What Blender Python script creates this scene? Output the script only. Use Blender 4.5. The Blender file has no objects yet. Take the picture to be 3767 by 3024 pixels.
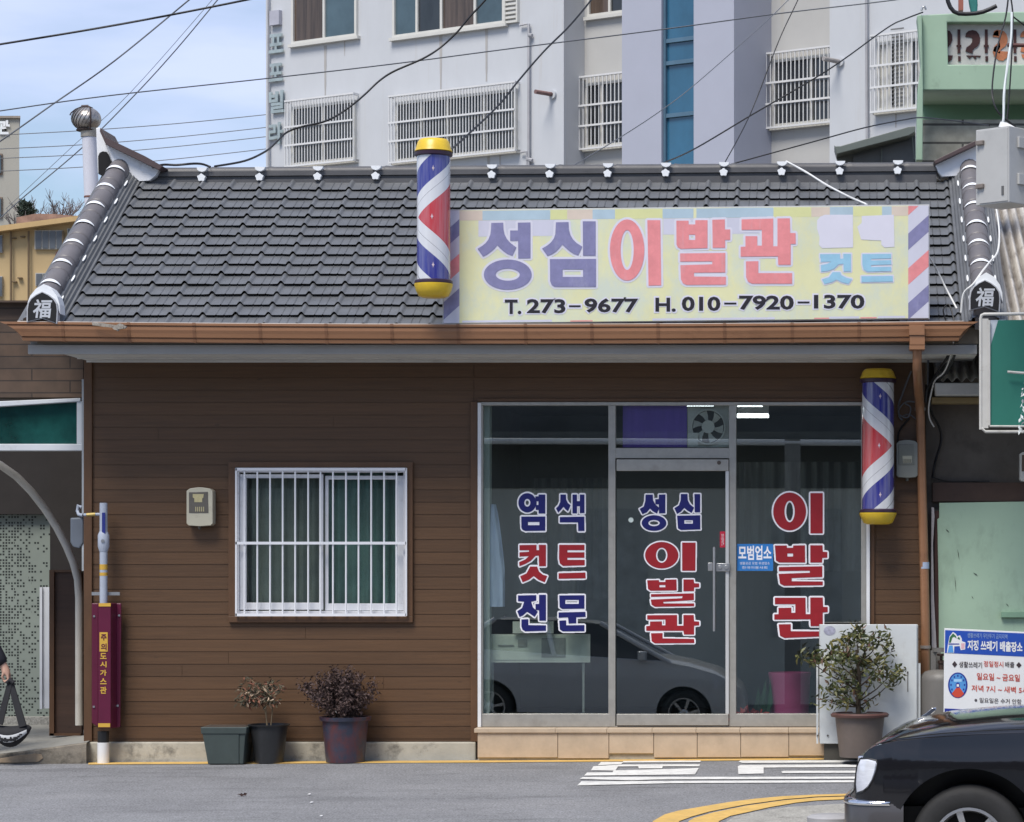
import bpy, bmesh, math, random
from mathutils import Vector, Matrix
from mathutils.geometry import tessellate_polygon
R = math.radians
SC = bpy.context.scene
COL = SC.collection
random.seed(7)

# ---------------------------------------------------------------- camera, sky, sun, exposure
F, CX, CY, D, H = 10000.0, 3060.0, 2063.0, 21.74, 1.58     # focal length and principal point (photo px), distance, eye height
cd = bpy.data.cameras.new("camera")
cam = bpy.data.objects.new("camera", cd)
COL.objects.link(cam)
cam.location = (0, -D, H)
cam.rotation_euler = (R(90), 0, 0)
cd.sensor_fit = 'HORIZONTAL'
cd.sensor_width = 36
cd.lens = F / 3767 * 36
cd.shift_x = (1883.5 - CX) / 3767
cd.shift_y = (CY - 1512) / 3767
cd.clip_start = 0.1
cd.clip_end = 3000
SC.camera = cam
SC.render.resolution_x, SC.render.resolution_y = 1024, 822

SUN_EL, SUN_AZ = 58, 205        # azimuth measured from +Y clockwise: behind the camera, to the left
w = bpy.data.worlds.new("World")
SC.world = w
w.use_nodes = True
nt = w.node_tree
nt.nodes.clear()
def wn(t, **k):
    n = nt.nodes.new(t)
    for a, b in k.items():
        setattr(n, a, b)
    return n
sky = wn('ShaderNodeTexSky', sky_type='NISHITA', sun_disc=False, sun_elevation=R(SUN_EL), sun_rotation=R(SUN_AZ), air_density=1.0, dust_density=0.25, ozone_density=2.2)
tc = wn('ShaderNodeTexCoord')
mp = wn('ShaderNodeMapping')
mp.inputs['Scale'].default_value = (2.2, 2.2, 9.0)
mp.inputs['Location'].default_value = (0.3, 1.2, 0.4)
nz = wn('ShaderNodeTexNoise')
nz.inputs['Scale'].default_value = 2.0
nz.inputs['Detail'].default_value = 6
nz.inputs['Roughness'].default_value = 0.5
cr = wn('ShaderNodeValToRGB')
cr.color_ramp.elements[0].position = 0.40
cr.color_ramp.elements[0].color = (0.10, 0.10, 0.10, 1)
cr.color_ramp.elements[1].position = 0.66
cr.color_ramp.elements[1].color = (0.80, 0.80, 0.80, 1)
mx = wn('ShaderNodeMixRGB')
mx.inputs[2].default_value = (6.5, 7.2, 9.8, 1)          # thin bright cloud
bg = wn('ShaderNodeBackground')
bg.inputs['Strength'].default_value = 0.09
out = wn('ShaderNodeOutputWorld')
L = nt.links.new
L(tc.outputs['Generated'], mp.inputs[0]); L(mp.outputs[0], nz.inputs['Vector']); L(nz.outputs['Fac'], cr.inputs[0])
L(cr.outputs[0], mx.inputs[0]); L(sky.outputs[0], mx.inputs[1]); L(mx.outputs[0], bg.inputs[0]); L(bg.outputs[0], out.inputs[0])

sd = bpy.data.lights.new("sun", 'SUN')
sd.energy = 3.0
sd.angle = R(26)
sd.color = (1.0, 0.945, 0.86)
so = bpy.data.objects.new("sun", sd)
COL.objects.link(so)
az, el = R(SUN_AZ), R(SUN_EL)
sdir = Vector((math.sin(az) * math.cos(el), math.cos(az) * math.cos(el), math.sin(el)))   # towards the sun
so.rotation_euler = sdir.to_track_quat('Z', 'Y').to_euler()
so.location = (-10, -30, 30)
SC.view_settings.view_transform = 'Standard'
SC.view_settings.look = 'None'
SC.view_settings.exposure = 0.45
SC.view_settings.gamma = 1
SC.render.film_transparent = False
SC.cycles.max_bounces = 6
SC.cycles.transparent_max_bounces = 12
SC.cycles.caustics_reflective = False
SC.cycles.caustics_refractive = False
SC.cycles.use_denoising = True

# ---------------------------------------------------------------- pixel <-> place helpers (photo pixels onto real planes)
CAM = Vector((0, -D, H))
def P(px, py, Y):
    s = (Y + D) / F
    return Vector(((px - CX) * s, Y, H - (py - CY) * s))
def ray(px, py):
    return Vector(((px - CX) / F, 1.0, -(py - CY) / F))
RA, RB, RC, SHELF = 0.012, 0.0072, 0.0525, -0.4                            # the road falls away from the shop
def road_z(x, y):
    return RA + RB * x + RC * min(0.0, max(y, -24) - SHELF)
def G(px, py, lift=0.0):                                     # photo pixel on the road plane
    d = ray(px, py)
    t = (H - RA) / (RB * d.x - d.z)                          # the level strip along the wall
    if d.y * t - D < SHELF:
        t = (H - RA + RC * (D + SHELF)) / (d.y * RC + RB * d.x - d.z)
    p = CAM + d * t
    p.z += lift
    return p
def Tr(ox, oy, s):
    return lambda pts: [(ox + x / s, oy + y / s) for x, y in pts]

class Fac:                                                   # a vertical wall plane, any heading
    def __init__(self, O, ang):
        self.O = Vector(O); self.u = Vector((math.cos(ang), math.sin(ang), 0)); self.n = Vector((math.sin(ang), -math.cos(ang), 0))
    def hit(self, px, py, off=0.0):
        d = ray(px, py)
        o = self.O + self.n * off
        t = (o - CAM).dot(self.n) / d.dot(self.n)
        return CAM + d * t
    def s(self, px, off=0.0):
        return (self.hit(px, 1000, off) - self.O).dot(self.u)
    def z(self, px, py, off=0.0):
        return self.hit(px, py, off).z
    def w(self, s, z, off=0.0):
        q = self.O + self.u * s + self.n * off
        return Vector((q.x, q.y, z))

# ---------------------------------------------------------------- mesh builder
class MB:
    def __init__(self):
        self.v, self.f, self.m, self.cur = [], [], [], 0
    def add(self, vs, fs):
        b = len(self.v)
        self.v += [tuple(x) for x in vs]
        for f in fs:
            self.f.append([b + i for i in f]); self.m.append(self.cur)
        return self
    def hexa(self, p):                                       # 8 corners: 0-3 one face, 4-7 the opposite face
        return self.add(p, [(3, 2, 1, 0), (4, 5, 6, 7), (0, 1, 5, 4), (1, 2, 6, 5), (2, 3, 7, 6), (3, 0, 4, 7)])
    def box(self, x0, x1, y0, y1, z0, z1):
        return self.hexa([(x0, y0, z0), (x1, y0, z0), (x1, y1, z0), (x0, y1, z0), (x0, y0, z1), (x1, y0, z1), (x1, y1, z1), (x0, y1, z1)])
    def pbox(self, x0, y0, x1, y1, Y0, Y1):
        a, b = P(x0, y1, Y0), P(x1, y0, Y0)
        return self.box(a.x, b.x, Y0, Y1, a.z, b.z)
    def fbox(self, fc, s0, s1, z0, z1, d0, d1):              # box on a Fac; d1 > d0 along the outward normal
        w = fc.w
        return self.hexa([w(s0, z0, d1), w(s1, z0, d1), w(s1, z0, d0), w(s0, z0, d0), w(s0, z1, d1), w(s1, z1, d1), w(s1, z1, d0), w(s0, z1, d0)])
    def prism(self, loops, ext):                             # loops: list of 3D loops (outer, holes...), extruded by ext
        loops = [[Vector(p) for p in l] for l in loops]
        ext = Vector(ext)
        fl = [p for l in loops for p in l]
        n = len(fl)
        tris = tessellate_polygon(loops)
        fs = []
        for t in tris:
            fs.append(tuple(t)); fs.append(tuple(n + i for i in reversed(t)))
        b = 0
        for l in loops:
            k = len(l)
            for i in range(k):
                j = (i + 1) % k
                fs.append((b + i, b + j, n + b + j, n + b + i))
            b += k
        self.add(fl + [p + ext for p in fl], fs)
        return self
    def pprism(self, pts, Y0, Y1, holes=()):                 # photo-pixel polygon on plane Y0, thickness to Y1
        return self.prism([[P(x, y, Y0) for x, y in pts]] + [[P(x, y, Y0) for x, y in h] for h in holes], (0, Y1 - Y0, 0))
    def tube(self, path, r, n=8, caps=True):
        path = [Vector(p) for p in path]
        k = len(path)
        rs = r if isinstance(r, (list, tuple)) else [r] * k
        vs, fs = [], []
        nrm = None
        for i, p in enumerate(path):
            a = path[max(i - 1, 0)]; b = path[min(i + 1, k - 1)]
            t = (b - a).normalized()
            if nrm is None:
                nrm = t.orthogonal().normalized()
            else:
                nrm = (nrm - t * nrm.dot(t)).normalized()
            bn = t.cross(nrm)
            for j in range(n):
                c = 2 * math.pi * j / n
                vs.append(p + (nrm * math.cos(c) + bn * math.sin(c)) * rs[i])
        for i in range(k - 1):
            for j in range(n):
                a = i * n + j; b = i * n + (j + 1) % n
                fs.append((a, b, b + n, a + n))
        if caps:
            fs.append(tuple(reversed(range(n)))); fs.append(tuple(range((k - 1) * n, k * n)))
        return self.add(vs, fs)
    def lathe(self, prof, c, n=32, sx=1.0, sy=1.0):          # prof: (r, z) from bottom to top
        c = Vector(c)
        vs, fs = [], []
        for r, z in prof:
            for j in range(n):
                a = 2 * math.pi * j / n
                vs.append((c.x + r * sx * math.cos(a), c.y + r * sy * math.sin(a), c.z + z))
        k = len(prof)
        for i in range(k - 1):
            for j in range(n):
                a = i * n + j; b = i * n + (j + 1) % n
                fs.append((a, b, b + n, a + n))
        fs.append(tuple(reversed(range(n)))); fs.append(tuple(range((k - 1) * n, k * n)))
        return self.add(vs, fs)
    def grid(self, rows):                                    # rows of equal length
        k = len(rows[0])
        fs = []
        for i in range(len(rows) - 1):
            for j in range(k - 1):
                a = i * k + j
                fs.append((a, a + 1, a + k + 1, a + k))
        return self.add([p for r in rows for p in r], fs)
    def leaf(self, p, d, size, wid=0.4):
        d = Vector(d).normalized()
        s = d.orthogonal().normalized()
        s.rotate(Matrix.Rotation(random.uniform(0, 6.28), 3, d))
        nn = d.cross(s) * size * 0.12
        p = Vector(p)
        return self.add([p, p + d * size * .5 + s * size * wid * .5 + nn, p + d * size, p + d * size * .5 - s * size * wid * .5 + nn], [(0, 1, 2), (0, 2, 3)])
    def each(self, name, mats, parent=None, **kw):           # every separate piece becomes a part of its own
        par = list(range(len(self.v)))
        def root(i):
            while par[i] != i:
                par[i] = par[par[i]]; i = par[i]
            return i
        for f in self.f:
            a = root(f[0])
            for i in f[1:]: par[root(i)] = a
        groups = {}
        for f, m in zip(self.f, self.m): groups.setdefault(root(f[0]), []).append((f, m))
        res = []
        for fs in groups.values():
            ids = sorted({i for f, _ in fs for i in f}); mp = {i: k for k, i in enumerate(ids)}
            mb = MB(); mb.v = [self.v[i] for i in ids]; mb.f = [[mp[i] for i in f] for f, _ in fs]; mb.m = [m for _, m in fs]
            res.append(mb.build(name, mats, parent, **kw))
        return res
    def build(self, name, mats, parent=None, smooth=None, bevel=None, recenter=False, weld=False):
        me = bpy.data.meshes.new(name)
        v = self.v
        off = Vector((0, 0, 0))
        if recenter and v:
            xs = [p[0] for p in v]; ys = [p[1] for p in v]; zs = [p[2] for p in v]
            off = Vector(((min(xs) + max(xs)) / 2, (min(ys) + max(ys)) / 2, min(zs)))
            v = [(p[0] - off.x, p[1] - off.y, p[2] - off.z) for p in v]
        me.from_pydata(v, [], self.f)
        if not isinstance(mats, (list, tuple)):
            mats = [mats]
        for m in mats:
            me.materials.append(m)
        if len(mats) > 1:
            me.polygons.foreach_set('material_index', self.m)
        bm = bmesh.new(); bm.from_mesh(me)
        if weld:
            bmesh.ops.remove_doubles(bm, verts=bm.verts, dist=1e-5)
        bmesh.ops.recalc_face_normals(bm, faces=bm.faces)
        bm.to_mesh(me); bm.free()
        if smooth is not None:
            me.polygons.foreach_set('use_smooth', [True] * len(me.polygons))
            me.set_sharp_from_angle(angle=R(smooth))
        me.update()
        o = bpy.data.objects.new(name, me)
        COL.objects.link(o)
        if parent is not None:
            setparent(o, parent)
        o.location = off
        if bevel:
            b = o.modifiers.new("bevel", 'BEVEL'); b.width = bevel; b.segments = 2; b.limit_method = 'ANGLE'; b.angle_limit = R(40)
        return o

WORLD_OF = {}
def setparent(o, p):
    o.parent = p
    o.matrix_parent_inverse = WORLD_OF.get(p.name, Matrix.Identity(4)).inverted()
    WORLD_OF[o.name] = Matrix.Identity(4)
def thing(name, label, cat, loc=(0, 0, 0), group=None):
    o = bpy.data.objects.new(name, None)
    COL.objects.link(o)
    o.location = loc
    o.empty_display_size = 0.1
    WORLD_OF[o.name] = Matrix.Translation(loc)
    return tag(o, label, cat, group)
def tag(o, label, cat, group=None):
    o['label'] = label; o['category'] = cat
    if group: o['group'] = group
    return o
def struct(o, kind='structure'):
    o['kind'] = kind
    return o
def lab(o, label):
    o['label'] = label
    return o
def dup(o, parent=None):                                     # a thing with copies of its parts and sub-parts
    c = o.copy(); COL.objects.link(c)
    if parent is not None:
        c.parent = parent
    for ch in list(o.children):
        dup(ch, c)
    return c

# ---------------------------------------------------------------- materials
def M(name, col, rough=.6, metal=0.0, var=.12, vs=4.0, stretch=(1, 1, 1), bump=0.0, bs=90.0, dirt=None, da=.5, ds=2.0, dstretch=(1, 1, 1), spec=.5, coat=0.0, emit=None, es=1.0, dth=.55):
    m = bpy.data.materials.new(name); m.use_nodes = True
    t = m.node_tree; N = t.nodes; Lk = t.links.new
    b = N['Principled BSDF']
    b.inputs['Roughness'].default_value = rough
    b.inputs['Metallic'].default_value = metal
    b.inputs['Specular IOR Level'].default_value = spec
    b.inputs['Coat Weight'].default_value = coat
    b.inputs['Coat Roughness'].default_value = 0.05
    if emit:
        b.inputs['Emission Color'].default_value = (*emit, 1); b.inputs['Emission Strength'].default_value = es
    tcn = N.new('ShaderNodeTexCoord')
    mpn = N.new('ShaderNodeMapping'); mpn.inputs['Scale'].default_value = stretch
    Lk(tcn.outputs['Object'], mpn.inputs[0])
    n1 = N.new('ShaderNodeTexNoise'); n1.inputs['Scale'].default_value = vs; n1.inputs['Detail'].default_value = 5; n1.inputs['Roughness'].default_value = .65
    Lk(mpn.outputs[0], n1.inputs['Vector'])
    r = N.new('ShaderNodeMapRange'); r.inputs[1].default_value = .3; r.inputs[2].default_value = .7
    Lk(n1.outputs['Fac'], r.inputs[0])
    mixn = N.new('ShaderNodeMixRGB')
    mixn.inputs[1].default_value = (*[c * (1 - var) for c in col], 1)
    mixn.inputs[2].default_value = (*[min(1, c * (1 + var)) for c in col], 1)
    Lk(r.outputs[0], mixn.inputs[0])
    last = mixn
    if dirt:
        mp2 = N.new('ShaderNodeMapping'); mp2.inputs['Scale'].default_value = dstretch; mp2.inputs['Location'].default_value = (3.1, 1.7, 5.3)
        Lk(tcn.outputs['Object'], mp2.inputs[0])
        n2 = N.new('ShaderNodeTexNoise'); n2.inputs['Scale'].default_value = ds; n2.inputs['Detail'].default_value = 8; n2.inputs['Roughness'].default_value = .7
        Lk(mp2.outputs[0], n2.inputs['Vector'])
        r2 = N.new('ShaderNodeMapRange'); r2.inputs[1].default_value = dth; r2.inputs[2].default_value = dth + .17; r2.inputs[4].default_value = da
        Lk(n2.outputs['Fac'], r2.inputs[0])
        mx2 = N.new('ShaderNodeMixRGB'); mx2.inputs[2].default_value = (*dirt, 1)
        Lk(r2.outputs[0], mx2.inputs[0]); Lk(last.outputs[0], mx2.inputs[1])
        last = mx2
    Lk(last.outputs[0], b.inputs['Base Color'])
    if bump:
        n3 = N.new('ShaderNodeTexNoise'); n3.inputs['Scale'].default_value = bs; n3.inputs['Detail'].default_value = 4
        Lk(mpn.outputs[0], n3.inputs['Vector'])
        bp = N.new('ShaderNodeBump'); bp.inputs['Strength'].default_value = bump; bp.inputs['Distance'].default_value = .01
        Lk(n3.outputs['Fac'], bp.inputs['Height']); Lk(bp.outputs[0], b.inputs['Normal'])
    return m

def glass(name, tint=(.9, .93, .92), refl=.06, rough=0.0):
    m = bpy.data.materials.new(name); m.use_nodes = True
    t = m.node_tree; N = t.nodes; N.clear(); Lk = t.links.new
    o = N.new('ShaderNodeOutputMaterial'); mixs = N.new('ShaderNodeMixShader'); tr = N.new('ShaderNodeBsdfTransparent'); gl = N.new('ShaderNodeBsdfGlossy')
    fr = N.new('ShaderNodeLayerWeight'); fr.inputs['Blend'].default_value = .5
    pw = N.new('ShaderNodeMath'); pw.operation = 'POWER'; pw.inputs[1].default_value = 5.0
    ad = N.new('ShaderNodeMath'); ad.operation = 'MULTIPLY_ADD'; ad.inputs[1].default_value = .9; ad.inputs[2].default_value = refl
    tr.inputs[0].default_value = (*tint, 1); gl.inputs['Roughness'].default_value = rough
    gl.inputs['Color'].default_value = (1, 1, .94, 1)
    Lk(fr.outputs['Facing'], pw.inputs[0]); Lk(pw.outputs[0], ad.inputs[0]); Lk(ad.outputs[0], mixs.inputs[0]); Lk(tr.outputs[0], mixs.inputs[1]); Lk(gl.outputs[0], mixs.inputs[2]); Lk(mixs.outputs[0], o.inputs[0])
    return m

def siding_mat(name, col, pitch, z0, axis='Z'):
    m = M(name, col, rough=.55, var=.18, vs=5, stretch=(.35, 1, 14), bump=.12, bs=30, dirt=tuple(c * .5 for c in col), da=.45, ds=2.2, dstretch=(.5, 1, 2.2), dth=.56)
    t = m.node_tree; N = t.nodes; Lk = t.links.new
    b = N['Principled BSDF']
    src = b.inputs['Base Color'].links[0].from_socket
    tcn = [n for n in N if n.type == 'TEX_COORD'][0]
    sp = N.new('ShaderNodeSeparateXYZ'); Lk(tcn.outputs['Object'], sp.inputs[0])
    def mth(op, a, v):
        n = N.new('ShaderNodeMath'); n.operation = op; Lk(a, n.inputs[0]); n.inputs[1].default_value = v
        return n.outputs[0]
    fl = mth('FLOOR', mth('DIVIDE', mth('SUBTRACT', sp.outputs[2], z0), pitch), 0)
    wnz = N.new('ShaderNodeTexWhiteNoise'); wnz.noise_dimensions = '1D'; Lk(fl, wnz.inputs['W'])
    val = mth('ADD', mth('MULTIPLY', wnz.outputs['Value'], .24), .88)
    hs = N.new('ShaderNodeHueSaturation'); Lk(val, hs.inputs['Value']); Lk(src, hs.inputs['Color'])
    # knots
    vo = N.new('ShaderNodeTexVoronoi'); vo.inputs['Scale'].default_value = 2.3
    mpk = N.new('ShaderNodeMapping'); mpk.inputs['Scale'].default_value = (.8, 0, 1.8); Lk(tcn.outputs['Object'], mpk.inputs[0]); Lk(mpk.outputs[0], vo.inputs['Vector'])
    kr = N.new('ShaderNodeMapRange'); kr.inputs[1].default_value = .02; kr.inputs[2].default_value = .055; kr.inputs[3].default_value = .45; kr.inputs[4].default_value = 0
    Lk(vo.outputs['Distance'], kr.inputs[0])
    mk = N.new('ShaderNodeMixRGB'); mk.inputs[2].default_value = (*[c * .35 for c in col], 1)
    Lk(kr.outputs[0], mk.inputs[0]); Lk(hs.outputs[0], mk.inputs[1]); Lk(mk.outputs[0], b.inputs['Base Color'])
    return m

WHITE = M('white paint', (.74, .75, .76), .45, var=.05, dirt=(.45, .42, .38), da=.35, ds=6)
WHITE_ORN = M('white ornament paint', (.82, .84, .86), .4, var=.04)
BLACK = M('black plastic', (.012, .012, .013), .4, var=.2)
CABLE = M('black cable rubber', (.012, .012, .014), .5, var=.1)
CABLE_GREY = M('grey cable', (.12, .13, .15), .6, var=.1)
CABLE_WHITE = M('white cord', (.7, .7, .68), .5, var=.06)
STEEL = M('grey steel', (.42, .43, .44), .35, metal=.7, var=.1)
CHROME = M('chrome', (.8, .8, .82), .12, metal=1, var=.03)
ALU = M('aged aluminium', (.38, .37, .34), .4, metal=.35, var=.1, vs=12, dirt=(.22, .2, .17), da=.4, ds=5)
DARK = M('dark void', (.012, .012, .013), .9, var=.1)
# ================================================================ lettering
def text_mesh(body, bold=0.0, shear=0.0):
    c = bpy.data.curves.new('lettering', 'FONT'); c.body = body; c.size = 1; c.offset = bold; c.shear = shear; c.resolution_u = 3
    o = bpy.data.objects.new('lettering', c); COL.objects.link(o)
    dg = bpy.context.evaluated_depsgraph_get()
    me = bpy.data.meshes.new_from_object(o.evaluated_get(dg))
    v = [x.co.copy() for x in me.vertices]; f = [tuple(p.vertices) for p in me.polygons]
    bpy.data.objects.remove(o); bpy.data.curves.remove(c); bpy.data.meshes.remove(me)
    xs = [p.x for p in v]; ys = [p.y for p in v]
    a, b, cc, d = min(xs), max(xs), min(ys), max(ys)
    return [((p.x - a) / (b - a), (p.y - cc) / (d - cc)) for p in v], f
def text_add(mb, body, box, fn, bold=0.0, shear=0.0):        # fn(px, py) -> point; box = top-left, bottom-right in photo pixels (or a 4-corner list)
    v, f = text_mesh(body, bold, shear)
    if len(box) == 2:
        (x0, y0), (x1, y1) = box
        q = [(x0, y0), (x1, y0), (x1, y1), (x0, y1)]
    else:
        q = box
    pts = []
    for u, w_ in v:
        tx = q[0][0] + (q[1][0] - q[0][0]) * u; ty = q[0][1] + (q[1][1] - q[0][1]) * u
        bx = q[3][0] + (q[2][0] - q[3][0]) * u; by = q[3][1] + (q[2][1] - q[3][1]) * u
        pts.append(fn(bx + (tx - bx) * w_, by + (ty - by) * w_))
    mb.add(pts, f)
def text_on(name, body, box, Y, mat, parent, bold=0.0, shear=0.0):
    mb = MB()
    text_add(mb, body, box, lambda x, y: P(x, y, Y), bold, shear)
    return mb.build(name, mat, parent)
def ell(cx, cy, rx, ry, n=36):
    return [(cx + rx * math.cos(2 * math.pi * i / n), cy + ry * math.sin(2 * math.pi * i / n)) for i in range(n)]
def area2(p):
    return sum(a[0] * b[1] - b[0] * a[1] for a, b in zip(p, p[1:] + p[:1]))
def offs(p, d):                                              # grow (d > 0) a polygon outward with mitred corners
    s = 1 if area2(p) > 0 else -1
    n = len(p); out = []
    for i in range(n):
        a, b, c = p[i - 1], p[i], p[(i + 1) % n]
        def nr(u, v):
            dx, dy = v[0] - u[0], v[1] - u[1]; l = math.hypot(dx, dy) or 1
            return (dy / l * s, -dx / l * s)
        n1, n2 = nr(a, b), nr(b, c)
        mx_, my_ = n1[0] + n2[0], n1[1] + n2[1]
        l2 = mx_ * mx_ + my_ * my_
        k = 2 / max(l2, .55)
        out.append((b[0] + mx_ * k * d * 1.0, b[1] + my_ * k * d * 1.0))
    return out
def glyphs(comps, tr, fn, depth, grow=0.0):                  # comps: [(outer, hole...)]; fn(px, py, d) -> 3D point d in front of the surface
    mb = MB()
    for i, c in enumerate(comps):
        c = c if isinstance(c, tuple) else (c,)
        outer = tr(c[0])
        hs = [tr(h) for h in c[1:]]
        if grow:
            outer = offs(outer, grow)
            h2 = []
            for h in hs:
                xs = [q[0] for q in h]; ys = [q[1] for q in h]
                if min(max(xs) - min(xs), max(ys) - min(ys)) > 2.2 * grow:
                    h2.append(offs(h, -grow))
            hs = h2
        d = depth + i * .00012
        loops = [[fn(x, y, d) for x, y in outer]] + [[fn(x, y, d) for x, y in h] for h in hs]
        tri = tessellate_polygon(loops)
        mb.add([p for l in loops for p in l], tri)
    return mb
def outline(comps, tr, fn, depth, grow):                     # union of the strokes grown by `grow` photo px, as merged strips
    import numpy as np
    polys = [[tr(l) for l in (c if isinstance(c, tuple) else (c,))] for c in comps]
    al = [q for c in polys for l in c for q in l]
    k = 1.0
    pad = grow + 2
    x0 = min(q[0] for q in al) - pad; y0 = min(q[1] for q in al) - pad
    W_ = int((max(q[0] for q in al) + pad - x0) * k) + 1; H_ = int((max(q[1] for q in al) + pad - y0) * k) + 1
    m = np.zeros((H_, W_), bool)
    for c in polys:
        for r in range(H_):
            y = y0 + (r + .5) / k
            xs = []
            for l in c:
                for a, b in zip(l, l[1:] + l[:1]):
                    if (a[1] <= y) != (b[1] <= y): xs.append(a[0] + (y - a[1]) / (b[1] - a[1]) * (b[0] - a[0]))
            xs.sort()
            for a, b in zip(xs[::2], xs[1::2]): m[r, max(0, int(round((a - x0) * k))):max(0, int(round((b - x0) * k)))] = True
    o = m.copy(); g = int(round(grow * k))
    for dy in range(-g, g + 1):
        e = int(math.sqrt(max(0, (grow * k + .3) ** 2 - dy * dy)))
        sh_ = np.zeros_like(m)
        if dy >= 0: sh_[dy:] = m[:H_ - dy]
        else: sh_[:dy] = m[-dy:]
        cs = np.cumsum(np.pad(sh_.astype(int), ((0, 0), (e + 1, e))), axis=1)
        o |= (cs[:, 2 * e + 1:] - cs[:, :W_]) > 0 if e else sh_
    mb = MB(); open_ = {}
    for r in range(H_ + 1):
        runs = set()
        if r < H_:
            d = np.diff(np.pad(o[r].astype(int), 1)); runs = set(zip(np.where(d == 1)[0].tolist(), np.where(d == -1)[0].tolist()))
        for q in list(open_):
            if q not in runs:
                ya, yb_ = y0 + open_[q] / k, y0 + r / k; xa_, xb_ = x0 + q[0] / k, x0 + q[1] / k
                mb.add([fn(xa_, ya, depth), fn(xb_, ya, depth), fn(xb_, yb_, depth), fn(xa_, yb_, depth)], [(0, 1, 2, 3)]); del open_[q]
        for q in runs: open_.setdefault(q, r)
    return mb
def lettering(name, comps, tr, fn, ink, edge, parent, grow, label=None):
    o = glyphs(comps, tr, fn, .004).build(name, ink, parent)
    if label: o['label'] = label
    outline(comps, tr, fn, .0015, grow).build('letter_outline', edge, parent)
    return o
# Hangul drawn stroke by stroke, in the pixels of enlarged crops of the photo
def rect(a, b, c, d): return [(a, b), (c, b), (c, d), (a, d)]
S15 = Tr(1500, 500, 2.156); S24 = Tr(2400, 500, 2.156); W17 = Tr(1700, 1400, 2.156); W21 = Tr(1700, 2100, 2.156); W25 = Tr(2500, 1700, 2.396); W178 = Tr(1780, 1480, 3.329)
SIGN_NAVY = [[(662, 690), (757, 688), (759, 740), (768, 780), (785, 815), (810, 845), (862, 885), (830, 952), (790, 936), (760, 915), (733, 892), (710, 868), (690, 893), (665, 915), (632, 940), (597, 958), (553, 895), (590, 872), (618, 850), (640, 820), (655, 780), (660, 740)],
    [(873, 688), (973, 686), (973, 970), (876, 972), (875, 832), (812, 832), (812, 750), (873, 750)],
    (ell(793, 1100, 190, 120), ell(793, 1100, 95, 48)),
    [(1175, 685), (1275, 683), (1278, 740), (1290, 785), (1310, 820), (1340, 850), (1385, 878), (1352, 948), (1315, 935), (1285, 915), (1250, 885), (1225, 862), (1200, 893), (1175, 918), (1140, 940), (1108, 952), (1065, 893), (1105, 870), (1135, 845), (1158, 815), (1170, 780)],
    [(1388, 677), (1490, 677), (1490, 950), (1390, 950)],
    ([(1127, 977), (1493, 975), (1493, 1197), (1165, 1197), (1140, 1180), (1129, 1150)], rect(1228, 1058, 1390, 1118))]
SIGN_RED1 = [(ell(1740, 905, 137, 243), ell(1740, 905, 52, 158)), [(1900, 668), (2003, 668), (2010, 1185), (1910, 1187)]]
SIGN_RED2 = [([(190, 672), (287, 672), (287, 702), (340, 702), (340, 668), (437, 668), (437, 890), (225, 896), (200, 882), (191, 860)], rect(290, 783, 340, 825)),
    [(475, 665), (575, 662), (575, 742), (617, 742), (617, 825), (577, 825), (577, 887), (478, 887)],
    [(220, 932), (578, 928), (578, 1083), (330, 1085), (330, 1115), (583, 1117), (583, 1180), (270, 1182), (242, 1168), (226, 1135), (222, 1025), (475, 1018), (475, 995), (220, 997)],
    [(707, 662), (958, 655), (958, 875), (992, 875), (992, 655), (1090, 653), (1093, 770), (1135, 770), (1137, 857), (1097, 857), (1097, 1022), (998, 1022), (995, 955), (700, 957), (700, 880), (738, 878), (738, 795), (832, 795), (832, 870), (868, 870), (868, 745), (707, 745)],
    [(742, 995), (840, 993), (840, 1088), (1108, 1088), (1108, 1172), (790, 1172), (758, 1155), (743, 1120)]]
SIGN_BLUE = [[(1330, 938), (1488, 936), (1490, 975), (1515, 972), (1513, 936), (1575, 935), (1575, 1075), (1517, 1075), (1515, 1015), (1478, 1018), (1440, 1055), (1390, 1072), (1338, 1078), (1335, 1025), (1385, 1015), (1420, 997), (1335, 1000), (1335, 968), (1330, 968)],
    [(1430, 1080), (1490, 1080), (1500, 1105), (1540, 1125), (1582, 1135), (1555, 1175), (1500, 1160), (1462, 1140), (1425, 1160), (1365, 1175), (1345, 1138), (1400, 1120)],
    [(1665, 937), (1893, 935), (1893, 972), (1735, 975), (1735, 988), (1893, 985), (1895, 1020), (1735, 1025), (1735, 1040), (1893, 1038), (1893, 1072), (1705, 1078), (1675, 1060), (1665, 1020)],
    [(1658, 1113), (1905, 1110), (1908, 1155), (1658, 1160)]]
SIGN_FADED = [[(1330, 640), (1370, 625), (1590, 625), (1592, 885), (1345, 890), (1322, 865), (1325, 800), (1305, 735), (1306, 670)], [(1660, 635), (1915, 625), (1920, 880), (1840, 885), (1815, 862), (1815, 830), (1655, 822), (1625, 720), (1660, 690)]]
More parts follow.
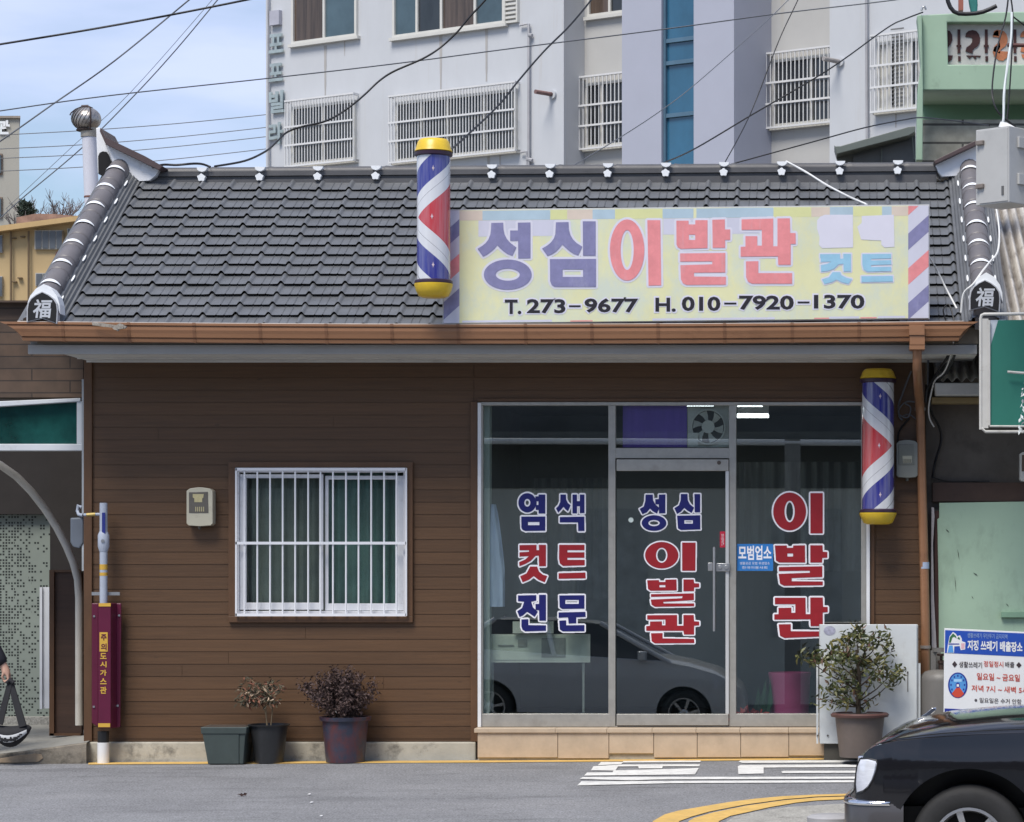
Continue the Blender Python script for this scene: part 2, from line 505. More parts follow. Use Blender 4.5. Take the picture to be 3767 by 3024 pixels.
WIN_A = [(ell(532, 1230, 110, 118), ell(532, 1230, 37, 48)),
    ([(630, 1152), (670, 1152), (670, 1130), (752, 1130), (752, 1362), (670, 1362), (670, 1318), (636, 1318)], rect(646, 1212, 668, 1258)),
    ([(458, 1400), (752, 1398), (752, 1572), (505, 1575), (472, 1560), (459, 1535)], rect(540, 1465, 680, 1505)),
    [(938, 1130), (1005, 1130), (1008, 1190), (1030, 1235), (1062, 1262), (1030, 1335), (1000, 1310), (975, 1280), (945, 1315), (910, 1350), (883, 1300), (915, 1268), (935, 1220)],
    [(1085, 1130), (1140, 1130), (1140, 1210), (1175, 1210), (1175, 1130), (1232, 1130), (1232, 1355), (1175, 1358), (1175, 1272), (1140, 1272), (1140, 1360), (1085, 1360)],
    [(930, 1405), (1230, 1400), (1232, 1575), (1155, 1575), (1152, 1470), (930, 1470)]]
WIN_B = [[(455, 1305), (590, 1303), (590, 1345), (610, 1345), (608, 1303), (665, 1303), (665, 1472), (610, 1472), (608, 1388), (582, 1390), (545, 1430), (500, 1455), (455, 1472), (452, 1440), (500, 1420), (530, 1392), (455, 1396), (455, 1362), (530, 1358), (530, 1346), (455, 1346)],
    [(540, 1475), (595, 1475), (610, 1515), (640, 1540), (675, 1550), (655, 1600), (605, 1580), (568, 1550), (530, 1580), (480, 1600), (460, 1552), (510, 1530)],
    [(770, 1303), (970, 1303), (970, 1345), (835, 1345), (835, 1362), (970, 1362), (970, 1405), (835, 1405), (835, 1422), (972, 1422), (972, 1465), (800, 1470), (775, 1450), (768, 1410)],
    [(765, 1528), (978, 1522), (980, 1568), (765, 1572)]]
WIN_C = [[(443, 195), (588, 192), (588, 235), (548, 245), (562, 290), (600, 325), (575, 365), (540, 340), (515, 325), (480, 355), (455, 365), (437, 320), (475, 295), (492, 245), (443, 240)],
    [(610, 190), (665, 190), (665, 395), (612, 395), (610, 312), (582, 312), (582, 262), (610, 262)],
    [(470, 385), (525, 383), (525, 430), (665, 432), (665, 475), (500, 480), (478, 465), (470, 440)],
    ([(770, 195), (970, 193), (970, 300), (795, 302), (773, 288)], rect(818, 230, 925, 262)),
    [(765, 330), (978, 325), (980, 365), (905, 368), (905, 415), (845, 418), (840, 368), (765, 372)],
    [(770, 395), (825, 392), (825, 432), (970, 430), (970, 478), (800, 480), (775, 465)]]
DOOR_A = [[(1455, 905), (1512, 905), (1515, 950), (1535, 985), (1565, 1010), (1545, 1055), (1510, 1035), (1490, 1015), (1465, 1045), (1430, 1060), (1408, 1018), (1440, 1000), (1453, 955)],
    [(1560, 905), (1612, 903), (1612, 1052), (1562, 1054), (1560, 982), (1532, 982), (1532, 940), (1560, 940)], (ell(1522, 1130, 98, 62), ell(1522, 1130, 45, 25)),
    [(1735, 900), (1787, 900), (1790, 950), (1810, 985), (1840, 1008), (1820, 1050), (1785, 1030), (1762, 1010), (1735, 1040), (1705, 1058), (1683, 1012), (1720, 990), (1733, 950)],
    [(1842, 900), (1888, 900), (1888, 1045), (1845, 1045)], ([(1705, 1072), (1888, 1068), (1890, 1180), (1735, 1185), (1712, 1172)], rect(1762, 1107, 1830, 1135))]
DOOR_B = [(ell(1583, 1385, 132, 105), ell(1583, 1385, 45, 60)), [(1745, 1285), (1852, 1285), (1850, 1508), (1745, 1508)]]
DOOR_C = [([(1468, 75), (1562, 73), (1562, 88), (1612, 88), (1612, 70), (1700, 68), (1702, 155), (1495, 158), (1474, 143)], rect(1565, 112, 1612, 130)),
    [(1755, 68), (1837, 68), (1840, 98), (1880, 100), (1880, 130), (1840, 132), (1840, 160), (1755, 162)],
    [(1498, 185), (1838, 178), (1838, 232), (1595, 246), (1598, 258), (1840, 258), (1840, 280), (1530, 285), (1503, 268), (1496, 228), (1745, 217), (1748, 200), (1498, 206)],
    [(1468, 352), (1705, 350), (1705, 435), (1755, 435), (1755, 350), (1837, 350), (1840, 400), (1880, 402), (1880, 432), (1840, 435), (1840, 505), (1760, 505), (1755, 475), (1460, 475), (1460, 438), (1490, 436), (1490, 402), (1585, 400), (1585, 432), (1612, 432), (1612, 386), (1468, 386)],
    [(1498, 495), (1590, 493), (1590, 535), (1840, 540), (1842, 572), (1530, 575), (1503, 558)]]
RIGHT = [(ell(970, 435, 145, 167), ell(970, 435, 45, 95)), [(1153, 273), (1262, 273), (1262, 628), (1153, 628)],
    ([(840, 735), (945, 735), (945, 755), (1000, 755), (1002, 735), (1105, 733), (1107, 885), (880, 885), (850, 868)], rect(950, 805, 1000, 832)),
    [(1152, 733), (1260, 733), (1262, 790), (1302, 792), (1302, 842), (1258, 845), (1255, 885), (1152, 885)],
    [(875, 925), (1258, 918), (1258, 1012), (988, 1022), (988, 1050), (1262, 1052), (1262, 1085), (920, 1090), (885, 1070), (873, 985), (1148, 975), (1148, 957), (875, 960)],
    [(840, 1195), (1110, 1195), (1112, 1340), (1152, 1340), (1152, 1193), (1262, 1193), (1265, 1275), (1305, 1277), (1305, 1322), (1262, 1325), (1262, 1445), (1155, 1445), (1152, 1385), (835, 1388), (835, 1342), (872, 1340), (872, 1285), (985, 1283), (985, 1328), (1020, 1328), (1020, 1252), (840, 1252)],
    [(873, 1430), (980, 1428), (980, 1490), (1262, 1492), (1262, 1535), (925, 1550), (885, 1530)]]
# ================================================================ ground and road
ASPH = M('worn grey asphalt', (.205, .208, .218), .85, var=.14, vs=1.3, bump=.35, bs=260, dirt=(.262, .262, .268), da=.5, ds=.9, dstretch=(.35, 1.6, 1), dth=.5)
def add_speckle(m, amt=.35):
    t = m.node_tree; N = t.nodes; b = N['Principled BSDF']; src = b.inputs['Base Color'].links[0].from_socket
    tcn = [n for n in N if n.type == 'TEX_COORD'][0]
    n = N.new('ShaderNodeTexNoise'); n.inputs['Scale'].default_value = 75; n.inputs['Detail'].default_value = 3
    t.links.new(tcn.outputs['Object'], n.inputs['Vector'])
    r = N.new('ShaderNodeMapRange'); r.inputs[1].default_value = .3; r.inputs[2].default_value = .7; r.inputs[3].default_value = 1 - amt; r.inputs[4].default_value = 1 + amt
    t.links.new(n.outputs['Fac'], r.inputs[0])
    h = N.new('ShaderNodeHueSaturation'); t.links.new(r.outputs[0], h.inputs['Value']); t.links.new(src, h.inputs['Color']); t.links.new(h.outputs[0], b.inputs['Base Color'])
add_speckle(ASPH, .42)
def add_streaks(m, scale, stretch, lo, hi, k):               # long darker rubbed streaks along the road
    t = m.node_tree; N = t.nodes; b = N['Principled BSDF']; src = b.inputs['Base Color'].links[0].from_socket
    tcn = [n for n in N if n.type == 'TEX_COORD'][0]
    mp_ = N.new('ShaderNodeMapping'); mp_.inputs['Scale'].default_value = stretch; mp_.inputs['Rotation'].default_value = (0, 0, R(4)); t.links.new(tcn.outputs['Object'], mp_.inputs[0])
    n = N.new('ShaderNodeTexNoise'); n.inputs['Scale'].default_value = scale; n.inputs['Detail'].default_value = 7; n.inputs['Roughness'].default_value = .6; n.inputs['Distortion'].default_value = .4
    t.links.new(mp_.outputs[0], n.inputs['Vector'])
    r = N.new('ShaderNodeMapRange'); r.inputs[1].default_value = lo; r.inputs[2].default_value = hi; r.inputs[3].default_value = 1; r.inputs[4].default_value = k
    t.links.new(n.outputs['Fac'], r.inputs[0])
    h = N.new('ShaderNodeHueSaturation'); t.links.new(r.outputs[0], h.inputs['Value']); t.links.new(src, h.inputs['Color']); t.links.new(h.outputs[0], b.inputs['Base Color'])
add_streaks(ASPH, 1.6, (.35, 2.2, 1), .55, .70, .72)
add_streaks(ASPH, 5.0, (.5, 1.6, 1), .60, .66, .84)
EARTH = M('plain ground', (.2, .19, .17), .9, var=.2, vs=.5)
rows = []
for y in (-900, -60, -24, -12, -6, -3, SHELF, 0.02, 6, 900):
    rows.append([Vector((x, y, road_z(max(min(x, 40), -40), y) - .03 - (.35 if y > 100 or y < -100 else 0))) for x in (-900, -40, -10, 0, 10, 40, 900)])
struct(MB().grid(rows).build('ground', EARTH))
rows = []
for y in (-40, -24, -18, -12, -8, -6, -4, -2, -1, SHELF, 0.02):
    rows.append([Vector((x, y, road_z(x, y))) for x in (-40, -20, -10, -5, 0, 5, 10, 20, 40)])
struct(MB().grid(rows).build('road', ASPH))

PAINT_Y = M('yellow road paint', (.62, .40, .12), .7, var=.15, vs=8, dirt=(.3, .25, .18), da=.55, ds=14)
PAINT_W = M('white road paint', (.72, .72, .70), .7, var=.08, vs=8, dirt=(.34, .33, .32), da=.75, ds=11, dstretch=(1, 3, 1), dth=.50)
def on_road(name, polys, mat, lift):
    mb = MB()
    for i, p in enumerate(polys):
        pts = []
        for a, b in zip(p, p[1:] + p[:1]):
            for k in range(3):
                pts.append(G(a[0] + (b[0] - a[0]) * k / 3, a[1] + (b[1] - a[1]) * k / 3, lift))
        tri = tessellate_polygon([pts])
        mb.add(pts, tri)
    return struct(mb.build(name, mat))
on_road('edge_line', [[(325, 2806), (900, 2803), (1700, 2799), (2500, 2794), (3300, 2788), (3760, 2785), (3760, 2791), (3300, 2794), (2500, 2801), (1700, 2807), (900, 2811), (325, 2814)]], PAINT_Y, .004)
z = Tr(2000, 2600, 2.156)
wp = [[(455, 443), (635, 443), (615, 460), (430, 470)], [(630, 436), (1245, 432), (1243, 445), (628, 448)],
      [(395, 478), (600, 464), (1240, 462), (1235, 478), (945, 478), (940, 494), (755, 495), (750, 478), (590, 480), (570, 510), (1000, 500), (1230, 492), (1200, 542), (320, 552), (345, 527), (545, 525), (555, 512), (375, 510)],
      [(1545, 442), (1560, 432), (2156, 428), (2156, 445), (1580, 452)], [(1540, 478), (1560, 468), (2156, 462), (2156, 482), (1745, 488), (1745, 535), (1545, 540)],
      [(1885, 522), (1905, 514), (2156, 512), (2156, 528), (1895, 532)],
      [(285, 578), (310, 563), (2156, 560), (2156, 576), (900, 582), (700, 590)], [(265, 630), (300, 598), (900, 595), (2156, 588), (2156, 604), (1000, 612)]]
wp = [z(q) for q in wp]
wp = [[(x if x < 2995 else 3300, y) for x, y in q] for q in wp]
on_road('road_marking', wp, PAINT_W, .006)
yl = [z(q) for q in ([(860, 1010), (865, 914), (960, 860), (1070, 830), (1300, 790), (1470, 762), (1680, 735), (1900, 715), (2156, 703), (2800, 684), (2800, 697), (2156, 719), (1900, 741), (1600, 782), (1320, 836), (1180, 875), (1075, 914), (1040, 1010)],
      [(1120, 1010), (1150, 914), (1190, 890), (1340, 846), (1600, 792), (1900, 749), (2156, 727), (2800, 703), (2800, 722), (2156, 750), (2000, 767), (1800, 801), (1600, 846), (1480, 872), (1390, 914), (1350, 1010)])]
on_road('yellow_curve_line', yl, PAINT_Y, .006)
CONC = M('rough concrete', (.33, .32, .29), .9, var=.2, vs=6, bump=.5, bs=60, dirt=(.12, .115, .1), da=.7, ds=7)
add_speckle(CONC, .3)
on_road('pavement', [[(2650, 3040), (2700, 3008), (2780, 2990), (2900, 2972), (3060, 2962), (3300, 2952), (4200, 2945), (5200, 3300), (4600, 3900), (2800, 3900), (2560, 3120)]], CONC, .007)
leaf = MB()
p = G(898, 2930, .01)
for q in range(4):
    leaf.leaf(p + Vector((random.uniform(-.02, .02), random.uniform(-.02, .02), 0)), (random.uniform(-1, 1), .2, .12), .036, .7)
tag(leaf.build('dry_leaf', M('dark dry leaf', (.03, .012, .01), .8), recenter=True), 'small dark dry leaf lying alone on the grey road', 'leaf')

for px, py, lb in ((1138, 2926, 'white paper scrap on the road, farthest of three'), (1146, 2956, 'white paper scrap on the road, middle one of three'), (1182, 3006, 'white paper scrap on the road, nearest of three')):
    sc0 = MB(); q = G(px, py, .008); sc0.prism([[q + Vector(v) for v in ((-.009, -.012, 0), (.008, -.016, 0), (.01, .012, .003), (-.006, .016, .002))]], (0, 0, .003))
    tag(sc0.build('paper_scrap', M('white paper', (.7, .7, .7), .7), recenter=True), lb, 'litter', 'paper scraps on the road')
# ================================================================ the barber shop
shop = thing('barber_shop', 'single-storey barber shop with brown plank walls and grey tiled roof', 'building', (-3, 0, 0))
PITCH = 45.85 / 460
ZB = P(0, 2729, 0).z
SID = siding_mat('brown stained plank siding', (.098, .0495, .0212), PITCH, P(0, 2673, 0).z)
TRIM = M('brown stained trim', (.104, .051, .0225), .5, var=.15, vs=5, stretch=(3, 3, 1))
CONCW = M('painted concrete plinth', (.42, .40, .34), .8, var=.12, vs=5, dirt=(.09, .085, .075), da=.8, ds=4.5, dth=.53, bump=.2, bs=40)
GRAYP = M('grey fascia paint', (.40, .40, .39), .8, spec=.2, var=.06, vs=3, dirt=(.25, .24, .22), da=.3, ds=4, dstretch=(.5, 1, 3))

def X0(px): return (px - CX) / 460.0
def Z0(py): return H - (py - CY) / 460.0
holes = [(X0(842), X0(1516), Z0(2288), Z0(1702)), (X0(1757), X0(3200), Z0(2790), Z0(1479))]
def boards(mb, xa, xb, za, zb, y=0.0):
    k = int(math.floor((za - P(0, 2673, 0).z) / PITCH)) - 1
    base = P(0, 2673, 0).z
    while base + k * PITCH < zb:
        a, b = max(za, base + k * PITCH), min(zb, base + (k + 1) * PITCH)
        k += 1
        if b - a < .012: continue
        cuts = sorted({a, b, *[h for hh in holes for h in (hh[2], hh[3]) if a + .01 < h < b - .01]})
        for c0, c1 in zip(cuts, cuts[1:]):
            segs = [(xa, xb)]
            for h in holes:
                if h[2] < (c0 + c1) / 2 < h[3]:
                    ns = []
                    for s0, s1 in segs:
                        if h[1] <= s0 or h[0] >= s1: ns.append((s0, s1)); continue
                        if h[0] > s0: ns.append((s0, h[0]))
                        if h[1] < s1: ns.append((h[1], s1))
                    segs = ns
            sg2 = []
            for s0, s1 in segs:
                if s1 - s0 > 1.4 and random.random() < .3 and c1 - c0 > .08:
                    q = random.uniform(s0 + .4, s1 - .4); sg2 += [(s0, q - .0015), (q + .0015, s1)]
                else: sg2.append((s0, s1))
            for s0, s1 in sg2:
                g = .0032
                lo = c0 + (g if abs(c0 - a) < 1e-6 else 0); hi = c1 - (g if abs(c1 - b) < 1e-6 else 0)
                mb.box(s0, s1, y, y + .018, lo, hi)
wall = MB()
boards(wall, X0(336), X0(1742), ZB, 3.18)
boards(wall, X0(1745), X0(3400), ZB if False else Z0(2790), 3.18)
# backing behind the boards, round the openings
for a, b, c, d in ((X0(312), X0(842), 0, 3.18), (X0(1516), X0(1757), 0, 3.18), (X0(842), X0(1516), 0, Z0(2288)), (X0(842), X0(1516), Z0(1702), 3.18), (X0(1757), X0(3200), Z0(1479), 3.18), (X0(3200), X0(3402), 0, 3.18)):
    wall.box(a, b, .004, .16, c, d)
# side and rear walls
wall.box(X0(312), X0(312) + .14, .16, 4.9, 0, 3.6); wall.box(X0(3402) - .14, X0(3402), .16, 4.9, 0, 3.6); wall.box(X0(312), X0(3402), 4.9, 5.05, 0, 3.6)
wall.build('wall', SID, shop)
tr = MB()
tr.pbox(308, 1318, 338, 2729, -.022, .02); tr.pbox(1731, 1478, 1757, 2729, -.024, .02); tr.pbox(3201, 1471, 3217, 2790, -.02, .02); tr.pbox(3388, 1318, 3404, 2790, -.02, .02)
tr.pbox(1757, 1466, 3201, 1478, -.018, .02)
tr.each('corner_trim', TRIM, shop, bevel=.003)
pl = MB()
pl.hexa([(X0(305), -.045, -.08), (X0(1752), -.045, -.08), (X0(1752), .1, -.08), (X0(305), .1, -.08), (X0(305), -.04, ZB), (X0(1752), -.04, ZB), (X0(1752), .1, ZB), (X0(305), .1, ZB)])
pl.build('plinth', CONCW, shop, bevel=.01)
# stone step under the shop front
STONE = M('beige stone tile', (.50, .395, .285), .45, var=.1, vs=9, bump=.05, dirt=(.35, .27, .19), da=.4, ds=5)
st = MB()
xs = [1756, 2052, 2240, 2405, 2565, 2725, 2902, 3090, 3204]
for i, (a, b) in enumerate(zip(xs, xs[1:])):
    bot = (2787, 2790, 2772, 2787, 2786, 2785, 2780, 2782)[i]
    st.pbox(a + 1, 2691, b - 1, bot, -.19, -.02)
    st.box(X0(a) + .001, X0(b) - .001, -.205, .02, Z0(2690), Z0(2674.5))
sp = st.build('step', STONE, shop, bevel=.003)
MB().pbox(1758, 2692, 3200, 2800, -.17, .1).build('step_base', CONCW, sp)

# ---- roof
SL = .6063
def roofz(Y): return 3.4615 + SL * (Y + .6)
TILE = M('dark grey roof tile', (.122, .127, .134), .42, var=.16, vs=5, bump=.06, bs=120, dirt=(.175, .18, .19), da=.5, ds=2.2, spec=.6)
lat = [(0, 0), (.006, .003), (.014, .014), (.023, .0235), (.03, .025), (.037, .0235), (.046, .014), (.054, .003), (.06, 0), (.128, 0), (.134, .006), (.14, 0), (.19, 0), (.196, .006), (.202, 0)]
PT = .2555
cols = []
x = -5.905 - .04 - PT
while x < 1.1:
    for u, h in lat:
        cols.append((x + u, h))
    x += PT
cols = [(a, h) for a, h in cols if -6.15 <= a <= 1.15]
rows = []
DY = 2.083 / 13
Yk = [-.6 - DY + DY * k for k in range(16)]
random.seed(3)
roof = MB()
for k in range(15):
    y0, y1 = Yk[k], Yk[k + 1]
    prof = [(y0 + .11, .001, 0), (y0 + .004, .026, 1), (y0 - .003, .031, 1), (y1 + .03, .003, 1)]
    jit = [random.uniform(-.0025, .0025) for _ in range(40)]
    roof.grid([[Vector((a, yy, roofz(yy) + hh + h * (1 if q else .8) + jit[int((a + 7) / PT) % 40] * q)) for a, h in cols] for yy, hh, q in prof])
rf = roof.build('roof', TILE, shop, smooth=38)
ro = MB()
ro.prism([[(-6.15, -.70, 3.26), (-6.15, -.70, 3.385), (-6.15, 1.75, roofz(1.75) - .02), (-6.15, 5.2, 3.3), (-6.15, 5.0, 3.2), (-6.15, 1.75, 4.6)]], (7.28, 0, 0))
ro.build('roof_deck', M('roof deck boards', (.2, .17, .13), .8), shop)
# hip rows of half-round tiles at the two roof ends
def along(Y, X, up=0.0, sx=0.0):
    n = Vector((0, -SL, 1)).normalized()
    return Vector((X + sx, Y, roofz(Y))) + n * up
RIDGE = M('dark grey ridge tile', (.145, .135, .14), .45, var=.12, vs=5, bump=.08, bs=100)
for X in (-6.12, 1.185):
    mb = MB()
    for hw, up in ((.08, .10),):
        ys = (-.76, 1.85)
        a = [along(ys[0], X, 0, -hw), along(ys[0], X, 0, hw), along(ys[0], X, up, hw), along(ys[0], X, up, -hw)]
        b = [along(ys[1], X, 0, -hw), along(ys[1], X, 0, hw), along(ys[1], X, up, hw), along(ys[1], X, up, -hw)]
        mb.hexa(a + b)
    path, rr = [], []
    y = -.74
    while y < 1.75:
        y2 = min(y + .19, 1.8)
        path += [along(y, X, .115), along(y + .012, X, .115), along(y2 - .001, X, .115)]
        rr += [.088, .094, .086]
        y = y2
    mb.tube(path, rr, 16)
    hip = mb.build('hip_ridge', RIDGE, shop, smooth=40)
    sk_ = MB()
    pr_ = [(.07, .115), (.088, .104), (.104, .098), (.112, .078), (.128, .080), (.136, .058), (.152, .060), (.160, .036), (.178, .036), (.186, .004)]
    for sg_ in (-1, 1):
        sk_.grid([[along(yy, X, u_, sg_ * w_) for w_, u_ in pr_] for yy in (-.76, .2, 1.1, 1.85)])
    sk_.build('hip_flashing', TILE, hip, smooth=30)
    for i in range(7):
        Y = -.36 + .322 * i
        wm = MB()
        rws = []
        for j in range(13):
            a = R(-60 + 10 * j); q = (math.cos((j - 6) / 6 * 1.45) + .10) * .017
            for_row = []
            for e in (-1, -.33, .33, 1):
                c = along(Y - .02 + e * q, X, .115)
                n = Vector((0, -SL, 1)).normalized()
                for_row.append(c + Vector((math.sin(a), 0, 0)) * .0975 + n * math.cos(a) * .0975)
            rws.append(for_row)
        wm.grid(rws)
        for sgn in (-1, 1):
            c = along(Y - .115, X, .098, sgn * .110)
            cc = []
            for j in range(10):
                t = 2 * math.pi * j / 10
                cc.append(c + Vector((math.cos(t) * .008, math.sin(t) * .052, math.sin(t) * .052 * SL)))
            wm.prism([cc], (0, -SL * .004, .004))
        wm.each('white_ring', WHITE_ORN, hip, smooth=60)
# end plaques with the lucky character
PLB = M('black plaque', (.008, .008, .01), .8, var=.1)
PLT = M('pale plaque letter', (.5, .52, .56), .5, var=.05)
PLG = M('grey plaque edging', (.46, .47, .5), .4, var=.06)
def plaque(dx, dy, hood_w=0):
    Y = -.86
    o = [(97, 1186), (97, 1140), (101, 1115), (112, 1097), (132, 1082), (155, 1071), (178, 1082), (198, 1097), (210, 1116), (213, 1140), (210, 1192), (155, 1172)]
    o = [(x + dx, y + dy) for x, y in o]
    cx, cy = 155 + dx, 1132 + dy
    inn = [(cx + (x - cx) * .91, cy + (y - cy) * .92) for x, y in o]
    cap = MB().pprism(o, Y, Y + .07).build('ridge_end_plaque', PLG, shop, bevel=.004)
    MB().pprism(inn, Y - .004, Y + .01).build('plaque_face', PLB, cap)
    hood = [(97, 1140), (100, 1112), (109, 1088), (130, 1062), (158, 1045), (188, 1062), (208, 1090), (217, 1120), (219, 1155), (207, 1122), (196, 1101), (178, 1085), (155, 1074), (132, 1085), (112, 1100), (102, 1117)]
    MB().pprism([(x + dx + 2, y + dy) for x, y in hood], Y + .02, Y + .16).build('plaque_hood', WHITE_ORN, cap)
    text_on('lettering', '福', [(121 + dx, 1101 + dy), (192 + dx, 1170 + dy)], Y - .005, PLT, cap, bold=.022, shear=.12)
plaque(0, 0)
plaque(3468, -43)
# ---- the long ridge
ridge = MB()
def rz(x): return .0072 * (x - .85)
RY, RZ = 1.70, 4.875
def xr(px, Y=1.72): return (px - CX) * (Y + D) / F
xa, xb = xr(560), xr(3445)
for y0, y1, z0, z1 in ((1.66, 1.96, RZ - .04, RZ + .03), (1.685, 1.93, RZ + .03, RZ + .06), (1.665, 1.95, RZ + .062, RZ + .10)):
    ridge.hexa([(xa, y0, z0 + rz(xa)), (xb, y0, z0 + rz(xb)), (xb, y1, z0 + rz(xb)), (xa, y1, z0 + rz(xa)), (xa, y0, z1 + rz(xa)), (xb, y0, z1 + rz(xb)), (xb, y1, z1 + rz(xb)), (xa, y1, z1 + rz(xa))])
path, rr = [], []
px = 560
while px < 3445:
    a, b = xr(px), xr(min(px + 213, 3445))
    path += [Vector((q_, 1.76, RZ + .10 + rz(q_))) for q_ in (a, a + .012, a + .05, b - .002)]
    rr += [.050, .056, .052, .050]
    px += 213
ridge.tube(path, rr, 16)
rd = ridge.build('ridge', M('dark ridge capping', (.085, .084, .088), .5, var=.15, vs=5, bump=.08, bs=90), shop, smooth=40)
orn = M('grey flower centre', (.45, .47, .5), .4)
for i in range(13):
    px = 742 + 213.5 * i
    if i == 4: px = 1590
    py = 615 - .0103 * (px - 742)
    m = MB()
    m.pprism([(px - 19, py + 1), (px + 19, py + 1), (px + 17, py + 9), (px + 11, py + 14), (px, py + 17), (px - 11, py + 14), (px - 17, py + 9)], 1.625, 1.70)
    pts = []
    for j in range(40):
        t = 2 * math.pi * j / 40 - math.pi / 2
        r_ = 14 * (1 + .12 * math.cos(5 * (t + math.pi / 2)))
        pts.append((px - 2 + r_ * math.cos(t), py + 38 + r_ * .95 * math.sin(t)))
    m.pprism(pts, 1.615, 1.675)
    fl = m.build('ridge_ornament', WHITE_ORN, rd, bevel=.003)
# ---- upturned gable ends of the ridge
GW = M('white gable board', (.84, .85, .87), .4, var=.05, dirt=(.42, .36, .3), da=.4, ds=8)
CAPR = M('purple brown cap', (.075, .05, .05), .5)
def gable(pts, cap, endp, hole):
    g = MB(); g.pprism(pts, 1.60, 1.92); g.pprism(endp, 1.66, 1.86)
    go = g.build('gable_end', GW, shop, bevel=.004)
    MB().pprism(cap, 1.52, 2.0).build('gable_cap', CAPR, go, bevel=.004)
    if hole: MB().pprism(hole, 1.645, 1.75).build('gable_opening', DARK, go)
z1 = Tr(0, 0, 2.156)
gable(z1([(842, 1145), (1262, 1345), (1232, 1395), (1185, 1432), (1105, 1438), (1060, 1400), (905, 1325)]),
      z1([(795, 1012), (835, 1088), (1150, 1238), (1290, 1318), (1262, 1350), (838, 1145), (790, 1040)]),
      z1([(762, 1015), (792, 1010), (905, 1330), (850, 1400), (775, 1370)]),
      z1([(778, 1240), (790, 1212), (815, 1200), (845, 1205), (862, 1230), (900, 1330), (840, 1405), (780, 1380)]))
z4 = Tr(2767, 0, 2.156)
gable(z4([(1452, 1300), (1800, 1130), (1960, 1050), (1990, 1290), (1700, 1330), (1620, 1395), (1505, 1400), (1480, 1370)]),
      z4([(1440, 1275), (1780, 1110), (2010, 1000), (2015, 1040), (1800, 1140), (1455, 1300)]),
      z4([(1960, 1050), (2000, 1040), (2010, 1300), (1970, 1320)]), None)
# ---- soffit, fascia, gutter, downpipe
fs = MB()
fs.box((105 - CX) / 475, (3594 - CX) / 475, -.705, -.665, 3.18, 3.252); fs.box((108 - CX) / 475, (3590 - CX) / 475, -.664, -.63, 3.2, 3.40)
fs.build('fascia', GRAYP, shop, bevel=.003)
sf = MB()
sf.box(X0(322), (3594 - CX) / 475, -.66, .05, 3.18, 3.215); sf.box(X0(322), X0(3390), -.30, -.285, 3.172, 3.1795)
sf.box(X0(322), X0(3500), -.035, .0, 3.165, 3.1795)
sf.build('soffit', M('pale soffit board', (.62, .62, .59), .8, spec=.2, var=.06, dirt=(.3, .28, .25), da=.3, ds=4), shop)
COPPER = M('copper brown painted steel', (.31, .155, .08), .38, metal=.15, var=.08, vs=3, stretch=(.4, 1, 3), dirt=(.12, .055, .03), da=.35, ds=5)
gprof = [(-.735, 3.275), (-.818, 3.275), (-.824, 3.297), (-.815, 3.300), (-.815, 3.306), (-.832, 3.310), (-.838, 3.34), (-.846, 3.365), (-.846, 3.388), (-.838, 3.391), (-.838, 3.397), (-.853, 3.401), (-.853, 3.418), (-.84, 3.418), (-.84, 3.40), (-.72, 3.39)]
def gut(x0, x1, grow=0.0):
    mb = MB()
    rows = []
    n = max(2, int((x1 - x0) / .4))
    for i in range(n + 1):
        x = x0 + (x1 - x0) * i / n
        sag = -.022 * (1 - ((x + 2.65) / 3.6) ** 2)
        row = []
        for yy, zz in gprof:
            e = (zz - 3.275) / .143
            xe = x
            if i == 0: xe = x - .17 * e * e if not grow else x
            if i == n: xe = x + .15 * e * e if not grow else x
            row.append(Vector((xe, yy - grow * 1.0, zz + sag - (grow if zz < 3.30 else 0) + (grow if zz > 3.41 else 0))))
        rows.append(row + [row[0]])
    mb.grid(rows)
    k = len(gprof)
    mb.add(rows[0][:k], [tuple(range(k))]); mb.add(rows[-1][:k], [tuple(range(k))])
    return mb
gt = gut((78 - CX) / 479, (3528 - CX) / 479).build('gutter', COPPER, shop)
ed_ = MB(); n_ = 24; x0_, x1_ = (62 - CX) / 479, (3545 - CX) / 479
ed_.tube([(x0_ + (x1_ - x0_) * i / n_, -.848, 3.419 - .022 * (1 - ((x0_ + (x1_ - x0_) * i / n_ + 2.65) / 3.6) ** 2)) for i in range(n_ + 1)], .0045, 6)
ed_.build('gutter_lip', M('worn pale gutter lip', (.48, .42, .37), .6, var=.15, vs=9), gt, smooth=60)
COPJ = M('dark copper joint', (.21, .10, .05), .45, var=.1)
for px in (228, 471, 712, 955, 1198, 1440, 1684, 1932, 2176, 2420, 2665, 2914, 3160):
    x = (px - CX) / 479
    gut(x - .012, x + .012, .0035).build('gutter_joint', COPJ, gt)
dp = MB()
dp.pbox(3345, 1194, 3401, 1232, -.93, -.74); dp.pbox(3347, 1234, 3402, 1268, -.92, -.74); dp.pbox(3346, 1270, 3402, 1285, -.925, -.74)
path = [P(3374, 1280, -.84), P(3374, 1325, -.84), P(3374, 1350, -.82), P(3378, 1420, -.45), P(3382, 1470, -.20), P(3384, 1500, -.11), P(3386, 1540, -.085), P(3392, 1800, -.085), P(3400, 2100, -.085), P(3404, 2300, -.085), P(3405, 2560, -.085)]
dp.tube(path, .036, 14)
dps = dp.build('downspout', COPPER, shop, smooth=40)
ck = MB()
for py in (1505, 2380):
    q = P(3385 + (py - 1500) * .022, py, -.085)
    ck.lathe([(.037, -.012), (.043, -.012), (.043, .012), (.037, .012)], q, 16); ck.box(q.x - .01, q.x + .01, -.05, .02, q.z - .01, q.z + .01)
ck.each('pipe_clip', M('rusty pipe clip', (.25, .22, .2), .5), dps, smooth=40)
q = P(3401, 2080, -.085)
